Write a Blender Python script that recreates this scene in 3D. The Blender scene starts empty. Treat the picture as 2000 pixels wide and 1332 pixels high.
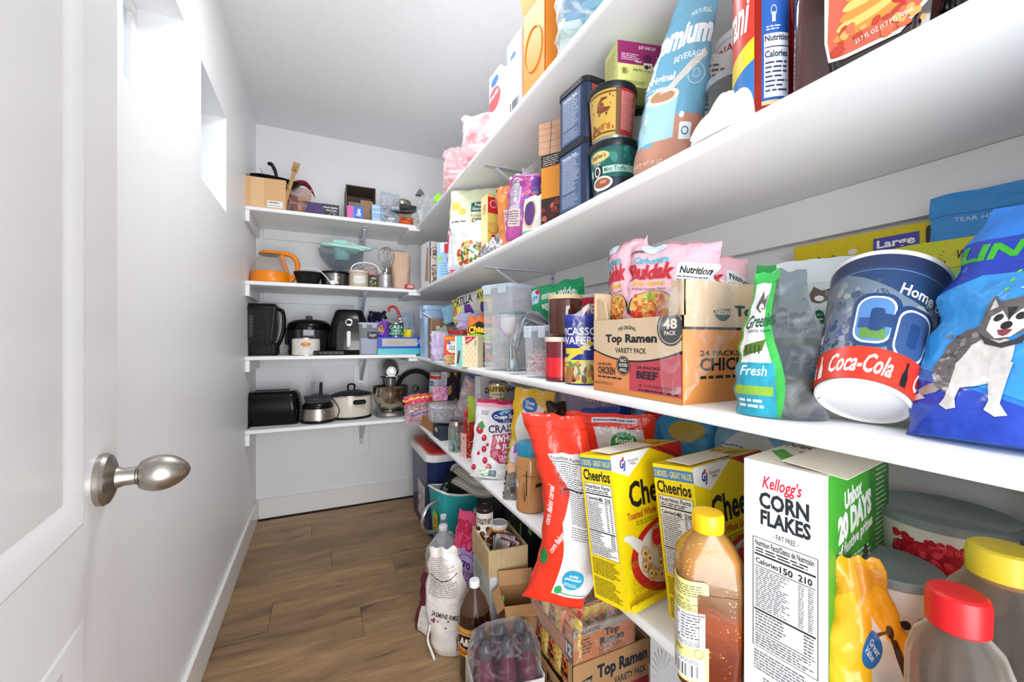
import bpy, bmesh, math, random
from mathutils import Vector, Matrix, noise, Euler
random.seed(11)
SC = bpy.context.scene
COL = SC.collection
PI = math.pi
# ---------------------------------------------------------------- camera, world, lights, exposure
FPX, YAW, EYE = 802.0, math.radians(24.9), 1.10
_cd = bpy.data.cameras.new('camera'); _cam = bpy.data.objects.new('camera', _cd); COL.objects.link(_cam)
_cd.sensor_width = 36.0; _cd.lens = FPX/2000*36.0; _cd.clip_start = 0.01
_cam.location = (0, 0, EYE); _cam.rotation_euler = (PI/2, 0, -YAW)
SC.camera = _cam
_w = bpy.data.worlds.new('daylight'); SC.world = _w; _w.use_nodes = True
_bg = _w.node_tree.nodes['Background']; _bg.inputs[0].default_value = (.88, .95, 1, 1); _bg.inputs[1].default_value = .3
def area(name, loc, rot, sx, sy, watts, col=(1, 1, 1)):
    l = bpy.data.lights.new(name, 'AREA'); l.shape = 'RECTANGLE'; l.size = sx; l.size_y = sy; l.energy = watts; l.color = col
    o = bpy.data.objects.new(name, l); COL.objects.link(o); o.location = loc; o.rotation_euler = rot; return o
area('ceiling_lamp_light', (.27, 1.34, 2.385), (0, 0, 0), .36, .36, 4.2, (.93, .965, 1))
area('doorway_light', (.15, -1.2, .95), (math.radians(106), 0, math.radians(-3)), 1.5, 1.6, 33, (.92, .96, 1))
area('near_fill_light', (.17, -.30, 1.15), (math.radians(93), 0, math.radians(2)), .7, 1.7, 3, (.95, .975, 1))  # added flash-like fill just behind the camera, lifts the near right wall
SC.view_settings.view_transform = 'Standard'; SC.view_settings.look = 'None'
SC.view_settings.exposure = 1.05; SC.view_settings.gamma = 1.0; SC.view_settings.use_curve_mapping = False
# ---------------------------------------------------------------- measuring helpers (a bearing meets a shelf front)
def _th(px): return math.atan((px-1000)/FPX)+YAW
def gY(px, X): return X/math.tan(_th(px))
def gX(px, Y): return Y*math.tan(_th(px))
def gZ(py, X, Y): return EYE+(665-py)/FPX*(X*math.sin(YAW)+Y*math.cos(YAW))
# ---------------------------------------------------------------- materials
def lin(h):
    if not isinstance(h, str): return tuple(h)+((1,) if len(h) == 3 else ())
    h = h.lstrip('#')
    if len(h) == 3: h = ''.join(a*2 for a in h)
    f = lambda c: c/12.92 if c <= .04045 else ((c+.055)/1.055)**2.4
    return tuple(f(int(h[i:i+2], 16)/255) for i in (0, 2, 4))+(1,)
_mc = {}
def mat(c, rough=.45, metal=0, bump=0, bs=60, var=0, coat=0, trans=0, ior=1.45, sss=0, stretch=None, bd=.004):
    k = (c, rough, metal, bump, bs, var, coat, trans, ior, stretch, bd)
    if k in _mc: return _mc[k]
    m = bpy.data.materials.new('m_'+str(len(_mc))); m.use_nodes = True; _mc[k] = m
    nt = m.node_tree; p = nt.nodes['Principled BSDF']; I = p.inputs
    I['Base Color'].default_value = lin(c); I['Roughness'].default_value = rough; I['Metallic'].default_value = metal
    I['Coat Weight'].default_value = coat; I['Transmission Weight'].default_value = trans; I['IOR'].default_value = ior
    if bump or var:
        tc = nt.nodes.new('ShaderNodeTexCoord'); n = nt.nodes.new('ShaderNodeTexNoise'); n.inputs['Scale'].default_value = bs; n.inputs['Detail'].default_value = 3
        src = tc.outputs['Object']
        if stretch:
            mp = nt.nodes.new('ShaderNodeMapping'); mp.inputs['Scale'].default_value = stretch; nt.links.new(src, mp.inputs[0]); src = mp.outputs[0]
        nt.links.new(src, n.inputs['Vector'])
        if bump:
            b = nt.nodes.new('ShaderNodeBump'); b.inputs['Strength'].default_value = bump; b.inputs['Distance'].default_value = bd
            nt.links.new(n.outputs[0], b.inputs['Height']); nt.links.new(b.outputs[0], I['Normal'])
        if var:
            h = nt.nodes.new('ShaderNodeHueSaturation'); mr = nt.nodes.new('ShaderNodeMapRange')
            mr.inputs[1].default_value = .3; mr.inputs[2].default_value = .7; mr.inputs[3].default_value = 1-var; mr.inputs[4].default_value = 1+var
            nt.links.new(n.outputs[0], mr.inputs[0]); nt.links.new(mr.outputs[0], h.inputs['Value']); h.inputs['Color'].default_value = lin(c)
            nt.links.new(h.outputs[0], I['Base Color'])
    return m
def clear(c='#ffffff', haze=.08, tint='#ffffff', rough=.12, bump=0, bs=30, patch=0):
    k = ('clear', c, haze, tint, rough, bump, bs, patch)
    if k in _mc: return _mc[k]
    m = bpy.data.materials.new('clear_'+str(len(_mc))); m.use_nodes = True; _mc[k] = m
    nt = m.node_tree; N = nt.nodes; L = nt.links; p = N['Principled BSDF']; out = N['Material Output']
    p.inputs['Base Color'].default_value = lin(c); p.inputs['Roughness'].default_value = rough
    t = N.new('ShaderNodeBsdfTransparent'); t.inputs[0].default_value = lin(tint)
    mx = N.new('ShaderNodeMixShader'); fr = N.new('ShaderNodeLayerWeight')
    ad = N.new('ShaderNodeMath'); ad.operation = 'ADD'; ad.use_clamp = True; ad.inputs[1].default_value = haze
    pw = N.new('ShaderNodeMath'); pw.operation = 'POWER'; pw.inputs[1].default_value = 3.2; L.new(fr.outputs['Facing'], pw.inputs[0]); sc = N.new('ShaderNodeMath'); sc.operation = 'MULTIPLY_ADD'; sc.inputs[1].default_value = .75; sc.inputs[2].default_value = .03; L.new(pw.outputs[0], sc.inputs[0]); L.new(sc.outputs[0], ad.inputs[0]); fac = ad.outputs[0]
    if bump or patch:
        tc = N.new('ShaderNodeTexCoord'); n = N.new('ShaderNodeTexNoise'); n.inputs['Scale'].default_value = bs; n.inputs['Detail'].default_value = 2; n.inputs['Distortion'].default_value = .8
        L.new(tc.outputs['Object'], n.inputs['Vector'])
        if bump:
            b = N.new('ShaderNodeBump'); b.inputs['Strength'].default_value = bump; b.inputs['Distance'].default_value = .01
            L.new(n.outputs[0], b.inputs['Height']); L.new(b.outputs[0], p.inputs['Normal']); L.new(b.outputs[0], fr.inputs['Normal'])
        if patch:
            mr = N.new('ShaderNodeMapRange'); mr.inputs[1].default_value = .52; mr.inputs[2].default_value = .68; mr.inputs[3].default_value = 0; mr.inputs[4].default_value = patch
            L.new(n.outputs[0], mr.inputs[0]); a2 = N.new('ShaderNodeMath'); a2.operation = 'ADD'; a2.use_clamp = True
            L.new(fac, a2.inputs[0]); L.new(mr.outputs[0], a2.inputs[1]); fac = a2.outputs[0]
    L.new(fac, mx.inputs[0]); L.new(t.outputs[0], mx.inputs[1]); L.new(p.outputs[0], mx.inputs[2]); L.new(mx.outputs[0], out.inputs[0])
    return m
def ink(c): return mat(c, .38)
def card(c): return mat(c, .62, bump=.15, bs=160, var=.05)
def film(c): return mat(c, .22, bump=.6, bs=22, bd=.014)
def plas(c, r=.35): return mat(c, r, bump=.03, bs=200)
BLACK = plas('#121316', .28); STEEL = mat('#b9b6b0', .28, 1, bump=.02, bs=300); CHROME = mat('#d8d8d8', .12, 1)
BLACK.node_tree.nodes['Principled BSDF'].inputs['Specular IOR Level'].default_value = .25
WHITEPL = plas('#f2f3f4', .35)
# ---------------------------------------------------------------- things
def tag(o, label, cat, group=None):
    o['label'] = label; o['category'] = cat
    if group: o['group'] = group
    return o
def thing(name, label, cat, group=None):
    o = bpy.data.objects.new(name, None); COL.objects.link(o); o.empty_display_size = .02
    return tag(o, label, cat, group)
def put(o, x, y, z, rz=0, rx=0, ry=0, s=1):
    o.location = (x, y, z); o.rotation_euler = tuple(math.radians(a) for a in (rx, ry, rz)); o.scale = (s, s, s); return o
def putR(o, px, X, z, rz=-90, rx=0, ry=0): return put(o, X, gY(px, X), z, rz, rx, ry)   # on the right-hand shelves
def putB(o, px, Y, z, rz=0, rx=0, ry=0): return put(o, gX(px, Y), Y, z, rz, rx, ry)     # on the back shelves
class MB:
    def __init__(s): s.v = []; s.f = []; s.m = []; s.mats = []
    def mi(s, m):
        if m not in s.mats: s.mats.append(m)
        return s.mats.index(m)
    def add(s, vs, fs, m, xf=None):
        b = len(s.v); i = s.mi(m)
        s.v += [tuple(xf @ Vector(v)) if xf else tuple(v) for v in vs]
        for f in fs: s.f.append(tuple(b+k for k in f)); s.m.append(i)
        return s
    def box(s, cx, cy, cz, sx, sy, sz, m, ch=0, xf=None):
        h = (sx/2, sy/2, sz/2); c = (cx, cy, cz)
        if ch <= 0:
            vs = [(c[0]+a*h[0], c[1]+b*h[1], c[2]+d*h[2]) for a in (-1, 1) for b in (-1, 1) for d in (-1, 1)]
            return s.add(vs, [(0, 1, 3, 2), (4, 6, 7, 5), (0, 4, 5, 1), (2, 3, 7, 6), (0, 2, 6, 4), (1, 5, 7, 3)], m, xf)
        ch = min(ch, min(h)*.95); vs = []; ix = {}
        for a in (-1, 1):
            for b in (-1, 1):
                for d in (-1, 1):
                    for ax in range(3):
                        sg = (a, b, d); ix[(sg, ax)] = len(vs)
                        vs.append(tuple(c[k]+sg[k]*(h[k] if k == ax else h[k]-ch) for k in range(3)))
        fs = []
        for ax in range(3):
            o = [k for k in range(3) if k != ax]
            for sg in (-1, 1):
                q = []
                for p_, q_ in ((-1, -1), (1, -1), (1, 1), (-1, 1)):
                    t = [0, 0, 0]; t[ax] = sg; t[o[0]] = p_; t[o[1]] = q_; q.append(ix[(tuple(t), ax)])
                fs.append(q)
            for p_ in (-1, 1):
                for q_ in (-1, 1):
                    t0 = [0, 0, 0]; t0[o[0]] = p_; t0[o[1]] = q_; t1 = list(t0); t0[ax] = -1; t1[ax] = 1; t0 = tuple(t0); t1 = tuple(t1)
                    fs.append([ix[(t0, o[0])], ix[(t1, o[0])], ix[(t1, o[1])], ix[(t0, o[1])]])
        for a in (-1, 1):
            for b in (-1, 1):
                for d in (-1, 1): fs.append([ix[((a, b, d), k)] for k in range(3)])
        out = []
        for f in fs:
            p = [Vector(vs[k]) for k in f]; n = (p[1]-p[0]).cross(p[2]-p[0]); cc = sum(p, Vector())/len(p)-Vector(c)
            out.append(f if n.dot(cc) > 0 else f[::-1])
        return s.add(vs, out, m, xf)
    def rings(s, rs, m, cap0=True, cap1=True, xf=None, closed=False):
        n = len(rs[0]); vs = [p for r in rs for p in r]; fs = []
        for i in range(len(rs)-1):
            for j in range(n): k = (j+1) % n; fs.append((i*n+j, i*n+k, (i+1)*n+k, (i+1)*n+j))
        if cap0: fs.append(tuple(range(n))[::-1])
        if cap1: fs.append(tuple((len(rs)-1)*n+j for j in range(n)))
        return s.add(vs, fs, m, xf)
    def lathe(s, prof, m, n=32, cx=0, cy=0, cap0=True, cap1=True, xf=None, sy=1):
        rs = [[(cx+r*math.cos(2*PI*j/n), cy+sy*r*math.sin(2*PI*j/n), z) for j in range(n)] for r, z in prof]
        return s.rings(rs, m, cap0, cap1, xf)
    def loft(s, secs, m, k=5, cap0=True, cap1=True, xf=None):
        rs = []
        for q in secs:
            z, hx, hy, r = q[:4]; ox = q[4] if len(q) > 4 else 0; oy = q[5] if len(q) > 5 else 0
            r = min(r, hx, hy); ring = []
            for sx, sy, a0 in ((1, 1, 0), (-1, 1, 90), (-1, -1, 180), (1, -1, 270)):
                for i in range(k+1):
                    a = math.radians(a0+90*i/k); ring.append((ox+sx*(hx-r)+r*math.cos(a), oy+sy*(hy-r)+r*math.sin(a), z))
            rs.append(ring)
        return s.rings(rs, m, cap0, cap1, xf)
    def tube(s, pts, r, m, n=8, xf=None, flat=1):
        pts = [Vector(p) for p in pts]; rs = []; up = Vector((0, 0, 1)); pn = None
        for i, p in enumerate(pts):
            t = (pts[min(i+1, len(pts)-1)]-pts[max(i-1, 0)]).normalized()
            if pn is None: a = t.cross(up if abs(t.z) < .9 else Vector((1, 0, 0))).normalized()
            else: a = (pn-t*pn.dot(t)).normalized()
            pn = a; b = t.cross(a); rr = r[i] if isinstance(r, (list, tuple)) else r
            rs.append([tuple(p+a*rr*math.cos(2*PI*j/n)+b*rr*flat*math.sin(2*PI*j/n)) for j in range(n)])
        return s.rings(rs, m, True, True, xf)
    def prism(s, poly, h0, h1, m, xf=None):   # poly in xy, extruded in z
        n = len(poly); return s.rings([[(x, y, h0) for x, y in poly], [(x, y, h1) for x, y in poly]], m, True, True, xf)
    def grid(s, fn, nu, nv, m, xf=None):
        vs = [fn(i/nu, j/nv) for j in range(nv+1) for i in range(nu+1)]
        fs = [(j*(nu+1)+i, j*(nu+1)+i+1, (j+1)*(nu+1)+i+1, (j+1)*(nu+1)+i) for j in range(nv) for i in range(nu)]
        return s.add(vs, fs, m, xf)
    def mesh(s, name, ang=38):
        me = bpy.data.meshes.new(name); me.from_pydata(s.v, [], s.f)
        for m in s.mats: me.materials.append(m)
        me.polygons.foreach_set('material_index', s.m); me.polygons.foreach_set('use_smooth', [True]*len(s.f))
        me.update(); me.set_sharp_from_angle(angle=math.radians(ang)); return me
    def obj(s, name, parent=None, ang=38, label=None, loc=None, rot=None):
        o = bpy.data.objects.new(name, s.mesh(name, ang)); COL.objects.link(o); o.parent = parent
        if label: o['label'] = label
        if loc: o.location = loc
        if rot: o.rotation_euler = tuple(math.radians(a) for a in rot)
        return o
def spl(pts, n=6):     # Catmull-Rom
    P = [Vector(p) for p in pts]; out = []
    for i in range(len(P)-1):
        a, b, c, d = P[max(i-1, 0)], P[i], P[i+1], P[min(i+2, len(P)-1)]
        for k in range(n):
            t = k/n; out.append(.5*((2*b)+(c-a)*t+(2*a-5*b+4*c-d)*t*t+(3*b-a-3*c+d)*t**3))
    out.append(P[-1]); return out
T = lambda x, y, z: Matrix.Translation((x, y, z))
def RX(a): return Matrix.Rotation(math.radians(a), 4, 'X')
def RY(a): return Matrix.Rotation(math.radians(a), 4, 'Y')
def RZ(a): return Matrix.Rotation(math.radians(a), 4, 'Z')
# ---------------------------------------------------------------- printed artwork: flat shapes laid on a surface
_tc = {}
def glyphs(t, bold, it):
    k = (t, bold, it)
    if k not in _tc:
        c = bpy.data.curves.new('t', 'FONT'); c.body = t; c.resolution_u = 2; c.offset = bold; c.shear = it; c.space_line = .85; c.align_x = 'CENTER'
        o = bpy.data.objects.new('t', c); me = bpy.data.meshes.new_from_object(o)
        vs = [(v.co.x, v.co.y) for v in me.vertices]; fs = [tuple(p.vertices) for p in me.polygons]
        bpy.data.meshes.remove(me); bpy.data.objects.remove(o); bpy.data.curves.remove(c)
        if vs:
            x0 = min(v[0] for v in vs); x1 = max(v[0] for v in vs); y0 = min(v[1] for v in vs); y1 = max(v[1] for v in vs)
            vs = [((x-x0)/max(x1-x0, 1e-6), (y-y0)/max(y1-y0, 1e-6)) for x, y in vs]
        _tc[k] = (vs, fs)
    return _tc[k]
class Art:
    def __init__(s, ar=1.0, seed=1): s.ar = ar; s.sh = []; s.l = 0; s.r = random.Random(seed)
    def _a(s, vs, fs, c, l=None):
        if l is None: s.l += 1; l = s.l
        s.sh.append((vs, fs, c, l)); return s
    def poly(s, pts, c, l=None): return s._a(pts, [tuple(range(len(pts)))], c, l)
    def rect(s, x0, y0, x1, y1, c, l=None): return s.poly([(x0, y0), (x1, y0), (x1, y1), (x0, y1)], c, l)
    def ell(s, x, y, rx, ry=None, c='#fff', n=28, l=None, rot=0):
        ry = rx*s.ar if ry is None else ry; ca, sa = math.cos(math.radians(rot)), math.sin(math.radians(rot)); ps = []
        for i in range(n):
            a, b = rx*math.cos(2*PI*i/n)*s.ar, ry*math.sin(2*PI*i/n); ps.append((x+(a*ca-b*sa)/s.ar, y+a*sa+b*ca))
        return s.poly(ps, c, l)
    def ring(s, x, y, rx, w, c, ry=None, n=28):
        ry = rx*s.ar if ry is None else ry; k = 1-w
        vs = [(x+rx*q*math.cos(2*PI*i/n), y+ry*q*math.sin(2*PI*i/n)) for q in (1, k) for i in range(n)]
        return s._a(vs, [(i, (i+1) % n, n+(i+1) % n, n+i) for i in range(n)], c)
    def rrect(s, x0, y0, x1, y1, c, r=.05):
        ps = []
        for cx, cy, a0 in ((x1-r, y1-r*s.ar, 0), (x0+r, y1-r*s.ar, 90), (x0+r, y0+r*s.ar, 180), (x1-r, y0+r*s.ar, 270)):
            for i in range(6): a = math.radians(a0+18*i); ps.append((cx+r*math.cos(a), cy+r*s.ar*math.sin(a)))
        return s.poly(ps, c)
    def text(s, t, x0, y0, x1, y1, c, b=.02, it=0, rot=0, arc=0):
        vs, fs = glyphs(t, b, it)
        if not vs: return s
        cx, cy = (x0+x1)/2, (y0+y1)/2; ca, sa = math.cos(math.radians(rot)), math.sin(math.radians(rot)); o = []
        for u, v in vs:
            a = (u-.5)*(x1-x0)*s.ar; q = (v-.5)*(y1-y0)+arc*(1-(2*u-1)**2)
            o.append((cx+(a*ca-q*sa)/s.ar, cy+a*sa+q*ca))
        return s._a(o, fs, c)
    def para(s, x0, y0, x1, y1, n, c, fill=.55, wl=.12, rag=True):
        s.l += 1; l = s.l; h = (y1-y0)/n; vs = []; fs = []
        for i in range(n):
            y = y1-(i+.5)*h; x = x0; xe = x1-(s.r.random()*.3*(x1-x0) if rag else 0)
            while x < xe:
                w = (x1-x0)*wl*(.4+s.r.random()); e = min(x+w, xe); b = len(vs)
                vs += [(x, y-h*fill/2), (e, y-h*fill/2), (e, y+h*fill/2), (x, y+h*fill/2)]; fs.append((b, b+1, b+2, b+3)); x = e+(x1-x0)*wl*.22
        return s._a(vs, fs, c, l)
    def bars(s, x0, y0, x1, y1, c='#111', n=26, vert=True):
        s.l += 1; l = s.l; vs = []; fs = []; p = 0; T_ = [s.r.choice((1, 1, 2, 3)) for _ in range(2*n)]; tot = sum(T_)
        for i, w in enumerate(T_):
            if i % 2 == 0:
                a, b = p/tot, (p+w)/tot; k = len(vs)
                vs += [(x0+(x1-x0)*a, y0), (x0+(x1-x0)*b, y0), (x0+(x1-x0)*b, y1), (x0+(x1-x0)*a, y1)] if vert else [(x0, y0+(y1-y0)*a), (x1, y0+(y1-y0)*a), (x1, y0+(y1-y0)*b), (x0, y0+(y1-y0)*b)]
                fs.append((k, k+1, k+2, k+3))
            p += w
        return s._a(vs, fs, c, l)
    def blobs(s, x0, y0, x1, y1, cols, n, r0, r1=None, seg=9, mask=None):
        r1 = r1 or r0*1.5; s.l += 1; base = s.l
        for i in range(n):
            x = x0+(x1-x0)*s.r.random(); y = y0+(y1-y0)*s.r.random()
            if mask and not mask(x, y): continue
            r = r0+(r1-r0)*s.r.random(); a0 = s.r.random()*6; q = .6+.4*s.r.random()
            ps = []
            for k in range(seg):
                a = 2*PI*k/seg; rr = r*(.85+.3*s.r.random()); X = rr*math.cos(a); Y = rr*q*math.sin(a)
                ps.append((x+(X*math.cos(a0)-Y*math.sin(a0)), y+(X*math.sin(a0)+Y*math.cos(a0))*s.ar))
            s.poly(ps, cols[i % len(cols)], base+i/n)
        s.l += 1; return s
    def nutri(s, x0, y0, x1, y1, cal=('',), bg='#f6f5f1', c='#26282c', rows=14, head='Nutrition Facts'):
        W, H = x1-x0, y1-y0
        if bg: s.rect(x0, y0, x1, y1, bg)
        b = .006*max(1, W/.5)
        for q in ((x0, y0, x1, y0+b*s.ar), (x0, y1-b*s.ar, x1, y1), (x0, y0, x0+b, y1), (x1-b, y0, x1, y1)): s.rect(*q, c)
        s.text(head, x0+.04*W, y1-.075*H, x1-.06*W, y1-.02*H, c)
        s.para(x0+.05*W, y1-.135*H, x1-.05*W, y1-.085*H, 2, c, .5, .15)
        s.rect(x0+.03*W, y1-.16*H, x1-.03*W, y1-.143*H, c)
        s.text('Calories', x0+.05*W, y1-.235*H, x0+.42*W, y1-.185*H, c)
        for i, t in enumerate(cal): 
            if t: s.text(t, x1-(.28*(len(cal)-i))*W, y1-.245*H, x1-(.28*(len(cal)-i)-.2)*W, y1-.185*H, c, .03)
        s.rect(x0+.03*W, y1-.262*H, x1-.03*W, y1-.256*H, c)
        g = '#55575b'
        s.para(x0+.05*W, y0+.36*H, x0+.6*W, y1-.27*H, rows, g, .42, .13); s.para(x0+.72*W, y0+.36*H, x0+.8*W, y1-.27*H, rows, g, .42, .7, False); s.para(x0+.86*W, y0+.36*H, x0+.94*W, y1-.27*H, rows, g, .42, .7, False)
        s.rect(x0+.03*W, y0+.335*H, x1-.03*W, y0+.35*H, c)
        s.para(x0+.05*W, y0+.16*H, x0+.55*W, y0+.33*H, 6, g, .42, .13); s.para(x0+.8*W, y0+.16*H, x0+.94*W, y0+.33*H, 6, g, .42, .5, False)
        s.rect(x0+.03*W, y0+.145*H, x1-.03*W, y0+.151*H, c); s.para(x0+.05*W, y0+.02*H, x1-.05*W, y0+.135*H, 5, g, .42, .08); return s
    def build(s, S, name, parent, nu=0, nv=0, off=.0004, dl=.00006, matf=ink, diag=False):
        bm = bmesh.new(); mats = []
        for vs, fs, c, l in s.sh:
            if c not in mats: mats.append(c)
            mi = mats.index(c); bv = [bm.verts.new((x, y, l)) for x, y in vs]
            for f in fs:
                try: bm.faces.new([bv[k] for k in f]).material_index = mi
                except ValueError: pass
        # crop to the face and cut along the surface grid
        for co, no in (((0, 0, 0), (-1, 0, 0)), ((1, 0, 0), (1, 0, 0)), ((0, 0, 0), (0, -1, 0)), ((0, 1, 0), (0, 1, 0))):
            bmesh.ops.bisect_plane(bm, geom=bm.verts[:]+bm.edges[:]+bm.faces[:], plane_co=co, plane_no=no, clear_outer=True, dist=1e-6)
        for i in range(1, nu): bmesh.ops.bisect_plane(bm, geom=bm.verts[:]+bm.edges[:]+bm.faces[:], plane_co=(i/nu, 0, 0), plane_no=(1, 0, 0), dist=1e-6)
        for i in range(1, nv): bmesh.ops.bisect_plane(bm, geom=bm.verts[:]+bm.edges[:]+bm.faces[:], plane_co=(0, i/nv, 0), plane_no=(0, 1, 0), dist=1e-6)
        if diag:
            nn = Vector((nu, -nv, 0)).normalized()
            for k in range(-nv+1, nu): bmesh.ops.bisect_plane(bm, geom=bm.verts[:]+bm.edges[:]+bm.faces[:], plane_co=(k/nu, 0, 0), plane_no=nn, dist=1e-6)
        bm.normal_update()
        fl = [f for f in bm.faces if f.normal.z < 0]
        if fl: bmesh.ops.reverse_faces(bm, faces=fl)
        for v in bm.verts: v.co = S(v.co.x, v.co.y, off+v.co.z*dl)
        me = bpy.data.meshes.new(name); bm.to_mesh(me); bm.free()
        for c in mats: me.materials.append(c if isinstance(c, bpy.types.Material) else matf(c))
        if nu: me.polygons.foreach_set('use_smooth', [True]*len(me.polygons))
        o = bpy.data.objects.new(name, me); COL.objects.link(o); o.parent = parent; return o
def plane(o, u, v, n):
    o, u, v, n = Vector(o), Vector(u), Vector(v), Vector(n)
    return lambda a, b, off: o+u*a+v*b+n*off
# ---------------------------------------------------------------- cartons
def carton(name, label, cat, w, d, h, col, front=None, left=None, right=None, top=None, group=None, ch=.0012, part='carton', m=None, flaps=None, back=None):
    """a closed box: front is -y, left is -x; base centre at the origin"""
    r = thing(name, label, cat, group); m = m or card(col)
    MB().box(0, 0, h/2, w, d, h, m, ch).obj(part, r, 25)
    if front: front.build(plane((-w/2, -d/2, 0), (w, 0, 0), (0, 0, h), (0, -1, 0)), 'front_print', r)
    if left: left.build(plane((-w/2, d/2, 0), (0, -d, 0), (0, 0, h), (-1, 0, 0)), 'side_print', r)
    if right: right.build(plane((w/2, -d/2, 0), (0, d, 0), (0, 0, h), (1, 0, 0)), 'side_print', r)
    if top: top.build(plane((-w/2, -d/2, h), (w, 0, 0), (0, d, 0), (0, 0, 1)), 'top_print', r)
    return r
def openbox(name, label, cat, w, d, h, col, flaps=(), inner=None, t=.004, group=None, front=None, left=None, cut=None):
    """an open carton with walls of real thickness; flaps = (side, length, angle from upright)"""
    r = thing(name, label, cat, group); m = card(col); b = MB()
    b.box(0, 0, t/2, w, d, t, m); b.box(-w/2+t/2, 0, h/2, t, d, h, m); b.box(w/2-t/2, 0, h/2, t, d, h, m)
    b.box(0, d/2-t/2, h/2, w, t, h, m); fh = h if cut is None else cut; b.box(0, -d/2+t/2, fh/2, w, t, fh, m)
    b.obj('carton', r, 25)
    for sd, ln, an in flaps:
        f = MB()
        if sd in 'LR':
            sg = -1 if sd == 'L' else 1; f.box(0, 0, ln/2, t*.8, d*.98, ln, card(inner or col), 0, T(sg*(w/2-t/2), 0, h) @ RY(sg*an))
        else:
            sg = -1 if sd == 'F' else 1; f.box(0, 0, ln/2, w*.98, t*.8, ln, card(inner or col), 0, T(0, sg*(d/2-t/2), h if sd == 'B' else fh) @ RX(-sg*an))
        f.obj('flap', r, 25)
    if front: front.build(plane((-w/2, -d/2, 0), (w, 0, 0), (0, 0, fh), (0, -1, 0)), 'front_print', r)
    if left: left.build(plane((-w/2, d/2, 0), (0, -d, 0), (0, 0, h), (-1, 0, 0)), 'side_print', r)
    return r
# ---------------------------------------------------------------- bags
class Bag:
    def __init__(s, w, h, d, kind='stand', seed=1, wr=.004, fr=18, prof=None, bend=None, full=.5):
        s.w, s.h, s.d, s.kind, s.sd, s.wr, s.fr, s.prof, s.bend, s.full = w, h, d, kind, seed, wr, fr, prof, bend, full
    def S(s, u, v, off=0, side=1):
        a = abs(2*u-1); su = max(0, 1-a**2.6)**.62
        if s.kind == 'stand': tv = max(0, 1-v**1.8)**.9*(1-.12*max(0, 1-v/.08)) if v < 1 else 0
        elif s.kind == 'sack': tv = max(0, (1-v**3))**.7*(.75+.25*math.sin(PI*min(1, v*1.3)))
        else: tv = max(0, 4*v*(1-v))**s.full
        pw = s.prof(v) if s.prof else 1
        x = (u-.5)*s.w*pw; z = v*s.h; t = s.d/2*su*tv
        q = Vector((x*s.fr, z*s.fr, s.sd*7.3+side*2.1)); e = min(1, 14*(1-v))*.9+.1 if s.kind == 'stand' else 1
        wn = noise.noise(q)*s.wr+abs(noise.noise(q*2.3))*s.wr*.5
        wn *= min(1, (1-a)*6)
        ed = noise.noise(Vector((v*9, s.sd, a)))*s.wr*1.4*a*a*(1 if u > .5 else -1)
        p = Vector((x+ed, -side*(t+off)-wn*side*min(1, tv*4+.15), z+(noise.noise(Vector((u*5, s.sd*3, 1)))*s.wr*1.5*v*v)))
        if s.kind == 'stand' and v < .12: p.y -= 0
        lean = noise.noise(Vector((u*3, v*3, s.sd*1.7)))*s.wr*1.5; p.y += lean*min(1, v*8)
        return s.bend(p) if s.bend else p
    def body(s, m, parent, name='bag', nu=26, nv=34, back=None):
        b = MB()
        for fn, mm in ((lambda u, v: s.S(u, v, 0, 1), m), (lambda u, v: s.S(1-u, v, 0, -1), back or m)):
            vs = [fn(i/nu, j/nv) for j in range(nv+1) for i in range(nu+1)]; fs = []
            for j in range(nv):
                for i in range(nu): q = j*(nu+1)+i; fs += [(q, q+1, q+nu+2), (q, q+nu+2, q+nu+1)]
            b.add(vs, fs, mm)
        if s.kind != 'pillow':
            n = nu; f = [s.S(i/n, 0, 0, 1) for i in range(n+1)]; k = [s.S(i/n, 0, 0, -1) for i in range(n+1)]
            b.add(f+k, [(i+1, i, n+1+i, n+2+i) for i in range(n)], back or m)
        return b.obj(name, parent, 70)
    def art(s, a, parent, name='front_print', nu=26, nv=34, side=1, dl=.00005, off=.0004, x=None):
        g = (lambda u, v: s.S(u, v, 0, 1)) if side == 1 else (lambda u, v: s.S(1-u, v, 0, -1))
        G = [[g(i/nu, j/nv) for i in range(nu+1)] for j in range(nv+1)]
        def nrm(i, j):
            n = (G[j][min(i+1, nu)]-G[j][max(i-1, 0)]).cross(G[min(j+1, nv)][i]-G[max(j-1, 0)][i]); return n.normalized() if n.length > 1e-9 else Vector((0, -1, 0))
        NN = [[nrm(i, j) for i in range(nu+1)] for j in range(nv+1)]
        def f(u, v, o):
            x, y = max(0, min(nu, u*nu)), max(0, min(nv, v*nv)); i, j = min(int(x), nu-1), min(int(y), nv-1); x -= i; y -= j
            if x >= y: w = ((i, j, 1-x), (i+1, j, x-y), (i+1, j+1, y))
            else: w = ((i, j, 1-y), (i+1, j+1, x), (i, j+1, y-x))
            p = Vector(); n = Vector()
            for a_, b_, k in w: p += G[b_][a_]*k; n += NN[b_][a_]*k
            return p+n.normalized()*o
        return a.build(f, name, parent, nu, nv, off, dl, matf=film, diag=True)
def bag(name, label, cat, w, h, d, col, art=None, kind='stand', seed=1, wr=.004, fr=18, prof=None, bend=None, m=None, group=None, back=None, nu=26, nv=34, full=.5, bart=None):
    r = thing(name, label, cat, group); B = Bag(w, h, d, kind, seed, wr, fr, prof, bend, full)
    B.body(m or film(col), r, 'bag', nu, nv, back)
    if art: B.art(art, r, nu=nu, nv=nv)
    if bart: B.art(bart, r, 'back_print', nu, nv, -1)
    r['h'] = h; return r
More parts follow.
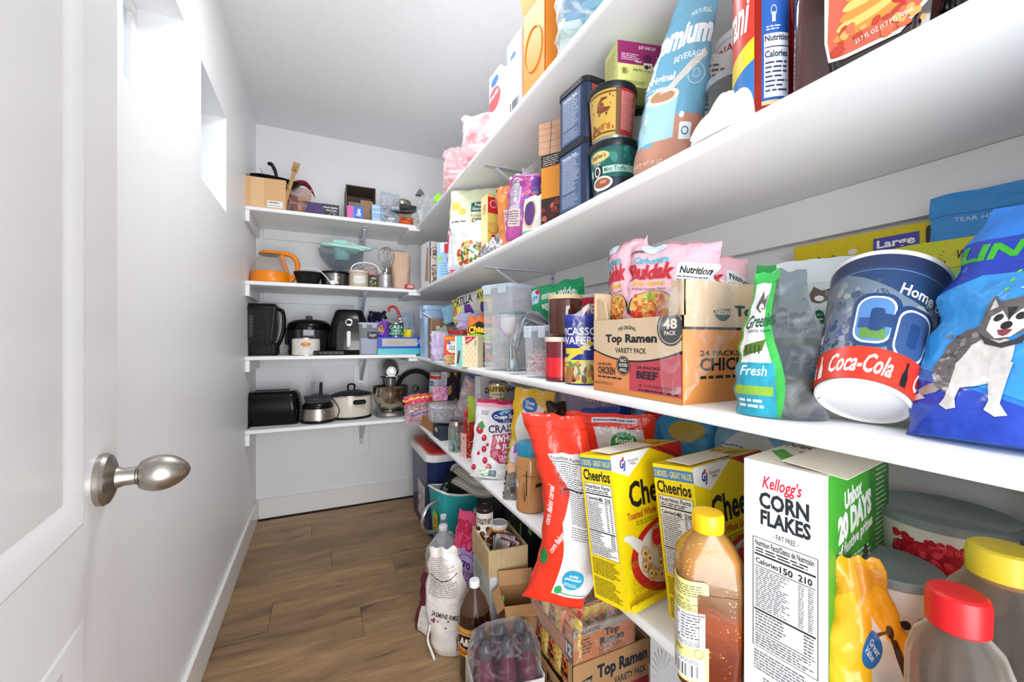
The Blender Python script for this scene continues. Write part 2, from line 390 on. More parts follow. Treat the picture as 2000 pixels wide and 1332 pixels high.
# ---------------------------------------------------------------- round things
def cyl(prof):      # printed wrap on a turned body: u spans the front arc
    def f(arc, z0, z1):
        def S(u, v, off):
            z = z0+(z1-z0)*v; r = prof[0][0]
            for (ra, za), (rb, zb) in zip(prof, prof[1:]):
                if min(za, zb) <= z <= max(za, zb) and za != zb: r = ra+(rb-ra)*(z-za)/(zb-za); break
            a = math.radians(arc)*(u-.5); return Vector(((r+off)*math.sin(a), -(r+off)*math.cos(a), z))
        return S
    return f
# ================================================================ the room
XL, XR, YB, YF, HT = -.366, .91, 2.964, -.02, 2.44
PAINT = mat('#f2f2f3', .42, bump=.05, bs=140); TRIM = mat('#f1f0ee', .28, bump=.02, bs=90); CEIL = mat('#f3f4f5', .75, bump=.5, bs=70)
def struct(o): o['kind'] = 'structure'; return o
b = MB(); t = .14
W1, W2, WZ0, WZ1 = (1.09, 1.507), (1.69, 2.093), 1.645, 2.045
for y0, y1, z0, z1 in ((YF-.12, YB+.12, 0, WZ0), (YF-.12, YB+.12, WZ1, HT), (YF-.12, W1[0], WZ0, WZ1), (W1[1], W2[0], WZ0, WZ1), (W2[1], YB+.12, WZ0, WZ1)):
    b.box(XL-t/2, (y0+y1)/2, (z0+z1)/2, t, y1-y0, z1-z0, PAINT)
struct(b.obj('wall_left'))
struct(MB().box((XL+XR)/2, YB+.06, HT/2, XR-XL, .12, HT, PAINT).obj('wall_back'))
struct(MB().box(XR+.06, (YB+YF)/2, HT/2, .12, YB-YF+.24, HT, PAINT).obj('wall_right'))
b = MB(); b.box((XL-.24)/2, YF-.06, HT/2, -.24-XL, .12, HT, PAINT); b.box((.57+XR)/2, YF-.06, HT/2, XR-.57, .12, HT, PAINT); b.box(.1825, YF-.06, (HT+2.05)/2, .775, .12, HT-2.05, PAINT)
struct(b.obj('wall_front'))
struct(MB().box((XL+XR)/2, (YB+YF)/2, HT+.05, XR-XL+.3, YB-YF+.3, .1, CEIL).obj('ceiling'))
# floor: subfloor with separate planks
fl = bpy.data.objects.new('floor', None); COL.objects.link(fl); fl['kind'] = 'structure'
fm = bpy.data.materials.new('oak_planks'); fm.use_nodes = True; nt = fm.node_tree; N = nt.nodes; L = nt.links; P = N['Principled BSDF']
tc = N.new('ShaderNodeTexCoord'); oi = N.new('ShaderNodeObjectInfo'); mp = N.new('ShaderNodeMapping'); mp.inputs['Scale'].default_value = (1.3, 6.5, 1)
cb = N.new('ShaderNodeCombineXYZ'); ml = N.new('ShaderNodeMath'); ml.operation = 'MULTIPLY'; ml.inputs[1].default_value = 37
L.new(oi.outputs['Random'], ml.inputs[0]); L.new(ml.outputs[0], cb.inputs[0]); L.new(ml.outputs[0], cb.inputs[2])
L.new(tc.outputs['Object'], mp.inputs[0]); L.new(cb.outputs[0], mp.inputs['Location'])
n1 = N.new('ShaderNodeTexNoise'); n1.inputs['Scale'].default_value = 1.7; n1.inputs['Detail'].default_value = 6; n1.inputs['Roughness'].default_value = .62; n1.inputs['Distortion'].default_value = .9
L.new(mp.outputs[0], n1.inputs['Vector'])
cr = N.new('ShaderNodeValToRGB'); e = cr.color_ramp.elements; e[0].position = .27; e[0].color = lin('#553f2c'); e[1].position = .72; e[1].color = lin('#ad8c66')
for p_, c_ in ((.38, '#86694c'), (.5, '#927452'), (.6, '#9e7f5a')): q = e.new(p_); q.color = lin(c_)
L.new(n1.outputs[0], cr.inputs[0])
n2 = N.new('ShaderNodeTexNoise'); n2.inputs['Scale'].default_value = 9; n2.inputs['Detail'].default_value = 5; mp2 = N.new('ShaderNodeMapping'); mp2.inputs['Scale'].default_value = (1, 14, 1)
L.new(tc.outputs['Object'], mp2.inputs[0]); L.new(cb.outputs[0], mp2.inputs['Location']); L.new(mp2.outputs[0], n2.inputs['Vector'])
mr = N.new('ShaderNodeMapRange'); mr.inputs[1].default_value = .3; mr.inputs[2].default_value = .7; mr.inputs[3].default_value = .82; mr.inputs[4].default_value = 1.12; L.new(n2.outputs[0], mr.inputs[0])
m3 = N.new('ShaderNodeMapRange'); m3.inputs[3].default_value = .84; m3.inputs[4].default_value = 1.17; L.new(oi.outputs['Random'], m3.inputs[0])
mm = N.new('ShaderNodeMath'); mm.operation = 'MULTIPLY'; L.new(mr.outputs[0], mm.inputs[0]); L.new(m3.outputs[0], mm.inputs[1])
# dark knots
vo = N.new('ShaderNodeTexVoronoi'); vo.inputs['Scale'].default_value = 1.5; mp3 = N.new('ShaderNodeMapping'); mp3.inputs['Scale'].default_value = (1.6, 5, 1); L.new(tc.outputs['Object'], mp3.inputs[0]); L.new(cb.outputs[0], mp3.inputs['Location'])
ad3 = N.new('ShaderNodeVectorMath'); ad3.operation = 'MULTIPLY_ADD'; L.new(n1.outputs['Color'], ad3.inputs[0]); ad3.inputs[1].default_value = (.5, .5, 0); L.new(mp3.outputs[0], ad3.inputs[2]); L.new(ad3.outputs[0], vo.inputs['Vector'])
kr = N.new('ShaderNodeMapRange'); kr.inputs[1].default_value = .02; kr.inputs[2].default_value = .22; kr.inputs[3].default_value = .45; kr.inputs[4].default_value = 1; L.new(vo.outputs[0], kr.inputs[0])
m4 = N.new('ShaderNodeMath'); m4.operation = 'MULTIPLY'; L.new(mm.outputs[0], m4.inputs[0]); L.new(kr.outputs[0], m4.inputs[1])
hs = N.new('ShaderNodeHueSaturation'); L.new(cr.outputs[0], hs.inputs['Color']); L.new(m4.outputs[0], hs.inputs['Value']); L.new(hs.outputs[0], P.inputs['Base Color'])
P.inputs['Roughness'].default_value = .5; bp = N.new('ShaderNodeBump'); bp.inputs['Strength'].default_value = .12; bp.inputs['Distance'].default_value = .002; L.new(n2.outputs[0], bp.inputs['Height']); L.new(bp.outputs[0], P.inputs['Normal'])
MB().box((XL+XR)/2, (YB-.6)/2, -.03, XR-XL+.2, YB+.9, .04, card('#5a4636')).obj('subfloor', fl)
PW = .1845; rows = []
y = 2.361+3*PW+.065; k = 0
joints = {0: [.5], 1: [-.05, 1.0], 2: [.62], 3: [.047], 4: [.325], 5: [-.185, .8], 6: [.146], 7: [.6], 8: [-.22, .5], 9: [.3]}
yy = 2.361+3*PW; 
for k in range(18):
    y1 = yy-k*PW; y0 = y1-PW
    if y1 < -.6: break
    y1c = min(y1, YB); xs = [XL-.01]+[j for j in joints.get(k, [random.uniform(-.2, .7)]) if j < XR]+[XR+.01]
    for a, c in zip(xs, xs[1:]):
        pb = MB(); w_, d_ = c-a-.0012, y1c-y0-.0012
        pb.box(0, 0, -.005, w_, d_, .01, fm, .0008)
        pb.obj('plank', fl, loc=((a+c)/2, (y0+y1c)/2, 0))
# baseboards
bh, bt = .122, .014
def bboard(n, x0, y0, x1, y1): struct(MB().box((x0+x1)/2, (y0+y1)/2, bh/2, x1-x0, y1-y0, bh, TRIM, .002).obj(n))
bboard('baseboard_left', XL, YF, XL+bt, YB); bboard('baseboard_back', XL+bt, YB-bt, XR-bt, YB); bboard('baseboard_right', XR-bt, YF, XR, YB)
# windows
GL = mat('#f4f8fb', .25, trans=.0); 
for i, (y0, y1) in enumerate((W1, W2)):
    r = bpy.data.objects.new('window_%d' % (i+1), None); COL.objects.link(r); r['kind'] = 'structure'; xo = XL-.125; f = .028
    b = MB(); b.box(xo, (y0+y1)/2, WZ0+f/2, .03, y1-y0, f, TRIM, .002); b.box(xo, (y0+y1)/2, WZ1-f/2, .03, y1-y0, f, TRIM, .002)
    b.box(xo, y0+f/2, (WZ0+WZ1)/2, .03, f, WZ1-WZ0-2*f, TRIM, .002); b.box(xo, y1-f/2, (WZ0+WZ1)/2, .03, f, WZ1-WZ0-2*f, TRIM, .002); b.obj('window_frame', r)
    MB().box(xo, (y0+y1)/2, (WZ0+WZ1)/2, .004, y1-y0-2*f, WZ1-WZ0-2*f, clear('#ffffff', .1, '#f2f9ff')).obj('pane', r)
# door, swung open against the left wall
dr = bpy.data.objects.new('door_1', None); COL.objects.link(dr); dr['kind'] = 'structure'; DW, DH, DT = .765, 2.03, .035
DP = mat('#e4e3e3', .34, bump=.03, bs=120); b = MB(); st = .125; prs = ((.22, .765), (.875, 1.9))
b.box(st/2, 0, DH/2, st, DT, DH, DP); b.box(DW-st/2, 0, DH/2, st, DT, DH, DP)
z = 0
for a, c in prs+((DH, DH),): b.box(DW/2, 0, (z+a)/2, DW-2*st, DT, a-z, DP); z = c
b.obj('slab', dr, 20)
for a, c in prs:
    g = MB(); x0, x1 = st, DW-st
    def fr(o, y): return [(x0+o, y, a+o), (x1-o, y, a+o), (x1-o, y, c-o), (x0+o, y, c-o)]
    for sg in (-1, 1):
        R_ = [fr(0, sg*DT/2), fr(.004, sg*(DT/2+.0015)), fr(.010, sg*(DT/2+.001)), fr(.030, sg*(DT/2-.005)), fr(.036, sg*(DT/2-.006)), fr(.052, sg*(DT/2-.003))]
        g.rings(R_ if sg > 0 else [q[::-1] for q in R_], DP, False, True)
    g.obj('door_panel', dr, 15)
NK = mat('#a9a39a', .3, 1, bump=.05, bs=12, stretch=(1, 1, 40)); kx, kz = DW-.07, .912
k1 = MB(); X_ = T(kx, -DT/2, kz) @ RX(90)
k1.lathe([(0, 0), (.033, 0), (.0335, .006), (.031, .010), (.026, .0125), (.014, .017), (.0115, .024), (.0115, .036)], NK, 40, xf=X_)
k1.lathe([(.0115, .0365), (.0125, .037), (.0125, .041), (.0105, .042)], mat('#8e8981', .3, 1), 32, xf=X_)
kn = k1.obj('door_knob', dr, 30)
k2 = MB(); pf = []
for i in range(25):
    q = i/24; zz = .040+q*.054; rr = .0245*math.sin(PI*min(1, (.18+.82*q)))**.55 if q < 1 else 0
    pf.append((max(rr*(1.02-.1*q), .009 if q < .3 else 0), zz))
k2.lathe(pf, NK, 40, xf=X_); ke = k2.obj('knob_grip', kn, 60)
dr.location = (-.21, .014, .008); dr.rotation_euler = (0, 0, math.radians(95.6))
j = MB(); 
for x in (-.24, .555): j.box(x+.0075 if x > 0 else x-.0075+.015, YF-.06, 1.02, .015, .13, 2.04, TRIM)
j.box(.1825, YF-.06, 2.045, .745, .13, .015, TRIM); struct(j.obj('trim_1'))
# ================================================================ shelves
ZR = [.592, .995, 1.411, 1.81]; ZB = [.626, 1.018, 1.42, 1.816]; RISE = [.012, .012, .004, .0]; XS, YS = .53, 2.552; TH = .022
def smooth(t): t = max(0, min(1, t)); return t*t*(3-2*t)
def rise(k, y): return RISE[k]*smooth((y-1.75)/.8)
def zr(k, y): return ZR[k]+rise(k, y)
SHP = mat('#f2f2f2', .33, bump=.04, bs=60)
GV = mat('#cfd3de', .35, .15)
def bracket(par, m, xf, ln=.31, lg=.2):
    """steel angle bracket: arm along local -y under the board, leg down the wall"""
    q = MB(); q.box(0, -ln/2, -.002, .028, ln, .004, m, .001, xf); q.box(0, -.002, -lg/2, .028, .004, lg, m, .001, xf)
    A, B_ = Vector((0, -ln+.045, -.004)), Vector((0, -.006, -lg+.04)); D = B_-A; an = math.degrees(math.atan2(-D.z, D.y))
    q.box(0, D.length/2, 0, .02, D.length, .008, m, .003, xf @ T(*A) @ RX(-an))
    for z_ in (-.025, -lg+.018): q.lathe([(.004, 0), (.004, .0015), (.0, .002)], mat('#3c3e44', .4, .6), 10, xf=xf @ T(0, -.004, z_) @ RX(90))
    return q.obj('bracket', par, 25)
names = ['lowest', 'second', 'third', 'top']
for k in range(4):
    z = ZB[k]; r = thing('wall_shelf', '%s white painted shelf on the back wall%s' % (names[k], [', holding the stand mixer', ', holding the air fryer', ', holding the orange kettle', ', holding the open cardboard box'][k]), 'shelf', 'shelves on the back wall')
    b = MB(); b.box((XL+XS+.004)/2, (YS+YB)/2, z-TH/2, XS-XL+.004, YB-YS, TH, SHP, .004); b.obj('board', r)
    MB().box(XL+.011, (YS+YB)/2, z-TH-.03, .02, YB-YS-.006, .06, SHP, .001).obj('cleat', r)
    MB().box((XL+XS)/2+.02, YB-.01, z-TH-.03, XS-XL-.04, .018, .06, SHP, .001).obj('cleat', r)
    MB().box(XS-.012, YS+.19, z-TH-.0105, .07, .42, .018, SHP, .001).obj('joint_strip', r)
    if k < 3: MB().box(.243, YB-.011, z-TH-.06-.11, .095, .016, .22, SHP, .001).obj('backing_board', r)
    bracket(r, GV, T(.243, YB-.02, z-TH))
tl = [', with the cereal boxes standing on it', ', with the noodle carton on it', ', with the red syrup bottle on it', ', with the orange carton on it']
for k in range(4):
    r = thing('wall_shelf', '%s white painted shelf along the right wall%s' % (names[k], tl[k]), 'shelf', 'shelves along the right wall')
    b = MB(); y0, y1 = YF+.004, YB-.003; n = 28; R_ = []
    for i in range(n+1):
        y = y0+(y1-y0)*i/n; zt = ZR[k]+rise(k, y); x0, x1 = XS, XR-.003
        if y > YS-.0: x0 = XS+.0045
        R_.append([(x0+.006, y, zt), (x0+.0015, y, zt-.0025), (x0, y, zt-.009), (x0, y, zt-.014), (x0+.002, y, zt-TH+.002), (x0+.006, y, zt-TH), (x1, y, zt-TH), (x1, y, zt)])
    b.rings(R_, SHP); b.obj('board', r, 50)
    MB().box(XR-.011, (YF+YS)/2, ZR[k]-TH-.043, .018, YS-YF-.05, .085, SHP, .001).obj('cleat', r)
    for yb in (1.5,): bracket(r, GV, T(XR-.021, yb, ZR[k]-TH) @ RZ(-90))
# flush ceiling lamp
r = thing('ceiling_lamp', 'round white flush ceiling lamp above the aisle', 'lamp')
MB().lathe([(.15, .0), (.17, -.004), (.172, -.03), (.165, -.036)], WHITEPL, 40, cap1=False).obj('lamp_body', r)
em = mat('#ffffff', .5); em2 = bpy.data.materials.new('lamp_lens'); em2.use_nodes = True; em2.node_tree.nodes['Principled BSDF'].inputs['Emission Color'].default_value = (1, .98, .95, 1); em2.node_tree.nodes['Principled BSDF'].inputs['Emission Strength'].default_value = 6
MB().lathe([(.163, -.034), (.12, -.040), (0, -.042)], em2, 40, cap0=False).obj('lamp_lens', r); put(r, .27, 1.34, HT)
# ================================================================ right wall, second shelf (eye level)
def D_(x, y): return x*math.sin(YAW)+y*math.cos(YAW)
def W_(px0, px1, X): return gY(px0, X)-gY(px1, X)
def H_(px, X, n): return n/FPX*D_(X, gY(px, X))
Z2 = ZR[1]
# --- open 48 pack noodle carton
bx0, bw, by0, bd, bh_ = .535, .33, .4916, .2394, .207
r = thing('noodle_carton', 'big open tan, orange and red instant noodle carton with a round 48 badge', 'box'); KR = card('#c9ad8b')
b = MB(); t = .004; lo = .148
b.box(0, 0, t/2, bw, bd, t, KR); b.box(0, -bd/2+t/2, bh_/2, bw, t, bh_, KR); b.box(0, bd/2-t/2, bh_/2, bw, t, bh_, KR); b.box(bw/2-t/2, 0, bh_/2, t, bd, bh_, KR)
b.box(-bw/2+t/2, 0, lo/2, t, bd, lo, KR)
b.prism([(0, lo), (.034, lo), (.026, bh_), (0, bh_)], 0, t, KR, T(-bw/2+t, -bd/2, 0) @ RZ(90) @ RX(90))
b.prism([(0, lo), (-.04, lo), (-.03, bh_-.02), (0, bh_-.012)], 0, t, KR, T(-bw/2+t, bd/2, 0) @ RZ(90) @ RX(90))
b.obj('carton', r, 25)
a = Art(bd/lo, 3); OR, RD, K = '#dd8b52', '#bb4450', '#23262b'
a.rect(0, 0, .47, .56, OR); a.rect(.47, 0, 1, .56, RD); a.rect(0, 0, 1, .07, '#cf8446')
cv = [(i/16, .46+.28*(abs(i/16-.5)*2)**2*.5) for i in range(17)]
a.poly([(0, 1), *[(x, y) for x, y in cv], (1, 1)], '#d3bb9b'); 
for x, y in cv[:-1]: pass
a._a([(x, y) for x, y in cv]+[(x, y-.022) for x, y in cv], [(i, i+1, 18+i, 17+i) for i in range(16)], K)
a.text('THE ORIGINAL', .33, .83, .55, .88, K, .03, arc=.03); a.text('Top Ramen', .17, .655, .77, .80, K, .045); a.text('VARIETY PACK', .30, .55, .66, .62, K, .02)
a.ell(.90, .86, .13, None, K); a.ring(.90, .86, .115, .05, '#d8c4a5'); a.text('48', .83, .845, .96, .965, '#e8dcc8', .03); a.text('PACK', .84, .775, .95, .825, '#e8dcc8', .02)
a.ell(.40, .385, .083, .128, K); a.ring(.40, .385, .076, .05, '#b9a78c', ry=.118); a.text('NO', .365, .43, .435, .475, '#e8dcc8'); a.text('ADDED', .345, .37, .455, .415, '#e8dcc8'); a.text('MSG', .36, .305, .44, .35, '#e8dcc8')
a.text('24 PACKS', .07, .37, .25, .405, K); a.text('CHICKEN', .07, .25, .30, .35, K, .02); a.para(.07, .19, .38, .225, 1, K, .6, .2, False); a.text('SANGYO FOODS CO.', .01, .10, .27, .14, K, .0)
a.text('24 PACKS', .56, .36, .80, .395, K); a.text('BEEF', .56, .24, .78, .335, K, .03); a.text('48 - 3 OZ (85g) PACKAGES', .58, .135, .98, .175, K, .0); a.para(.58, .08, .97, .12, 1, K, .5, .12, False)
a.build(plane((-bw/2, bd/2, 0), (0, -bd, 0), (0, 0, lo), (-1, 0, 0)), 'side_print', r)
a = Art(bw/bh_, 4); a.rect(0, 0, 1, .60, '#d48a45'); a.rect(0, .60, 1, .622, K)
a.poly([(.22, .76), (.35, .78), (.345, .71), (.31, .675), (.27, .675), (.235, .71)], '#31504c'); a.text('NISSIN', .235, .725, .34, .765, '#d9c7a8', .03); a.text('Top Ramen', .38, .69, .96, .81, '#2c4944', .05)
a.text('24 PACKS', .12, .385, .42, .43, K, .02); a.text('CHICKEN', .12, .26, .60, .37, K, .03); a.para(.12, .19, .72, .23, 1, K, .6, .12, False); a.ell(.78, .6, .1, None, K); a.ring(.78, .6, .09, .05, '#d9c7a8')
a.build(plane((-bw/2, -bd/2, 0), (bw, 0, 0), (0, 0, bh_), (0, -1, 0)), 'front_print', r)
put(r, bx0+bw/2, by0+bd/2, Z2)
# torn shrink wrap hanging on it
CW = clear('#ffffff', .015, rough=.06, bump=.5, bs=30, patch=.16)
f = thing('shrink_wrap', 'torn clear plastic wrap hanging over the near corner of the open noodle carton', 'wrap'); b = MB()
def wv(p, s): return noise.noise(Vector(p)*s)
b.grid(lambda u, v: (-.006-.012*abs(wv((u*2, v*4, 1), 1)), .06*u*(1-.35*v)-.004, -v*.19+.012*wv((u*5, 1, v), 2)), 8, 14, CW)
b.grid(lambda u, v: (-.006+.125*u, -.007-.012*abs(wv((u*3, v*3, 5), 1.5)), .0-.20*v*(1-.55*u)+.008*wv((u*4, v*3, 2), 2)), 12, 14, CW)
b.obj('film', f, 60); put(f, bx0, by0, Z2+.206)
f = thing('shrink_wrap', 'loose clear plastic flap sticking out at the far end of the noodle carton', 'wrap'); b = MB()
b.grid(lambda u, v: (-.012-.03*v*(1-v)*2+.02*wv((u*3, v*3, 9), 2), .045*u*math.sin(PI*v)**.6+.008*wv((u*4, v*3, 2), 2), -.005-v*.10), 8, 10, CW); b.obj('film', f, 60); put(f, bx0, by0+bd, Z2+.19)
# pink noodle packs in it
PK = '#f2bcc8'
def ramen(name, label, X, Y, z, w, h, rz, rx, ry, seed, side=False):
    a = Art(w/h, seed)
    for i in range(16): a.ell(a.r.random(), a.r.random(), .014, None, '#eda9b8', 8)
    if side:
        a.rect(.62, .12, 1.0, .74, '#dcdcdc'); a.para(.64, .2, .98, .60, 12, '#63666b', .4, .1); a.text('Nutrition', .66, .62, .97, .70, K, .03)
    a.text('Carbonara', .08, .73, .52, .82, '#58b5c9', .03, .1, arc=.02); a.text('Buldak', .02, .55, .60, .735, '#c32936', .05, .1, arc=.01)
    a.text('Spicy Ramen', .12, .47, .52, .545, '#e3b51c', .03, .2); a.text('Artificial Chicken Flavor', .12, .435, .54, .465, '#4a3a3c', 0)
    a.ell(.36, .27, .29, .155, '#26262b', rot=8); a.ell(.36, .29, .255, .13, '#e0b25e', rot=8)
    a.blobs(.17, .20, .55, .38, ['#e89c3c', '#d96f28', '#f0b95a', '#c9521f', '#f4cf86'], 110, .018, .04, mask=lambda x, y: ((x-.36)/.24)**2+((y-.29)/.12)**2 < 1)
    a.blobs(.3, .33, .42, .4, ['#6fae3c', '#8cc152'], 8, .014, .025); a.blobs(.15, .12, .55, .2, ['#e9542c', '#f08a2c', '#d92a20'], 26, .02, .05)
    a.text('samyang', .0, .86, .2, .90, '#3b3336', .03); a.rect(.2, .965, .8, .985, '#e6a6b6'); a.ell(.3, .93, .16, .05, '#cfe4ee')
    o = bag(name, label, 'noodle pack', w, h, .05, PK, a, 'pillow', seed, .006, 20, group=None, full=.42); return put(o, X, Y, z, rz, rx, ry)
ramen('noodle_pack', 'pink spicy ramen pack with noodle picture, standing in front in the open noodle carton', .60, .60, 1.118, .17, .175, -66, -8, 5, 5, True)
ramen('noodle_pack', 'pink ramen pack with pointed top, at the far end of the open carton', .595, .68, 1.115, .11, .20, -84, -4, -7, 6)
ramen('noodle_pack', 'crumpled pink ramen pack lying at the back of the open noodle carton', .67, .548, 1.115, .17, .16, -22, -14, 4, 8, True)
# --- small treat bag with clear side
a = Art(.62, 9); GR = '#3aa94b'
def wave(x, k): return x+.05*math.sin(k*5)
edge = [(.50+.07*math.sin(v*7)-.08*v, v) for v in [i/12 for i in range(13)]]
a._a([(0, y) for x, y in edge]+[(x, y) for x, y in edge], [(i, 13+i, 14+i, i+1) for i in range(12)], GR)
e2 = [(x-.10, y) for x, y in edge]
a._a([(.04, y) for x, y in e2]+[(x, y) for x, y in e2], [(i, 13+i, 14+i, i+1) for i in range(12)], '#e9eef0')
a.poly([(0, 0), (.47, 0), (.44, .36), (0, .36)], '#2f9cb5'); a.rect(.02, .14, .43, .2, '#8fba3c'); a.para(.05, .05, .35, .12, 2, '#e8f4f5', .5, .3); a.text('Fresh', .06, .27, .36, .34, '#eaf6f8', .01, .2)
a.poly([(.06, .40), (.30, .44), (.34, .52), (.10, .48)], '#55722f'); 
for i in range(4): a.rect(.11+i*.05, .42, .125+i*.05, .48, '#33491d')
a.text('Greenies', .05, .60, .44, .70, '#24523a', .02, .1, rot=6); a.text('DENTAL TREATS', .10, .565, .38, .585, '#24523a', .01)
a.poly([(.13, .74), (.2, .86), (.24, .8), (.3, .84), (.27, .73), (.2, .70)], '#5d534f'); a.ell(.22, .74, .035, .028, '#f4f4f2'); a.ell(.23, .73, .012, None, '#222')
a.rect(0, .92, .5, 1, GR)
r = bag('treat_bag', 'small green and teal dog treat bag with clear side, beside the big noodle carton', 'bag', .110, .205, .085, '#fff', None, 'stand', 12, .005, m=clear('#dfe4e8', .05, '#bcc2c7', .06, .3, 26, .14), prof=lambda v: 1-.45*smooth((v-.3)/.7))
Bag(.110, .205, .085, 'stand', 12, .005, prof=lambda v: 1-.45*smooth((v-.3)/.7)).art(a, r)
b = MB(); rr = random.Random(4)
for i in range(26): b.box(rr.uniform(-.0, .04), rr.uniform(-.012, .016), .008+rr.random()*.045, .03, .016, .012, mat('#6b6748', .6, bump=.4, bs=80), .003, RZ(rr.random()*90-45) @ RX(rr.random()*40))
o = b.obj('treats', r); o['kind'] = 'stuff'
put(r, .585, gY(1524, .585), Z2, -58, -3)
# --- large treat pouch behind
a = Art(.19/.235, 21); a.rect(0, 0, 1, .36, '#2f9dbb'); a.rect(0, .83, 1, 1, '#dfe9ec'); 
e3 = [(.86+.05*math.sin(i/12*6), i/12) for i in range(13)]; a._a([(1, y) for x, y in e3]+[(x, y) for x, y in e3], [(i+1, 14+i, 13+i, i) for i in range(12)], '#2aa04c'); a._a([(0, y) for x, y in e3]+[(1-x, y) for x, y in e3], [(i, 13+i, 14+i, i+1) for i in range(12)], '#2aa04c')
a.text('Greenies', .12, .53, .86, .68, '#1f5c43', .03, .05, rot=4); a.text('DENTAL TREATS', .22, .48, .8, .515, '#1f5c43', .01, arc=-.01)
a.poly([(.4, .70), (.46, .80), (.52, .77), (.6, .79), (.56, .70), (.5, .68)], '#5d4a42'); a.poly([(.36, .72), (.44, .74), (.42, .69)], GR); a.poly([(.57, .72), (.66, .75), (.62, .69)], GR); a.ell(.5, .715, .035, .02, '#eee')
a.rrect(.15, .36, .85, .44, '#1e6f3d', .03); a.text('Fresh', .25, .2, .7, .33, '#d6eef2', .01, .2); a.para(.2, .05, .75, .15, 3, '#d6eef2')
r = bag('treat_pouch', 'large pale green dog treat pouch standing behind the tilted cup', 'bag', .19, .25, .035, '#cfe0e0', a, 'stand', 3, .004); put(r, .79, gY(1600, .79), Z2, -62, -2)
# --- yellow bags and card against the wall
a = Art(.9, 22); Y1 = '#cfd021'; a.rect(.16, .55, .30, .93, '#eceadf'); a.text('LARGER\n2 LB.\nSIZE', .17, .78, .29, .90, K); a.rect(.158, .55, .165, .93, K); a.rect(.3, .55, .305, .93, K)
a.text('WHE', .88, .88, .97, .93, K); a.rect(0, .83, 1, .838, '#b9b51c'); a.rect(0, 0, 1, .42, '#3f3a18'); a.para(.4, .05, .9, .4, 9, '#9b9a35'); a.rect(.78, .3, 1, .82, '#8fd268')
for i in range(5): q = math.radians(120+i*35); a.poly([(.84+.015*math.cos(q), .9+.02*math.sin(q)), (.84+.035*math.cos(q), .9+.04*math.sin(q)), (.842+.035*math.cos(q+.15), .902+.04*math.sin(q+.15))], K)
r = bag('treat_bag', 'yellow bag with a white Larger 2 lb size strip, standing by the right wall', 'bag', .25, .255, .04, Y1, a, 'stand', 31, .003); put(r, .838, gY(1712, .838), Z2, -90, -1)
a = Art(.27/.3, 23); a.text('Deep Brush', .03, .86, .3, .90, K, .03); a.rect(.52, .86, .76, .955, '#4a46a8'); a.text('Large', .54, .88, .74, .94, '#fff', .03); a.rrect(.79, .85, .93, .975, '#26231a', .02); a.ell(.86, .92, .022, None, '#f4e9a0'); a.poly([(.85, .86), (.87, .86), (.865, .9), (.855, .9)], '#c96a2c')
a.ell(.4, .9, .03, .018, '#e9e7dd'); a.rect(.02, .8, .06, .84, '#c33'); a.rrect(.3, .1, .7, .7, '#e8e6df', .05)
r = thing('brush_package', 'yellow cardboard package marked Large, standing against the wall behind the yellow bag', 'package'); MB().box(0, 0, .148, .255, .004, .296, card('#dcc61c'), .001).obj('card', r)
a.build(plane((-.1275, -.002, 0), (.255, 0, 0), (0, 0, .296), (0, -1, 0)), 'front_print', r); put(r, .876, gY(1700, .876), Z2, -90)
a = Art(.8, 24); a.text('TEAR HERE - RESEALABLE', .1, .865, .55, .885, '#bcdcf2', 0); a.rect(.55, .74, 1, .83, '#12151c'); a.text('Kitty', .60, .755, .95, .815, '#e9e9e9', .04, .2); a.rect(0, .9, 1, .905, '#1d6fb5')
r = bag('blue_pouch', 'bright blue resealable pouch with a black band, at the back behind the husky bag', 'bag', .26, .325, .03, '#2d8fd6', a, 'stand', 35, .004); put(r, .866, .175, Z2, -84, -1)
# --- tilted paper cup
b = MB(); prof = [(.0, .004), (.043, .004), (.044, 0), (.046, .001), (.0465, .004), (.062, .190), (.0635, .192), (.0635, .196), (.0615, .197), (.060, .19), (.045, .008), (0, .008)]
cup = thing('drink_cup', 'big navy stadium paper cup with a red band, tilted beside the husky bag', 'cup')
b.lathe(prof, mat('#efeef0', .3), 56, cap0=False, cap1=False); b.obj('cup', cup, 40)
A = Art(.34/.185, 40); A.rect(0, 0, 1, 1, '#22406c'); A.rect(0, .9, 1, 1, '#27365c'); A.rect(0, .865, 1, .87, '#8296b8')
A.poly([(0, .5), (.12, .66), (.2, .72), (.3, .84), (.42, .86), (.5, .78), (.62, .66), (.78, .58), (1, .6), (1, 0), (0, 0)], '#6e7f8f'); A.blobs(.05, .25, .95, .78, ['#8d9aa3', '#56677a', '#a3a79f', '#3e5168', '#768596'], 110, .008, .03)
A.blobs(.0, .24, .6, .5, ['#3b4f83', '#6d6a96', '#27365c', '#8d86a8'], 90, .005, .02)
A.text('Home of', .60, .66, .78, .75, '#e8ecf2', .02, rot=-6)
def ringC(x0, y0, x1, y1, c, g): A.ring((x0+x1)/2, (y0+y1)/2, (x1-x0)/2, g, c, ry=(y1-y0)/2)
A.rrect(.46, .24, .62, .66, '#1f3f6e', .055); A.rrect(.475, .265, .605, .635, '#d9dfe8', .05); A.rrect(.482, .28, .598, .62, '#5585bd', .046); A.rect(.5, .30, .585, .38, '#5c8a3f'); A.rect(.49, .38, .58, .46, '#2f4e86')
A.rrect(.525, .36, .57, .54, '#1f3f6e', .015); A.rrect(.56, .40, .63, .5, '#1f3f6e', .012)
A.rrect(.60, .18, .76, .60, '#1f3f6e', .055); A.rrect(.615, .205, .745, .575, '#d9dfe8', .05); A.rrect(.622, .22, .738, .56, '#35507f', .046); A.rrect(.66, .30, .70, .48, '#1f3f6e', .015)
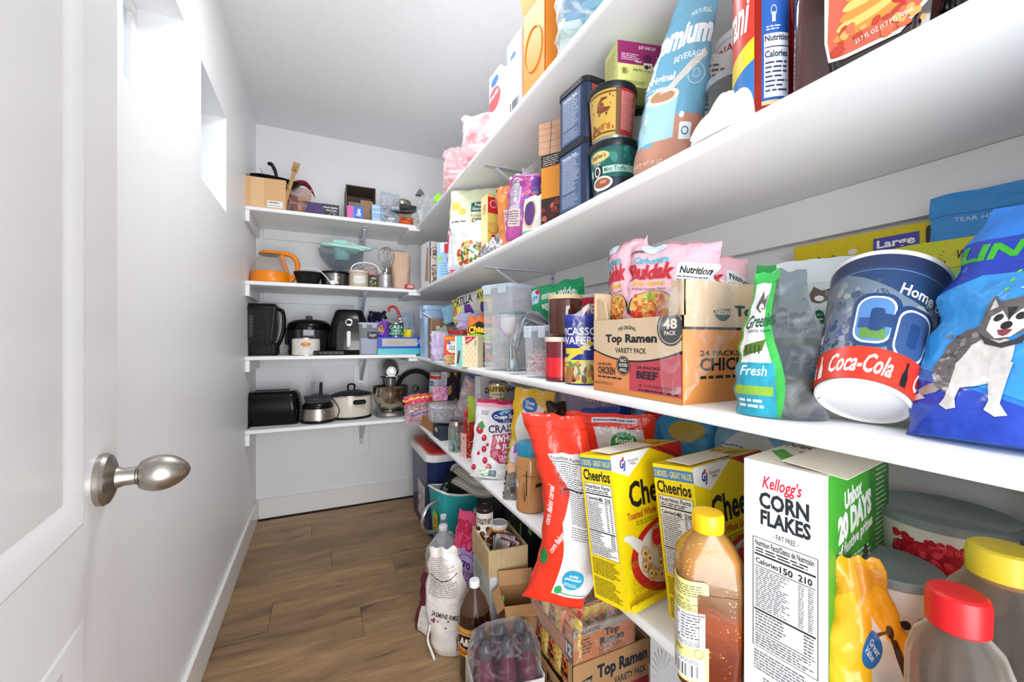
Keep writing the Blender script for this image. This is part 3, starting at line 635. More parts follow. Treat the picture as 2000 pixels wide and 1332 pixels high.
A.rect(0, 0, 1, .235, '#d8331f'); A.text('Coca-Cola', .40, .05, .64, .19, '#f6f1ee', .02, .35); A.text('Coca-Cola', .08, .05, .31, .19, '#f6f1ee', .02, .35); A.text('Coca-Cola', .74, .05, .97, .19, '#f6f1ee', .02, .35)
for x in (.35, .69): A.poly([(x-.014, .03), (x+.014, .03), (x+.014, .1), (x+.005, .15), (x+.005, .2), (x-.005, .2), (x-.005, .15), (x-.014, .1)], '#1c1415' if x > .5 else '#f6f1ee')
A.rect(.30, .33, .33, .4, '#f3f3f3'); A.text('FREE REFILLS', .27, .36, .4, .385, '#e8e8e8', 0, rot=80)
A.build(cyl([(.0465, .004), (.062, .19)])(300, .004, .1895), 'wrap_print', cup, 60, 1, .0004, .00004)
Dv = Vector((.907*.50+.421*.36, -.421*.50+.907*.36, .78)).normalized(); Q = Vector((0, 0, 1)).rotation_difference(Dv); cup.rotation_mode = 'QUATERNION'; cup.rotation_quaternion = Q @ Euler((0, 0, math.radians(-80))).to_quaternion(); cup.location = (.588, .272, Z2+.030)
# --- husky lint roller bag
a = Art(.235/.25, 50)
a.poly([(0, .62), (.12, .68), (.3, .66), (.5, .6), (.7, .66), (1, .62), (1, .86), (0, .84)], '#2340b0'); a.poly([(0, 0), (1, 0), (1, .12), (.5, .1), (.2, .2), (0, .24)], '#2747b8')
a.poly([(0, .3), (.2, .22), (.5, .12), (1, .14), (1, .62), (.7, .66), (.5, .6), (.3, .66), (.12, .68), (0, .62)], '#3a9ae4')
a.ell(.28, .90, .115, .06, '#dfe9f2'); a.ell(.28, .90, .108, .054, '#2a62b8'); a.poly([(.2, .885), (.235, .93), (.25, .91), (.29, .94), (.30, .91), (.34, .89), (.29, .865), (.24, .86)], '#eef3f8')
a.text('LINT ROLLER', -.0, .745, .8, .82, '#3cae2c', .04, .1); 
for i, tx in enumerate(('Extra sticky', 'Easy tear', '90 Sheets x5', '450 Sheets total')): a.text(tx, .28, .69-.038*i, .28+.022*len(tx), .715-.038*i, '#d5e2f6', .02); a.ell(.24, .705-.038*i, .008, None, '#6fce4a', 8)
def dog(A, ox, oy, s):
    P_ = lambda l: [(ox+x*s, oy+y*s) for x, y in l]; G, LG, W, DK = '#65605f', '#9b9592', '#d9d5d2', '#2b2a2d'
    A.poly(P_([(.02, .06), (-.1, .02), (-.14, .08), (-.05, .14), (.1, .16)]), LG); A.poly(P_([(-.12, .05), (-.2, .0), (-.16, -.03), (-.06, .0)]), W)
    A.poly(P_([(0, .12), (-.04, .3), (0, .52), (.12, .64), (.3, .68), (.42, .6), (.46, .42), (.4, .25), (.26, .12), (.12, .04)]), G)
    A.blobs(ox-.01*s, oy+.2*s, ox+.4*s, oy+.6*s, ['#7d7775', '#4f4b4b', '#8f8986', '#5a5554'], 70, .006, .014); A.poly(P_([(.16, .1), (.12, .34), (.2, .5), (.34, .58), (.5, .5), (.5, .3), (.42, .16), (.3, .12)]), W)
    A.poly(P_([(.14, .38), (.1, 0), (.07, -.06), (.13, -.1), (.2, -.08), (.18, 0), (.24, .3)]), W); A.poly(P_([(.36, .34), (.42, 0), (.40, -.08), (.48, -.13), (.56, -.11), (.5, -.02), (.52, .34)]), W)
    A.poly(P_([(.22, .62), (.2, .8), (.25, .94), (.3, .86), (.44, .88), (.5, .96), (.56, .84), (.58, .7), (.52, .58), (.4, .52), (.28, .55)]), G)
    A.poly(P_([(.24, .8), (.26, .9), (.3, .82)]), W); A.poly(P_([(.46, .84), (.5, .92), (.53, .82)]), W)
    A.poly(P_([(.27, .74), (.34, .78), (.4, .7), (.47, .78), (.54, .74), (.55, .64), (.46, .55), (.36, .54), (.28, .62)]), '#ebe8e6'); A.poly(P_([(.37, .8), (.44, .8), (.41, .68)]), DK)
    A.ell(ox+.33*s, oy+.72*s, .018*s*2, None, DK, 10); A.ell(ox+.48*s, oy+.72*s, .018*s*2, None, DK, 10); A.ell(ox+.41*s, oy+.645*s, .03*s*1.3, .022*s*1.6, '#1c1b1d', 12)
    A.poly(P_([(.36, .61), (.46, .61), (.44, .57), (.41, .555), (.38, .57)]), '#8e3f48'); A.poly(P_([(.24, .6), (.3, .5), (.42, .46), (.54, .5), (.57, .6), (.5, .53), (.4, .5), (.3, .55)]), '#3b3a3e')
dog(a, .10, .15, .45)
r = bag('lint_roller_bag', 'shiny blue lint roller bag picturing a sitting husky dog, nearest on the eye level shelf', 'bag', .225, .262, .075, '#2f7fdc', a, 'stand', 44, .007, 14, nu=34, nv=40, bend=lambda p: Vector((p.x+.19*p.z*p.z/.26, p.y, p.z))); put(r, .607, .121, Z2, -86, -16)
# ---------------------------------------------------------------- jars, tubs, cans
def can(name, label, r, h, col, A=None, arc=200, lid='#b9b6b0', group=None, cat='can', taper=1.0, lidcol=None, n=40):
    t = thing(name, label, cat, group); m = mat(col, .35) if isinstance(col, str) else col; rb = r*taper
    MB().lathe([(rb*.96, 0), (rb, .003), (r, h-.004), (r*.97, h)], m, n).obj('body', t, 40)
    b = MB()
    if lidcol: b.lathe([(r*1.0, h-.014), (r*1.045, h-.012), (r*1.045, h+.001), (r*.98, h+.004), (r*.95, h+.001), (0, h+.001)], plas(lidcol), n, cap0=False); b.obj('lid', t, 40)
    else: b.lathe([(r*1.02, h-.004), (r*1.02, h+.001), (r*.95, h+.001), (r*.93, h-.002), (0, h-.002)], STEEL, n, cap0=False); b.lathe([(rb*1.02, 0), (rb*1.02, .004), (rb, .005)], STEEL, n); b.obj('rim', t, 40)
    if A: A.build(cyl([(rb, .003), (r, h-.004)])(arc, .004, h-.006), 'wrap_print', t, 40, 1)
    return t
def tub(name, label, w, d, h, tint='#ffffff', lid='#dfe9f2', r=.02, latches=2, haze=.19, cat='container', fillc=None, fillh=.5, group=None):
    t = thing(name, label, cat, group); m = clear('#f4f9ff', haze, tint, .2)
    b = MB(); hw, hd = w/2, d/2; b.loft([(0, hw*.9, hd*.9, r), (.004, hw*.93, hd*.93, r), (h-.02, hw*.99, hd*.99, r), (h-.012, hw*1.03, hd*1.03, r)], m, cap1=False); b.obj('tub', t, 45)
    b = MB(); lm = clear('#e8f0f8', .45, lid, .3); b.loft([(h-.014, hw*1.05, hd*1.05, r), (h-.002, hw*1.05, hd*1.05, r), (h, hw*1.0, hd*1.0, r), (h-.003, hw*.9, hd*.9, r)], lm); l = b.obj('lid', t, 40)
    for i in range(latches):
        MB().box((i-(latches-1)/2)*w*.5, -hd*1.07, h-.018, w*.24, .006, .032, lm, .002).obj('latch', t)
    if fillc: MB().loft([(.006, hw*.86, hd*.86, r), (h*fillh, hw*.93, hd*.93, r)], fillc).obj('contents', t, 45)
    return t
def packed(b, n, x, y, z0, z1, size, mats_, rr, xf=None):
    for i in range(n):
        s = size*(.6+rr.random()*.8); b.box(rr.uniform(-x, x), rr.uniform(-y, y), rr.uniform(z0, z1), s, s*.7, s*.35, mats_[i % len(mats_)], s*.1, (xf or Matrix()) @ T(0, 0, 0))
zz = lambda y: zr(1, y)
# blue wafer tin
a = Art(1.4, 60); a.rect(0, 0, 1, 1, '#22308c'); a.rect(0, 0, 1, .36, '#d9cf4e'); a.text('PICASSO\nWAFERS', .22, .60, .8, .86, '#eef0f8', .02); a.rect(.3, .45, .6, .54, '#e3d23a'); a.poly([(.2, .3), (.32, .3), (.75, .6), (.7, .66)], '#e1cf4b'); a.ell(.3, .28, .14, .12, '#e6dc7a'); a.text('family\nsize', .2, .24, .4, .33, '#54431c', .01)
a.blobs(.4, .06, .95, .3, ['#6d1f1d', '#b98d55', '#8a4b2c', '#d8c9a0', '#6d8c4f'], 40, .03, .07); a.poly([(.25, 0), (.42, 0), (.48, .24), (.34, .26)], '#a9713e')
r = can('biscuit_tin', 'tall navy blue biscuit tin with blue lid, just left of the open noodle carton', .043, .165, '#22308c', a, 230, lidcol='#3440a8'); x_, y_ = .585, gY(1138, .585); put(r, x_, y_, zz(y_), -55)
# candle jars
r = thing('candle_jar', 'frosted deep red candle jar with cream rim, standing under the brown glass jar', 'candle'); x_, y_ = .575, .932
b = MB(); RG = mat('#a3121f', .25, coat=.5); b.lathe([(.036, 0), (.041, .004), (.041, .104)], mat('#6e1220', .2, coat=.6), 44); b.obj('jar', r)
MB().lathe([(.0412, .012), (.0415, .014), (.0415, .060), (.0412, .062)], mat('#d41225', .25, coat=.6), 44, cap0=False, cap1=False).obj('wax', r); MB().lathe([(.042, .103), (.043, .105), (.043, .113), (.041, .115)], mat('#e6d5c6', .4), 44).obj('lid', r); put(r, x_, y_, zz(y_))
r = thing('glass_jar', 'amber brown glass jar with pale wooden lid, stacked on the red candle jar', 'jar')
BG = mat('#5a2410', .08, coat=.8, trans=.35); b = MB(); b.lathe([(.030, 0), (.039, .003), (.044, .014), (.0445, .09), (.043, .096)], BG, 44); b.obj('jar', r); MB().lathe([(.035, .03), (.0405, .035), (.0405, .07)], mat('#6f2f18', .5), 30).obj('wax', r, 40)
MB().lathe([(.0455, .097), (.046, .099), (.046, .106), (.044, .108)], mat('#d8b98e', .5, bump=.2, bs=50, stretch=(1, 12, 1)), 44).obj('lid', r); put(r, x_+.01, y_-.006, zz(y_)+.1165)
# square tub with pink sticks
x_, y_ = .60, 1.045; r = tub('storage_tub', 'short clear latched container full of pink candy sticks, beside the red candle', .108, .108, .148)
rr = random.Random(5); b = MB(); pm = [mat('#f0a7ae', .4), mat('#e88a94', .4), mat('#f6c9c4', .4)]
for i in range(90):
    x, y = rr.uniform(-.038, .038), rr.uniform(-.038, .038); an = rr.uniform(0, 6.28); l = rr.uniform(.02, .04); z0 = rr.uniform(.01, .06); z1 = z0+rr.uniform(-.01, .045)
    cx = lambda v: max(-.042, min(.042, v)); b.tube([(cx(x-l*math.cos(an)), cx(y-l*math.sin(an)), z0), (x, y, (z0+z1)/2+.008), (cx(x+l*math.cos(an)), cx(y+l*math.sin(an)), z1)], .0015, pm[i % 3], 5)
o = b.obj('candy_sticks', r, 60); o['kind'] = 'stuff'; put(r, x_, y_, zz(y_), -70)
# tall clear container
x_, y_ = .615, 1.36; r = tub('storage_tub', 'tall clear latched container with white lid holding a zip bag, on the middle shelf', .150, .13, .305, lid='#e9f1fb', haze=.23)
b = MB(); b.grid(lambda u, v: ((u-.5)*.12, -.02-.02*math.sin(PI*u)+.012*wv((u*4, v*5, 3), 1.4), .01+v*.19), 14, 18, clear('#ffffff', .25, rough=.1, bump=.7, bs=40, patch=.3)); b.obj('zip_bag', r, 60)
b = MB(); b.tube(spl([(-.02, -.045, .20), (.0, -.05, .17), (.02, -.05, .14), (.045, -.045, .115)]), .0025, mat('#d36ad0', .4), 6); b.obj('zipper', r); b = MB(); packed(b, 40, .05, .03, .01, .075, .022, [mat('#b5aaa0', .6), mat('#cfc5ba', .6), mat('#948b85', .6)], rr); o = b.obj('contents', r); o['kind'] = 'stuff'
MB().box(.03, .0, .16, .07, .07, .06, mat('#f2f2f2', .4), .004).obj('white_lid', r); MB().box(.02, .0, .205, .09, .05, .008, mat('#2f8c93', .3), .003).obj('teal_tray', r)
put(r, x_, y_, zz(y_), -68)
# grey twisted bag strips hanging between containers
r = thing('plastic_bag', 'twisted grey plastic carrier bag hanging between the two clear containers', 'bag'); b = MB(); GB = [mat('#8d99a3', .35, bump=.5, bs=60), mat('#a8b1b8', .35, bump=.5, bs=60), mat('#717d88', .4, bump=.5, bs=60), mat('#9c8f8b', .4, bump=.5, bs=60)]; rr = random.Random(8)
for i in range(34):
    o_ = lambda s: rr.uniform(-s, s); t1 = rr.uniform(0, 1)
    b.tube(spl([(.03+o_(.02), -.07+o_(.015), .135+o_(.015)), (.0+o_(.02), -.035+o_(.015), .175+o_(.018)), (-.012+o_(.012), .0+o_(.012), .168+o_(.02)), (-.035+o_(.01), .028+o_(.01), .11+o_(.02)), (-.045+o_(.008), .03+o_(.014), .05+o_(.01)), (-.048+o_(.012), .022+o_(.02), .008+rr.random()*.012)], 5), rr.uniform(.004, .0085), GB[i % 4], 6, flat=.5)
b.obj('bag', r, 60); x_, y_ = .60, 1.165; put(r, x_, y_, zz(y_), 12)
# green noodle bag
a = Art(1.9, 61); a.rrect(.04, .5, .24, .9, '#c9e4f5', .05); a.ell(.2, .82, .05, .07, '#c62c3a'); a.text('extra wide', .3, .56, .9, .78, '#f4faf5', .02); a.text('egg noodles', .3, .26, .9, .5, '#f4faf5', .02); a.text('great', .08, .6, .2, .75, '#3277b8', .02, .2)
r = bag('noodle_bag', 'shiny green bag of extra wide noodles lying on top behind the grey plastic bag', 'bag', .20, .12, .07, '#1b9d63', a, 'pillow', 14, .006); put(r, .70, gY(1092, .70), zz(1)+.175, -62, 0, -6)
r = carton('pasta_box', 'plain dark green pasta carton holding up the green noodle bag', 'box', .14, .08, .172, '#2c3a33', ch=.002); put(r, .72, gY(1085, .72), zz(1), -70)
# red pasta box
a = Art(.5, 62); a.rect(0, .52, 1, .6, '#ecebe9'); a.text('AMERICAN\nBEAUTY', .16, .64, .96, .88, '#f6f2f0', .03); a.rect(0, .96, 1, 1, '#d8d4d2'); a.text('SPAGHETTI', .1, .4, .9, .48, '#f6f2f0', .01)
r = carton('pasta_box', 'red and white pasta box standing behind the big noodle carton', 'box', .10, .05, .235, '#c81f3a', a); put(r, .70, gY(1172, .70), zz(.8), -75)
# snack bag orange and black
a = Art(.62, 63); a.rect(0, 0, 1, 1, '#e9e4da'); a.poly([(0, .62), (0, 1), (1, 1), (1, .72), (.5, .66)], '#ee7a36'); a.ell(.55, .72, .42, .14, '#2a2219', rot=6); a.text('Cheetos', .18, .645, .96, .80, '#f6cf2d', .05, .15)
a.poly([(0, .58), (.3, .64), (.9, .6), (1, .66), (1, .48), (.5, .5), (.1, .42)], '#a8cf3a'); a.poly([(.1, .42), (.5, .48), (1, .44), (1, .1), (.6, .04), (.15, .16)], '#2b2a2e'); a.blobs(.4, .05, .95, .4, ['#e4402a', '#ee8a34', '#f4f1ec', '#2b2a2e'], 26, .04, .1); a.poly([(0, 0), (.3, .02), (.1, .2), (0, .3)], '#c9c5cf')
x_, y_ = .595, 1.60; r = bag('snack_bag', 'orange, green and black snack bag standing left of the tall clear container', 'bag', .14, .21, .06, '#ee7a36', a, 'pillow', 17, .007); put(r, x_, y_, zz(y_), -50, -6)
# peanut jar + wafer box
x_, y_ = .575, 1.93; r = can('nut_jar', 'round clear nut jar with red lid standing behind the wafer box', .062, .150, clear('#e9e6dd', .25, '#d9cfb6', .2), None, lidcol='#c41c26', cat='jar'); put(r, x_+.035, y_-.04, zz(y_))
b = MB(); b.lathe([(.055, .006), (.055, .1)], mat('#b99a6c', .7, bump=.8, bs=200, var=.3), 30); b.obj('peanuts', r)
a = Art(.55, 64); a.rect(0, 0, 1, 1, '#e9553a'); a.rect(0, .0, 1, .28, '#d8b98c'); a.blobs(0, 0, 1, .3, ['#c99a62', '#e3c79b', '#b4834e'], 60, .05, .09); a.text('PEANUTS', .04, .86, .96, .97, '#f8c21c', .03); a.ell(.5, .6, .36, .22, '#f3f2ee'); a.text('honey\nroasted', .25, .5, .78, .66, '#34303a', .02); a.ell(.3, .74, .1, .05, '#3b6cb8')
r = carton('peanut_box', 'orange and white peanuts box standing left of the blue wafer box', 'box', .082, .05, .125, '#d8d1b0', a); put(r, .555, gY(888, .555), zz(2), -38)
a = Art(.8, 65); a.rect(0, 0, 1, 1, '#efe2b6'); a.rect(.05, 0, .32, 1, '#86d0d0')
for i in range(6):
    for j in range(8): a.poly([(.4+i*.1, .08+j*.1), (.44+i*.1, .12+j*.1), (.4+i*.1, .16+j*.1), (.36+i*.1, .12+j*.1)], '#f4eddc' if (i+j) % 2 else '#f0c79a')
a.poly([(.45, .98), (.98, .98), (.5, .72)], '#c92f4c'); a.text('Nabisco', .5, .86, .76, .93, '#f4e6e6', .01, 0, 35); a.poly([(.08, .1), (.16, .12), (.24, .5), (.18, .55), (.12, .4)], '#6b3426'); a.rect(.0, 0, .05, 1, '#e8f3f0'); a.rect(.9, .7, .95, .85, '#4d9a8c')
r = carton('wafer_box', 'cream and aqua wafer box with a pink corner triangle', 'box', .105, .045, .125, '#efe2b6', a); put(r, .545, gY(917, .545), zz(1.8), -52)
# crumpled bits by the corner
def crumple(name, label, w, h, d, m, x, y, z, rz=0, seed=1, cat='bag', rx=0, ry=0, wr=.012, A=None, fr=22, kind='sack'):
    r = bag(name, label, cat, w, h, d, '#fff', A, kind, seed, wr, fr, m=m, nu=22, nv=24); return put(r, x, y, z, rz, rx, ry)
crumple('paper_bag', 'crumpled lilac tissue bag slumped beside the peanuts box', .085, .14, .06, mat('#cfc0e2', .5, bump=.4, bs=40), .556, gY(856, .556), zz(2.2), -40, 3)
crumple('paper_bag', 'white and green leaf printed wrapping behind the peanuts box', .10, .18, .05, mat('#d9dbcb', .6, bump=.4, bs=60, var=.25), .63, gY(868, .63), zz(2.2), -40, 5)
crumple('paper_bag', 'pale lavender crumpled paper on top of the red lidded nut jar', .13, .08, .06, mat('#c8c4ea', .55, bump=.3, bs=40), .64, 1.86, zz(1.9)+.158, -40, 6)
# red popcorn box
a = Art(.8, 66); a.rect(0, .82, 1, .86, '#e7ded4'); a.text('POP', .18, .42, 1.1, .62, '#efd9ae', .04); a.poly([(.3, .72), (.75, .70), (.75, .98), (.3, .96)], '#9fb4dd'); a.poly([(.35, .72), (.55, .78), (.72, .72), (.72, .7), (.3, .7)], '#4a57b4'); a.bars(.03, .1, .07, .9, '#efe6dc', 12, False)
r = carton('popcorn_box', 'dark red popcorn box with cream lettering near the corner', 'box', .13, .06, .268, '#8e1430', a); put(r, .70, gY(873, .70), zz(2.3), -30)
# tortilla chip bag on its side + light blue bag
a = Art(1.6, 67); a.rect(0, 0, 1, 1, '#c9c5c2'); a.poly([(0, 0), (.35, 0), (.25, 1), (0, 1)], '#e8df6c'); a.poly([(.8, 0), (1, 0), (1, 1), (.72, 1)], '#e8df6c'); a.text('TORTILLA', .04, .5, .62, .86, '#2c2a2c', .03); a.text('AVIA', .72, .5, .98, .8, '#2c2a2c', .03); a.poly([(.35, .1), (.5, .0), (.6, .15), (.55, .45), (.42, .5)], '#5b2f86'); a.poly([(.75, .05), (.9, .05), (.92, .35), (.8, .4)], '#4c2674'); a.ell(.12, .4, .09, .2, '#b98a4a')
r = bag('chip_bag', 'grey, yellow and purple tortilla chip bag lying across the boxes', 'bag', .23, .13, .07, '#c9c5c2', a, 'pillow', 23, .006); put(r, .66, gY(925, .66), zz(1.9)+.215, -52, -10, -16)
r = carton('cracker_box', 'plain cream cracker box under the tortilla chip bag', 'box', .20, .07, .20, '#cfc6b4'); put(r, .72, gY(925, .72), zz(1.9), -80)
r = bag('chip_bag', 'light blue foil chip bag behind the dark red popcorn box', 'bag', .16, .10, .05, '#8fc3e0', None, 'pillow', 24, .006); put(r, .665, gY(893, .665), zz(2)+.21, -40, -10, -14)
r = carton('cracker_box', 'plain pale blue cracker box under the light blue chip bag', 'box', .13, .06, .195, '#a9bccb'); put(r, .70, gY(893, .70), zz(2), -60)
# blue bin with open brown carton in front
r = thing('storage_bin', 'tall pale blue plastic storage bin standing in the shelf corner', 'bin'); b = MB(); m = plas('#a9c8ec', .3)
b.loft([(0, .055, .07, .015), (.27, .062, .078, .015), (.275, .068, .084, .015), (.30, .068, .084, .015), (.30, .060, .076, .015), (.02, .053, .068, .012)], m, cap1=True); b.obj('bin', r, 40); MB().box(-.066, 0, .25, .01, .04, .05, m, .003).obj('latch', r); put(r, .60, 2.44, zz(2.44), 0)
r = openbox('cardboard_box', 'open brown cardboard carton with a white flap, leaning beside the blue bin', 'box', .10, .11, .225, '#a98562', (('L', .05, 60), ('F', .07, 110)), '#e9eef2', cut=.15); put(r, .597, 2.268, zz(2.25), -6)
# pouches near the corner
r = crumple('clear_bag', 'tall clear cellophane bag standing in the corner by the blue boxes', .12, .26, .06, clear('#dfe8f6', .18, '#e2ebf7', .1, .6, 20, .2), .50, 2.72, ZB[1], 10, 9, 'bag')
r = bag('snack_bag', 'small yellow snack pouch tucked behind the blue bin', 'bag', .05, .155, .03, '#e6d81f', None, 'pillow', 26, .004); put(r, .492, 2.62, ZB[1], -30)
# ================================================================ right wall, lowest shelf
zl = lambda y: zr(0, y); YE = '#f5d90e'
def cereal(name, label, X, Y, rz, rx, sd):
    w, d, h = .225, .085, .282; a = Art(w/h, sd)
    a.rect(0, 0, 1, 1, YE); a.poly([(0, 1), (.52, 1), (.2, .84), (0, .9)], '#f2f1ee'); a.poly([(.52, 1), (1, 1), (1, .86), (.85, .9)], '#c9252b'); a.poly([(.6, 1), (.66, 1), (1, .88), (1, .84)], '#8e1b22')
    a.text('G', .10, .90, .16, .965, '#2a3c8f', .05, .2); a.text('J', .14, .88, .18, .95, '#2a3c8f', .05, .2); a.ell(.15, .965, .014, .012, '#e23b30'); a.text('General\nMills', .2, .91, .34, .955, '#3a3a4a', .0)
    a.text('Cheerios', .17, .62, 1.02, .80, '#1c1a17', .03); a.text('Toasted Whole Grain Oat Cereal', .12, .55, .95, .60, '#b5372a', .02); a.para(.22, .50, .75, .535, 2, '#8a7a1c', .4, .1)
    a.ell(.60, .265, .50, .245, '#c92a26', 44); a.ell(.62, .275, .43, .205, '#f0ede8', 44); a.poly([(.06, .44), (.14, .46), (.26, .40), (.34, .2), (.2, .33)], '#f0ede8'); a.ell(.08, .445, .035, .02, '#f0ede8')
    for i in range(58):
        x = a.r.uniform(.20, .98); y = a.r.uniform(.09, .44)
        if ((x-.62)/.40)**2+((y-.27)/.185)**2 < 1:
            a.ell(x, y, .048, .036, a.r.choice(['#d9a45c', '#c98f48', '#e6b976']), 16, rot=a.r.uniform(-30, 30)); a.ell(x, y+.002, .036, .026, '#edcb93', 14); a.ell(x, y, .016, .012, '#8b5a2a', 10)
    for x, y in ((.42, .40), (.62, .22), (.8, .42)): a.ell(x, y, .07, .055, '#d2293a', 14); a.blobs(x-.05, y-.04, x+.05, y+.04, ['#ec6a72', '#a8152a'], 10, .006, .01)
    a.rect(0, 0, 1, .05, YE); a.text('2 - 1 LB 4.25 OZ', .05, .115, .26, .145, '#9a6a14', .0); a.text('(20.25 oz) (575g) CARTONS', .05, .075, .5, .105, '#9a6a14', .0); a.text('NET WT 2 LB 8.5 OZ (2.5 LB) (1.14kg)', .05, .035, .6, .065, '#9a6a14', .01); a.ring(.08, .18, .025, .2, '#9a7a14'); a.para(.04, .27, .16, .31, 3, '#a98f18', .4, .3)
    b = Art(d/h, sd+1); b.rect(0, 0, 1, 1, YE); b.rect(0, .905, 1, .975, '#4a7fb0'); b.text('2 BOXES - GREAT VALUE', .04, .92, .96, .96, '#f3e14a', .01); b.text('Cheerios', .06, .815, .92, .895, '#1c1a17', .03)
    b.nutri(.07, .30, .93, .80, ('140', '210')); b.para(.08, .17, .92, .285, 9, '#7a6c12', .45, .08); b.para(.08, .03, .92, .155, 10, '#7a6c12', .45, .08)
    c = Art(w/d, sd+2); c.rect(0, 0, 1, 1, '#f0cf12'); c.text('100% WHOLE GRAIN OATS', .3, .5, .72, .68, '#b04a1e', .01, 0, 180); c.text('Cheerios', .5, .68, .85, .92, '#8e5a10', .02, 0, 180); c.rect(.03, .1, .32, .12, '#a1561c'); c.rect(.03, .3, .32, .32, '#a1561c'); c.para(.05, .15, .3, .28, 2, '#a1561c', .5, .1); c.para(.68, .15, .95, .5, 4, '#4a4313', .4, .12); c.rect(.32, 0, .62, .28, '#d3cf9f'); c.blobs(.33, .02, .6, .26, ['#d9a45c', '#c3372c', '#ecd6a0', '#7a4a20'], 20, .015, .03)
    r = carton(name, label, 'cereal box', w, d, h, YE, a, b, None, c)
    MB().box(-.04, .012, h+.0045, .13, .05, .001, card('#e9e4d2'), 0, T(0, 0, 0) @ RX(4)).obj('flap', r); return put(r, X, Y, zl(Y), rz, rx)
cereal('cereal_box', 'yellow oat cereal box hanging over the shelf edge, beside the red cereal bag', .617, .655, 9, -9, 70)
cereal('cereal_box', 'yellow oat cereal box standing behind the tall honey bottle', .700, .536, 7, -8, 74)
# corn flakes carton
w, d, h = .225, .098, .345; a = Art(d/h, 80); a.rect(0, 0, 1, 1, '#f1f1f2'); a.text("Kellogg's", .24, .885, .72, .95, '#cf2038', .02, .3); a.text('CORN', .20, .82, .80, .885, '#23292e', .04); a.text('FLAKES', .22, .755, .82, .815, '#23292e', .04); a.text('- FAT FREE -', .38, .715, .68, .735, '#33393e', .01)
a.nutri(.12, .27, .90, .70, ('150', '210'), '#f1f1f2', rows=20, head='Nutrition Facts/Datos de Nutrición'); a.para(.14, .18, .88, .26, 7, '#5b5e62', .4, .07); a.para(.26, .12, .8, .165, 4, '#5b5e62', .4, .07); a.rect(.3, .02, .9, .10, '#e9e9ea'); a.para(.4, .04, .8, .09, 3, '#cf2038')
b = Art(w/h, 81); b.rect(0, 0, 1, 1, '#3f9c2e'); b.rect(.62, 0, 1, 1, '#2f7f2a'); b.text('Unbox', .22, .86, .50, .93, '#ebeeea', .05, .1, 8); b.text('20 DAYS', .12, .755, .66, .86, '#ebeeea', .07, .1, 8); b.text('of festive prizes', .12, .69, .68, .75, '#ebeeea', .04, .1, 8); b.para(.1, .61, .7, .67, 3, '#dfeedd', .4, .08)
b.para(.74, .5, .96, .95, 22, '#b7d6ae', .35, .12); b.poly([(.3, .1), (.62, .1), (.6, .5), (.35, .48)], '#5a1d1f'); b.poly([(.28, .42), (.45, .55), (.62, .46), (.6, .38), (.3, .36)], '#8e2024'); b.rect(.35, .12, .5, .34, '#c58a4a'); b.ell(.2, .50, .05, .03, '#ef8a1d'); b.ell(.55, .60, .05, .07, '#3b3f2a'); b.poly([(.06, .30), (.2, .36), (.24, .26), (.12, .22)], '#39307c'); b.poly([(.06, .33), (.2, .39), (.2, .36), (.06, .30)], '#e5e5ee'); b.ell(.16, .14, .14, .10, '#cf2a33'); b.text('50', .08, .12, .24, .17, '#f5e9e9', .04); b.poly([(0, 0), (1, 0), (1, .06), (0, .1)], '#8e2024')
for x, y in ((.1, .45), (.45, .66), (.75, .4), (.3, .58)): b.poly([(x, y-.012), (x+.004, y), (x, y+.012), (x-.004, y)], '#e9f6e4')
c = Art(w/d, 82); c.rect(0, 0, 1, 1, '#e3ddd0'); c.poly([(.08, .55), (.3, .95), (.42, .9), (.22, .5)], '#3f9c2e'); c.poly([(.24, .35), (.42, .7), (.5, .6), (.34, .3)], '#cf2a33'); c.text('CORN\nFLAKES', .5, .45, .78, .95, '#23292e', .03, 0, 90); c.rect(.45, .12, .65, .3, '#3f6fa8'); c.text('OPEN', .48, .15, .62, .27, '#dfe7f2', .02); c.rrect(.05, .1, .16, .25, '#c9c3b6', .01)
r = carton('cereal_box', "tall white corn flakes box with a green side panel reading 20 days", 'cereal box', w, d, h, '#efefef', b, a, None, c); put(r, .655, .353, zl(.3), 9)
MB().box(-.03, 0, h+.004, .15, .07, .001, card('#d9d2c3'), 0, RX(5)).obj('flap', r)
# honey bottle, crystallised
hm = bpy.data.materials.new('honey'); hm.use_nodes = True; nt = hm.node_tree; N = nt.nodes; L = nt.links; P = N['Principled BSDF']
tc = N.new('ShaderNodeTexCoord'); sx = N.new('ShaderNodeSeparateXYZ'); L.new(tc.outputs['Object'], sx.inputs[0]); n = N.new('ShaderNodeTexNoise'); n.inputs['Scale'].default_value = 22; n.inputs['Detail'].default_value = 6; n.inputs['Distortion'].default_value = 1.2; L.new(tc.outputs['Object'], n.inputs['Vector'])
ma = N.new('ShaderNodeMath'); ma.operation = 'MULTIPLY_ADD'; ma.inputs[1].default_value = .055; L.new(n.outputs[0], ma.inputs[0]); L.new(sx.outputs[2], ma.inputs[2]); cr = N.new('ShaderNodeValToRGB'); L.new(ma.outputs[0], cr.inputs[0]); mr = cr.color_ramp
mr.elements[0].position = .08; mr.elements[0].color = lin('#5e1f06'); mr.elements[1].position = .275; mr.elements[1].color = lin('#7d6238')
for p_, c_ in ((.135, '#86380c'), (.155, '#6a4022'), (.19, '#7d5a2e'), (.215, '#a0692a'), (.24, '#a57434')): q = mr.elements.new(p_); q.color = lin(c_)
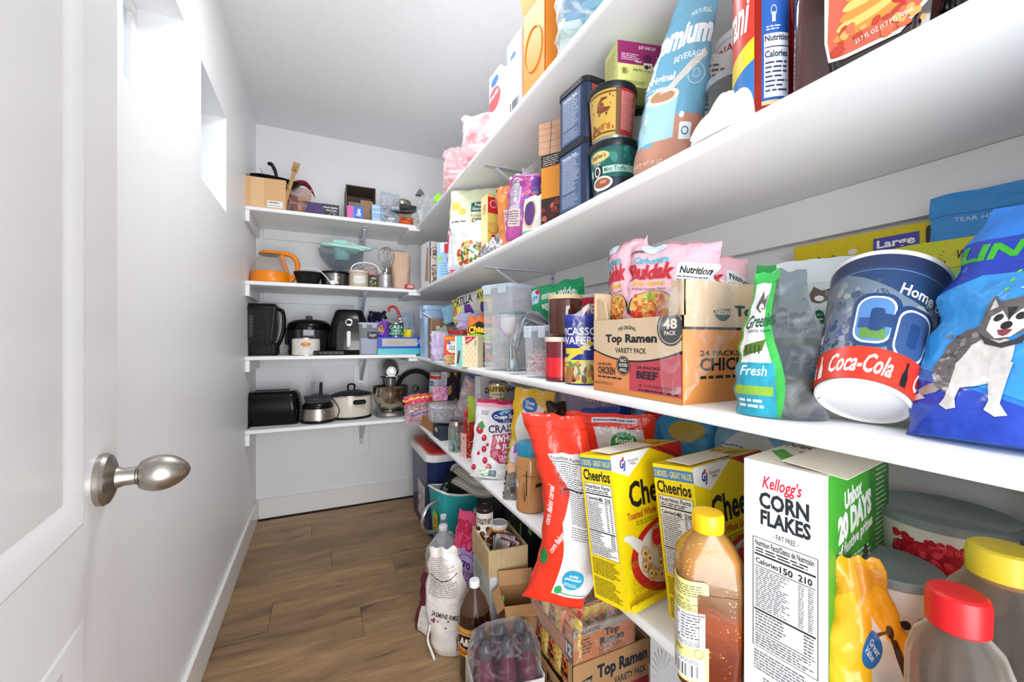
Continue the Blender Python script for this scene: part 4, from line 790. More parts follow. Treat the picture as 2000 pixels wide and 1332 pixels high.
vo = N.new('ShaderNodeTexVoronoi'); vo.inputs['Scale'].default_value = 190; L.new(tc.outputs['Object'], vo.inputs['Vector']); m2 = N.new('ShaderNodeMapRange'); m2.inputs[1].default_value = .25; m2.inputs[2].default_value = .1; L.new(vo.outputs[0], m2.inputs[0]); m3 = N.new('ShaderNodeMapRange'); m3.inputs[1].default_value = .5; m3.inputs[2].default_value = .6; L.new(n.outputs[0], m3.inputs[0])
m4 = N.new('ShaderNodeMath'); m4.operation = 'MULTIPLY'; L.new(m2.outputs[0], m4.inputs[0]); L.new(m3.outputs[0], m4.inputs[1]); mx = N.new('ShaderNodeMix'); mx.data_type = 'RGBA'; L.new(m4.outputs[0], mx.inputs['Factor']); L.new(cr.outputs[0], mx.inputs['A']); mx.inputs['B'].default_value = lin('#e6c88c'); L.new(mx.outputs['Result'], P.inputs['Base Color'])
P.inputs['Roughness'].default_value = .3; P.inputs['Coat Weight'].default_value = .35; P.inputs['Coat Roughness'].default_value = .05; bp = N.new('ShaderNodeBump'); bp.inputs['Strength'].default_value = .4; bp.inputs['Distance'].default_value = .003; L.new(n.outputs[0], bp.inputs['Height']); L.new(bp.outputs[0], P.inputs['Normal'])
hs_ = [(0, .040, .030, .02), (.006, .044, .034, .022), (.06, .0455, .036, .02), (.15, .0455, .036, .018), (.19, .043, .034, .02), (.205, .036, .029, .022), (.222, .022, .02, .02), (.228, .0205, .0205, .0205)]
r = thing('honey_bottle', 'big amber honey bottle with yellow cap and crystallised honey, before the yellow cereal box', 'bottle'); MB().loft(hs_, hm, 8).obj('bottle', r, 50)
MB().loft([(.07, .03, .006, .005, 0, 0), (.145, .03, .006, .005, 0, 0)], hm, 4, xf=T(.004, -.0315, 0)).obj('grip_panel', r, 40)
b = MB(); b.lathe([(.0215, .224), (.0225, .226), (.0225, .247), (.0205, .251), (.0, .252)], plas('#f2c213', .3), 40, cap0=False); b.lathe([(.0195, .2285), (.0195, .2315)], plas('#d8a80c'), 30); b.obj('cap', r, 40)
a = Art(.55, 90); a.rrect(0, 0, 1, 1, '#ece48a', .08); a.para(.08, .84, .92, .96, 5, '#5a5632', .45, .1); a.text('HONEY TIPS', .36, .79, .64, .815, '#3c3a20', .02); a.para(.08, .70, .92, .775, 4, '#5a5632', .45, .1)
a.rect(.06, .34, .94, .69, '#eceef0'); a.text('Nutrition\nFacts', .08, .615, .42, .675, '#1f2226', .03); a.para(.08, .45, .4, .6, 6, '#3b3e44', .45, .25); a.text('Calories 60', .08, .41, .42, .44, '#1f2226', .03); a.rect(.46, .66, .92, .668, '#1f2226'); a.para(.46, .42, .84, .65, 8, '#3b3e44', .4, .25); a.para(.08, .35, .9, .40, 3, '#3b3e44', .4, .1)
a.para(.08, .28, .6, .33, 3, '#5a5632', .45, .12); a.ring(.8, .29, .09, .15, '#8d8a52'); a.rrect(.1, .03, .92, .235, '#eef0ee', .02); a.bars(.2, .05, .82, .17, '#2a2c30', 22); a.para(.12, .185, .9, .225, 2, '#5a5a5a', .4, .1)
def hS(u, v, off):
    ang = math.radians(-62+62*u); ww = .0455; x = -.0455+.062*u; return Vector((x, -.0362-off-.0+.012*max(0, .22-u)**1.0*1.2, .012+.165*v))
def hS(u, v, off):   # wraps the left front corner
    s = u*.068; cr_ = .019
    if s < .018: p = Vector((-.0458, -.036+cr_+(.018-s), 0)); n_ = Vector((-1, 0, 0))
    elif s < .018+cr_*PI/2: t_ = (s-.018)/cr_; p = Vector((-.0458+cr_-cr_*math.cos(t_), -.0362+cr_-cr_*math.sin(t_), 0)); n_ = Vector((-math.cos(t_), -math.sin(t_), 0))
    else: p = Vector((-.0458+cr_+(s-.018-cr_*PI/2), -.0362, 0)); n_ = Vector((0, -1, 0))
    p += n_*(off+.0005); p.z = .018+.145*v; return p
a.build(hS, 'label', r, 24, 1, .0006, .00004); put(r, .528, .437, zl(.4), -38)
# peanut butter jar
pm_ = mat('#c38a50', .3, coat=.7, var=.08, bs=25); a = Art(1.5, 91); DKB = '#2a1d14'
a.poly([(.42, .25), (.445, .27), (.45, .82), (.43, .84)], DKB)
for q in (.0, .1, .22): a.poly([(.30+q*.3, .35+q), (.312+q*.3, .345+q), (.42, .12+q*.3), (.41, .12+q*.3)], DKB)
a.poly([(.36, .72), (.6, .69), (.6, .7), (.36, .735)], DKB); a.poly([(.60, .5), (.66, .55), (.76, .53), (.78, .48), (.7, .45), (.62, .46)], '#3a2114'); a.poly([(.7, .62), (.8, .75), (.83, .7), (.9, .72), (.86, .62)], DKB); a.poly([(.7, .8), (.76, .84), (.84, .8), (.82, .76)], '#4a2a18'); a.poly([(.84, .44), (.9, .47), (.88, .41)], DKB); a.poly([(.0, .1), (.14, .1), (.15, .85), (.0, .9)], '#2f8ec4'); a.text('CREAMY', .0, .2, .13, .8, '#e9f4fa', .02, 0, 90)
def jar(name, label, cat, prof, m, cap, capc, A=None, arc=170, az=None):
    t = thing(name, label, cat); MB().lathe(prof, m, 44).obj('jar', t, 45); MB().lathe(cap, plas(capc, .35) if isinstance(capc, str) else capc, 44, cap0=False).obj('lid', t, 40)
    if A: A.build(cyl(prof)(arc, *az), 'label_print', t, 44, 1)
    return t
pf_ = [(.036, 0), (.043, .004), (.044, .012), (.044, .15), (.043, .158), (.035, .172)]
r = jar('peanut_butter_jar', 'tan peanut butter jar with blue lid standing at the shelf front edge', 'jar', pf_, pm_, [(.040, .165), (.0405, .167), (.0405, .198), (.039, .201), (0, .2015)], '#2492b8', a, 200, (.02, .148)); put(r, .575, gY(1036, .575), zl(1.1), -30)
# red corn flakes bags
a = Art(.36, 92); a.rect(0, 0, 1, 1, '#e8351f'); a.poly([(.30, .80), (.80, .82), (.82, .5), (.98, .36), (1, .08), (.42, .08), (.42, .3), (.36, .46), (.52, .62)], '#d8d5d6')
a.text('Nutrition Facts', .34, .775, .78, .795, K, .02); a.rect(.33, .765, .79, .769, K); a.para(.36, .60, .78, .76, 15, '#4a4a4e', .42, .1); a.rect(.42, .63, .8, .636, K); a.para(.5, .46, .8, .60, 14, '#5a5a5e', .4, .1); a.para(.5, .38, .8, .45, 6, '#5a5a5e', .35, .1)
a.text('corn flakes cereal', -.12, .525, .46, .56, '#f1ecec', .01, .1, 76); a.text('corn flakes', .12, .345, .46, .375, '#f1ecec', .01, .15, 62); a.ell(.66, .175, .16, .055, '#2f9cc0'); a.text('quality\nguaranteed', .54, .165, .78, .205, '#e6f4f8', .02); a.para(.55, .135, .77, .155, 2, '#e6f4f8', .4, .15); a.ell(.5, .105, .06, .021, '#2f9f58'); a.ell(.12, .26, .07, .045, '#2f7f3f'); a.rect(0, .93, 1, .94, '#c92a18'); a.para(.55, .09, .95, .1, 1, '#3f8a5a', .5, .08, False)
r = bag('cereal_bag', 'tall red corn flakes bag hanging down over the shelf front', 'bag', .14, .425, .075, '#e8351f', a, 'pillow', 93, .007, 12, nu=30, nv=50, bend=lambda p: Vector((p.x-.10*(.5-p.z/.42)*(.5-p.z/.42)*.6+.03*math.sin(p.z*9), p.y, p.z)), full=.3); put(r, .486, .800, .505, -42, -2, 2)
a = Art(.7, 94); a.rect(0, 0, 1, 1, '#e8351f'); a.poly([(.32, .90), (.86, .88), (.98, .6), (1, 0), (.5, 0), (.42, .6)], '#dcd9da'); a.ell(.66, .77, .15, .095, '#1f9443'); a.text('food\nclub', .56, .72, .76, .82, '#eef6ef', .03); a.text('all things natural', .54, .875, .78, .89, '#3a3a3a', .0, 0, 0, .01); a.poly([(.3, .93), (.8, .93), (.8, .97), (.3, .97)], '#e7e4e6'); a.para(.32, .935, .78, .965, 1, '#4a4aa0', .5, .05, False)
r = bag('cereal_bag', 'red cereal bag with green oval logo, behind the first yellow cereal box', 'bag', .225, .32, .075, '#e8351f', a, 'stand', 95, .006, 14, nu=34, nv=30); put(r, .672, .852, zl(.9), -38, -2)
# yellow nut bag + craisins + seeds
a = Art(.55, 96); a.rect(0, 0, 1, 1, '#e6b41c'); a.ell(.55, .62, .42, .24, '#f1efe8', 34, rot=-22); a.ell(.42, .84, .20, .075, '#2f6db8', rot=-10); a.text('Great\nValue', .3, .80, .54, .88, '#eef3fa', .02, .1, -8); a.text('CREAMY', .3, .66, .8, .70, '#b99b45', .02, .1, -14); a.text('Noodle', .42, .59, .8, .63, '#3a3632', .02, .1, -14); a.blobs(.7, .55, 1, .8, ['#6b3a1c', '#e9c88a', '#f3e3b8', '#a06a2c'], 22, .03, .08); a.poly([(0, 0), (.3, .0), (.5, .45), (0, .5)], '#d9cf2a')
r = bag('nut_bag', 'golden yellow bag with blue oval, leaning behind the peanut butter jar', 'bag', .135, .345, .05, '#e6b41c', a, 'stand', 97, .006); put(r, .625, 1.25, zl(1.2), -40, -2, 6)
a = Art(.66, 98); a.rect(0, 0, 1, 1, '#dcdadd'); a.rect(0, .95, 1, 1, '#b8174c'); a.rect(0, .90, 1, .95, '#e6a9bd'); a.ell(.62, .80, .30, .09, '#1d2b7a', 34, rot=4); a.poly([(.45, .83), (.55, .89), (.7, .88), (.62, .84), (.56, .85), (.52, .81)], '#58b7e0'); a.text('Ocean Spray', .37, .755, .88, .825, '#f3f6fb', .03, .05, 6); a.para(.12, .79, .28, .85, 3, '#2d2f58', .4, .3)
a.text('CRAISINS', .28, .60, 1.04, .70, '#33355a', .03, 0, 9); a.poly([(.36, .28), (.38, .55), (1, .62), (1, .2), (.56, .2)], '#b3184f'); a.text('WHOLE', .44, .48, .96, .57, '#f6eef2', .03, 0, 8); a.text('& JUICY', .46, .38, .98, .46, '#f6eef2', .03, 0, 8); a.text('DRIED', .60, .335, .8, .36, '#f6eef2', .0, 0, 8); a.text('CRANBERRIES', .54, .27, .98, .32, '#f6eef2', .01, 0, 8); a.para(.56, .22, .9, .26, 2, '#f6eef2', .3, .1)
for x, y, q in ((.12, .60, .07), (.22, .50, .05), (.24, .36, .05), (.28, .22, .05), (.36, .14, .055), (.07, .12, .045), (.14, .3, .03), (.3, .42, .03)): a.ell(x, y, q, q*.85*.66*1.5, '#b81f38', 16); a.ell(x-.01, y+.01, q*.3, q*.2, '#e58a95', 8)
a.poly([(.06, .66), (.14, .72), (.22, .64), (.16, .6)], '#4c8a4a'); a.rect(.18, .02, .54, .12, '#e6eee2'); a.rrect(.36, .03, .52, .11, '#6a7f8e', .01); a.blobs(.2, .03, .34, .11, ['#5f9a5a', '#9fc39a'], 12, .01, .02)
r = bag('dried_fruit_bag', 'white and crimson pouch of dried cranberries with blue oval logo', 'bag', .19, .285, .06, '#dcdadd', a, 'stand', 99, .004); put(r, .585, gY(967, .585), zl(1.35), -27, -8, 5)
r = thing('seed_bag', 'half empty clear bag of small dark seeds with purple and yellow print', 'bag'); B = Bag(.055, .185, .035, 'stand', 5, .004, 30, prof=lambda v: 1-.35*v); B.body(clear('#f0ece2', .12, rough=.1, bump=.5, bs=60, patch=.2), r)
B2 = Bag(.052, .085, .034, 'sack', 5, .003, 30); B2.body(mat('#4a4038', .8, bump=1, bs=420, var=.6), r, 'seeds'); a = Art(.3, 100); a.poly([(.1, .62), (.9, .62), (.9, .92), (.1, .9)], '#d9d3e6'); a.poly([(.3, .78), (.95, .8), (.95, .95), (.3, .93)], '#8a5ab8'); a.poly([(.0, .42), (.9, .5), (.9, .62), (.1, .6)], '#e3ab86'); B.art(a, r, nu=12, nv=20); put(r, .553, gY(997, .553), zl(1.2), -35, -8, 6)
# mason jar, red box, wood box
r = thing('mason_jar', 'small glass mason jar with metal lid full of clips and pens', 'jar'); b = MB(); b.lathe([(.030, 0), (.035, .003), (.0365, .01), (.0365, .105), (.033, .118), (.029, .122)], clear('#eef5f3', .08, '#e6efec', .05), 36, cap1=False); b.obj('jar', r, 45)
MB().lathe([(.031, .120), (.0325, .121), (.0325, .137), (.030, .139), (.027, .138), (0, .138)], STEEL, 36, cap0=False).obj('lid', r, 35); b = MB(); rr = random.Random(3); cl = [mat(c, .4) for c in ('#58b04a', '#2f8fc4', '#3a3f4a', '#d9a78a', '#8c949a', '#c9cdd0', '#6a4a3a')]
for i in range(70): x, y = rr.uniform(-.02, .02), rr.uniform(-.02, .02); b.box(0, 0, 0, .006, .009, rr.uniform(.02, .06), cl[i % 7], .001, T(x, y, rr.uniform(.02, .09)) @ RX(rr.uniform(-25, 25)) @ RY(rr.uniform(-25, 25)))
o = b.obj('clips', r); o['kind'] = 'stuff'; put(r, .565, gY(891, .565), zl(1.8))
a = Art(.55, 101); a.rect(0, 0, 1, 1, '#cf2d26'); a.blobs(0, 0, 1, 1, ['#ead7cf', '#b51f1f', '#e9a49a'], 60, .02, .06); a.rrect(.2, .6, .8, .72, '#cf2d26', .03); a.text('Sweet', .24, .62, .78, .70, '#f1dede', .02); a.poly([(.3, .3), (.5, .4), (.7, .3), (.6, .2), (.4, .2)], '#8a8680'); a.text('cocoa', .3, .08, .7, .14, '#f1dede', .01)
b = Art(.55, 102); b.rect(0, 0, 1, 1, '#e9b8b4'); b.blobs(.1, .1, .9, .9, ['#d98a86', '#5c7a5a', '#f0d6d2'], 16, .05, .12)
r = carton('tea_box', 'small red and pink patterned box beside the mason jar', 'box', .052, .045, .105, '#cf2d26', a, b); put(r, .588, gY(915, .588), zl(1.7), 16)
a = Art(1.3, 103); [a.rect(0, .25*i, 1, .25*i+.015, '#8a6538') for i in range(1, 4)]; a.para(.15, .3, .85, .7, 3, '#8a5f30', .3, .2)
r = carton('wooden_box', 'small slatted pale wooden box behind the red patterned box', 'box', .075, .06, .075, '#c99e62', None, a, m=mat('#c99e62', .6, bump=.2, bs=40, stretch=(1, 1, 8), var=.1)); put(r, .60, gY(944, .60), zl(1.5), 14)
# plates wrapped in plastic on a carton
r = carton('cardboard_box', 'flat brown cardboard carton under the wrapped stack of paper plates', 'box', .09, .24, .062, '#b07f3f'); put(r, .585, 2.30, zl(2.3), 3)
r = carton('card_box', 'dark navy box under the wrapped plates, right of the brown carton', 'box', .12, .13, .062, '#27303f', ch=.003); MB().box(-.062, 0, .045, .004, .03, .02, mat('#c9b79a', .6), .002).obj('tab', r); put(r, .60, 2.095, zl(2.1), 3)
r = thing('paper_plates', 'stack of paper plates wrapped in a clear printed plastic bag', 'plates'); b = MB()
for i in range(9): z = .004+i*.0085; b.lathe([(.06, z), (.078, z+.002), (.104, z+.006), (.106, z+.0065), (.104, z+.0075), (.06, z+.004)], mat('#e9e7ec', .5), 40)
b.obj('plates', r, 50); B = MB(); pr = [(.03, .001), (.085, -.001), (.108, .006), (.113, .03), (.113, .075), (.108, .094), (.08, .1), (.02, .104)]
rs = []
for q, z in pr: rs.append([(q*(1+.035*noise.noise(Vector((math.cos(2*PI*j/48)*3, math.sin(2*PI*j/48)*3, z*40))))*math.cos(2*PI*j/48), q*(1+.035*noise.noise(Vector((math.cos(2*PI*j/48)*3, math.sin(2*PI*j/48)*3, z*40+3))))*math.sin(2*PI*j/48), z) for j in range(48)])
B.rings(rs, clear('#f3f4fa', .16, rough=.12, bump=.6, bs=40, patch=.3)); B.obj('plastic_wrap', r, 60)
a = Art(3.3, 104); a.blobs(.1, .0, .5, .5, ['#d9686a', '#6fb0cf', '#e9a0a6', '#7fc4cf'], 34, .006, .014); a.blobs(.05, .6, .9, .98, ['#d9686a', '#5a9fd0'], 22, .006, .012)
a.build(cyl([(.112, 0), (.1155, .02), (.1155, .1)])(150, .01, .095), 'printed_marks', r, 40, 3, .001); put(r, .635, 2.185, zl(2.2)+.066, -30)
r = bag('zip_bag', 'clear zip bag with red and yellow band, hanging over the shelf corner', 'bag', .17, .175, .06, '#eee', None, 'sack', 61, .01, 16, m=clear('#f4e4e6', .22, '#f6dde0', .1, .6, 30, .25)); a = Art(1, 105); a.poly([(0, .66), (1, .72), (1, 1), (0, .96)], '#e5415c'); a.poly([(0, .80), (1, .88), (1, .93), (0, .86)], '#f2cf3c'); a.poly([(.2, .28), (.95, .38), (1, .42), (.2, .34)], '#4a63b8'); Bag(.17, .175, .06, 'sack', 61, .01, 16).art(a, r)
b = MB(); packed(b, 30, .06, .015, .02, .09, .03, [mat('#e0655f', .5), mat('#ecb9a4', .5), mat('#f2dcc9', .5), mat('#c95a66', .5)], random.Random(6)); o = b.obj('sweets', r); o['kind'] = 'stuff'; put(r, .535, 2.44, zl(2.5)+.008, -12, 0, -6)
r = crumple('ribbon_bag', 'small pink and purple crumpled gift bag lying on the wrapped plates', .085, .075, .05, mat('#e29ac0', .35, bump=.6, bs=50, var=.35), .60, 2.245, zl(2.2)+.172, -20, 31, 'bag', 0, 0, .012)
# far clutter
r = carton('storage_box', 'low plain grey box in the shelf corner under the drink mix canister', 'box', .20, .30, .10, '#8f8d88'); put(r, .70, 2.55, ZB[0]-.026, 0)
a = Art(1.4, 110); a.rect(0, 0, 1, 1, '#dfe6ea'); a.rect(0, .82, 1, .93, '#d8472e'); a.rrect(.12, .6, .34, .76, '#3f6db5', .06); a.text('Great Value', .14, .64, .32, .72, '#e9eff8', .01); a.text('lemonade', .3, .42, .8, .54, '#5d8db8', .01, .1); a.ell(.28, .2, .2, .2, '#e6cf3c'); a.ell(.7, .14, .24, .2, '#cdd46a'); a.rect(0, 0, 1, .04, '#e9d84a')
r = can('drink_mix_canister', 'white and yellow lemonade drink mix canister with grey lid in the shelf corner', .055, .205, '#dfe6ea', a, 190, lidcol='#9b9a98', cat='canister'); put(r, .655, 2.52, ZB[0]+.075, -12, 0, 3)
a = Art(.33, 111); a.rect(0, 0, 1, 1, '#cfcad6'); a.para(.1, .3, .9, .95, 24, '#5a5866', .4, .15); a.para(.1, .08, .9, .22, 3, '#4a6db5', .4, .2); b = Art(.5, 112); b.rect(0, 0, 1, 1, '#2b2430'); b.blobs(0, .2, 1, 1, ['#7a3a2c', '#c99a5a', '#46303a'], 14, .1, .2)
r = carton('food_box', 'black and white food carton with a nutrition panel, tilted in the corner clutter', 'box', .10, .055, .32, '#2b2430', b, a); put(r, .660, 2.29, zl(2.3), 22, 0, 4)
a = Art(.55, 113); a.rect(0, 0, 1, 1, '#2d6fc6'); a.ell(.2, .75, .3, .2, '#8e2f2a'); a.ell(.15, .8, .16, .1, '#d9a06a'); a.poly([(.5, 1), (1, 1), (1, .8)], '#e8e6ee'); a.poly([(0, 0), (1, 0), (1, .3), (0, .2)], '#3f8fbf')
r = bag('cookie_bag', 'bright blue snack bag tucked behind the wrapped paper plates', 'bag', .13, .30, .05, '#2d6fc6', a, 'pillow', 114, .006); put(r, .735, 2.06, zl(2.1)+.02, -30, 0, 6)
r = bag('candy_bag', 'clear bag with red candy leaning behind the paper plates', 'bag', .12, .31, .05, '#eee', None, 'pillow', 115, .008, m=clear('#f6e9ee', .22, '#f4e2e8', .1, .6, 26, .3)); a = Art(.4, 116); a.poly([(0, 0), (1, 0), (1, .42), (.1, .28)], '#e23a52'); a.ell(.6, .5, .2, .06, '#e0784a'); a.ell(.55, .42, .16, .05, '#d9453c'); Bag(.12, .31, .05, 'pillow', 115, .008).art(a, r); put(r, .635, 1.98, zl(2)+.012, -30, -4, 14)
a = Art(.4, 117); a.rect(0, 0, 1, 1, '#c6d93a'); a.poly([(0, .2), (.7, .35), (.9, .2), (.4, 0), (0, 0)], '#2a2c22'); a.ell(.5, .42, .3, .08, '#2a2c22')
r = bag('snack_bag', 'lime green and black snack bag beside the white gingerbread carton', 'bag', .08, .24, .04, '#c6d93a', a, 'pillow', 118, .005); put(r, .675, 1.87, zl(1.9), -40)
a = Art(.6, 119); a.rect(0, 0, 1, 1, '#d6d0d4'); a.text('Ginger', .22, .87, .8, .94, '#3a3236', .03); a.text('DICED SNAPS', .12, .77, .98, .85, '#3a3236', .04); a.text('cookies', .3, .71, .6, .75, '#9a5a4a', .02); a.ell(.3, .42, .22, .14, '#6b2a1c'); a.ell(.28, .5, .2, .07, '#8a3422'); a.ring(.3, .40, .1, .12, '#e8dccb', ry=.05); a.rect(.15, .42, .5, .47, '#6b2a1c'); a.ell(.24, .47, .02, .012, '#f4ece0'); a.ell(.36, .47, .02, .012, '#f4ece0'); a.blobs(.4, .15, 1, .65, ['#8a3422', '#c99a5a', '#6b2a1c', '#e3c9a0'], 26, .04, .1)
b = Art(.2, 120); b.rect(0, 0, 1, 1, '#dfe3ea'); b.text('ginger cookies', -1.2, .40, 2.2, .46, '#4a5a8a', .01, 0, 90); b.text('Great Value', -.7, .16, 1.7, .2, '#4a6db5', .01, 0, 90)
r = carton('cookie_box', 'tall white ginger cookie carton with a brown gingerbread face', 'box', .20, .055, .345, '#d9dade', a, b); put(r, .755, 1.80, zl(1.8), 6)
def soup(z, k, lab, A, col): 
    r = can('food_can', lab, .033, .108, col, A, 190, group='food cans by the ginger carton'); put(r, .665+.002*k, 1.585, zl(1.6)+z, -25); return r
def cart(seed, top, body, txt):
    a = Art(.97, seed); a.rect(0, 0, 1, 1, body); a.rect(0, .72, 1, 1, top); a.text(txt, .2, .76, .8, .94, '#2a2622', .04); a.text('soup', .3, .56, .7, .68, '#3c5a3c', .01); a.blobs(.1, .1, .9, .5, ['#e0612c', '#d9b25a', '#c8402a', '#7f9a4a'], 30, .05, .1); return a
soup(0, 0, 'bottom can of the soup can stack in front of the ginger carton', cart(121, '#5a8fc8', '#dfe5ec', 'CLUB'), '#dfe5ec'); soup(.111, 1, 'middle blue and white can of the soup can stack', cart(122, '#4f8fcf', '#dfe8f0', 'SOUP'), '#dfe5ec'); soup(.222, 2, 'top can with yellow band on the soup can stack', cart(123, '#e0b63c', '#e6dccb', 'LITEL'), '#e6dccb')
for k in range(3):
    a = Art(1.2, 125); a.rect(0, 0, 1, 1, '#c3262c'); a.text('Wolff', .18, .3, .85, .7, '#f3ecea', .02, .3); a.rect(0, .85, 1, .9, '#d9b25a')
    if k == 2: continue
    r = can('food_can', ['lower red can standing behind the dried cranberry pouch', 'upper red can stacked behind the dried cranberry pouch'][k], .037, .115, '#c3262c', a, 190, group='red cans behind the dried fruit'); put(r, .69, 1.46, zl(1.5)+.118*k, -30)
r = carton('tea_box', 'lime green box peeking out behind the dried cranberry pouch', 'box', .06, .05, .20, '#8fd12f', ch=.002); put(r, .66, 1.66, zl(1.6), 20)
r = carton('tea_box', 'plain red box standing between the mason jar and the cranberry pouch', 'box', .04, .05, .14, '#c21f24', ch=.002); put(r, .628, 1.745, zl(1.7), 10)
# chip bags behind the cereal
a = Art(1, 130); a.rect(0, 0, 1, 1, '#46a4e0'); a.poly([(.0, .7), (.25, 1), (.45, 1), (.2, .72), (.4, .5), (.25, .45)], '#c52b30'); a.poly([(.3, .9), (.6, .6), (1, .7), (1, .4), (.6, .4), (.3, .6)], '#2f86c8'); a.ell(.7, .82, .2, .08, '#c9b24a')
r = bag('chip_bag', 'glossy blue chip bag with a red arrow, behind the yellow cereal boxes', 'bag', .22, .33, .07, '#46a4e0', a, 'pillow', 131, .010, 10); put(r, .832, .81, zl(.8)+.005, -72, -6)
a = Art(1, 132); a.rect(0, 0, 1, 1, '#7fb6dc'); a.ell(.5, .6, .42, .36, '#d3dbe2'); a.para(.15, .4, .85, .85, 16, '#46647a', .3, .06); a.text('CORN CHIPS', .2, .5, .8, .6, '#33506a', .03, .2, -12)
r = bag('chip_bag', 'pale blue chip bag with dark speckled oval, left of the corn flakes box', 'bag', .20, .315, .06, '#7fb6dc', a, 'pillow', 133, .009, 10); put(r, .862, .60, zl(.6)+.004, -84, -4)
a = Art(1, 134); a.rect(0, 0, 1, 1, '#8d7f94'); a.poly([(0, 0), (1, 0), (1, .86), (.3, .8), (.1, .72)], '#2347b4'); a.text('Chips', .3, .84, .8, .95, '#c9a7ba', .02, .2)
r = bag('chip_bag', 'dusty purple and royal blue chip bag behind the two red cereal bags', 'bag', .21, .355, .06, '#8d7f94', a, 'pillow', 135, .008, 10); put(r, .80, 1.08, zl(1)+.004, -45, -4)
r = bag('coffee_bag', 'dark brown crinkled foil bag between the yellow bag and the red bag', 'bag', .12, .30, .05, '#3a2219', None, 'pillow', 136, .009, 22); put(r, .74, 1.18, zl(1.2)+.004, -35)
# oat tubs
def oats(name, label, seed, X, Y, z, r_, h, rz, berry, lidc='#8f979c'):
    a = Art(2.2, seed); a.rect(0, 0, 1, 1, '#dfdfdb'); 
    if berry: a.ell(.40, .60, .17, .22, '#a8152a'); a.blobs(.25, .5, .55, .86, ['#cf1f34', '#b3162b', '#e0475a'], 50, .016, .028); a.poly([(.22, .52), (.3, .34), (.50, .34), (.58, .52), (.54, .28), (.40, .18), (.28, .26)], '#e6e3e0'); a.ell(.14, .72, .03, .1, '#8e1c2a'); a.blobs(.1, 0, .6, .2, ['#b9b27a', '#8a9a52', '#d9cfa0'], 60, .01, .02)
    else: a.blobs(.1, .0, .9, .42, ['#d0ab6c', '#e3c78f', '#b98d50', '#ecdcb4'], 120, .014, .03); a.ell(.3, .42, .15, .28, '#1f8a3f'); a.text('food\nclub', .2, .30, .42, .56, '#e9f3ea', .03); [a.ell(x, y, .03, .05, '#23222b', 12) for x, y in ((.52, .66), (.57, .66), (.66, .70), (.6, .36), (.56, .4), (.7, .2))]; a.rect(.02, .86, .12, .98, '#c92a2a')
    r = thing(name, label, 'tub'); pf = [(r_*.84, 0), (r_*.86, .003), (r_, h-.01)]; MB().lathe(pf, mat('#dfdfdb', .35), 48).obj('tub', r, 45)
    MB().lathe([(r_*1.03, h-.012), (r_*1.07, h-.010), (r_*1.07, h-.002), (r_*1.03, h), (r_*.96, h-.003), (0, h-.003)], clear('#98a3a8', .6, '#b9c4c8', .2), 48, cap0=False).obj('lid', r, 40)
    a.build(cyl(pf)(200, .004, h-.013), 'wrap_print', r, 48, 1); return put(r, X, Y, z, rz)
oats('oatmeal_tub', 'wide raspberry oatmeal tub with clear grey lid, back right of the lowest shelf', 140, .805, .275, zl(.2)+.152, .072, .115, -62, True)
can('oatmeal_tub', 'plain dark tub hidden under the raspberry oatmeal tub', .066, .148, '#3a3f45', None, lidcol='#23272b', cat='tub'); put(bpy.data.objects['oatmeal_tub.001'], .805, .275, zl(.2))
oats('oatmeal_tub', 'blueberry oatmeal tub with green oval logo, between yellow bag and clear bottles', 141, .682, .285, zl(.2)+.08, .052, .135, -62, False)
can('oatmeal_tub', 'small navy tub under the blueberry oatmeal tub', .045, .077, '#20264a', None, lidcol='#20264a', cat='tub'); put(bpy.data.objects['oatmeal_tub.003'], .682, .285, zl(.2))
# clear honey bottles
def squeeze(name, label, X, Y, rz, s, capc, lidr, h):
    r = thing(name, label, 'bottle'); CM = clear('#efe9dd', .05, '#c4a387', .05); hs = [(0, .036, .03, .02), (.005, .040, .034, .022), (.04, .041, .034, .02), (.08, .037, .031, .02), (.12, .041, .034, .02), (h-.07, .040, .033, .022), (h-.05, .034, .03, .024), (h-.035, lidr*.95, lidr*.95, lidr), (h-.03, lidr*.92, lidr*.92, lidr)]
    MB().rings([[(a*s*(1+fl*math.cos(14*q))*math.cos(q), b_*s*(1+fl*math.cos(14*q))*math.sin(q), z) for q in [2*PI*i/112 for i in range(112)]] for z, a, b_, fl in [(z, a*1.08, b_*1.08, .022 if z < h-.06 else 0) for z, a, b_, c in hs]], CM).obj('bottle', r, 50); MB().loft([(.006, .037*s, .031*s, .02), (.10, .036*s, .03*s, .02), (.13, .034*s, .028*s, .02)], mat('#5c2517', .2, coat=.5, var=.3, bs=30), 6).obj('honey', r, 50)
    rs = []; k = 60
    for q, z in ((1.0, h-.035), (1.06, h-.033), (1.08, h-.01), (1.02, h-.002), (.9, h)): rs.append([(lidr*q*(1+.012*(j % 2))*math.cos(2*PI*j/k), lidr*q*(1+.012*(j % 2))*math.sin(2*PI*j/k), z) for j in range(k)])
    MB().rings(rs, plas(capc, .4)).obj('cap', r, 30)
    a = Art(1.2, 5); a.text('AP', .1, .2, .9, .8, '#3c3630', .05); 
    if s > 1.05: a.build(plane((-.02*s, -.0355*s, h-.115), (.03, 0, 0), (0, 0, .022), (0, -1, 0)), 'embossed_letters', r)
    return put(r, X, Y, zl(.2), rz)
squeeze('honey_bottle', 'clear ridged syrup bottle with yellow cap, nearly empty, beside the oatmeal tubs', .655, .175, -70, 1.12, '#d9bd2e', .026, .29)
squeeze('honey_bottle', 'clear ridged honey bottle with bright red cap, nearest on the lowest shelf', .568, .182, -65, .86, '#d0161b', .0215, .262)
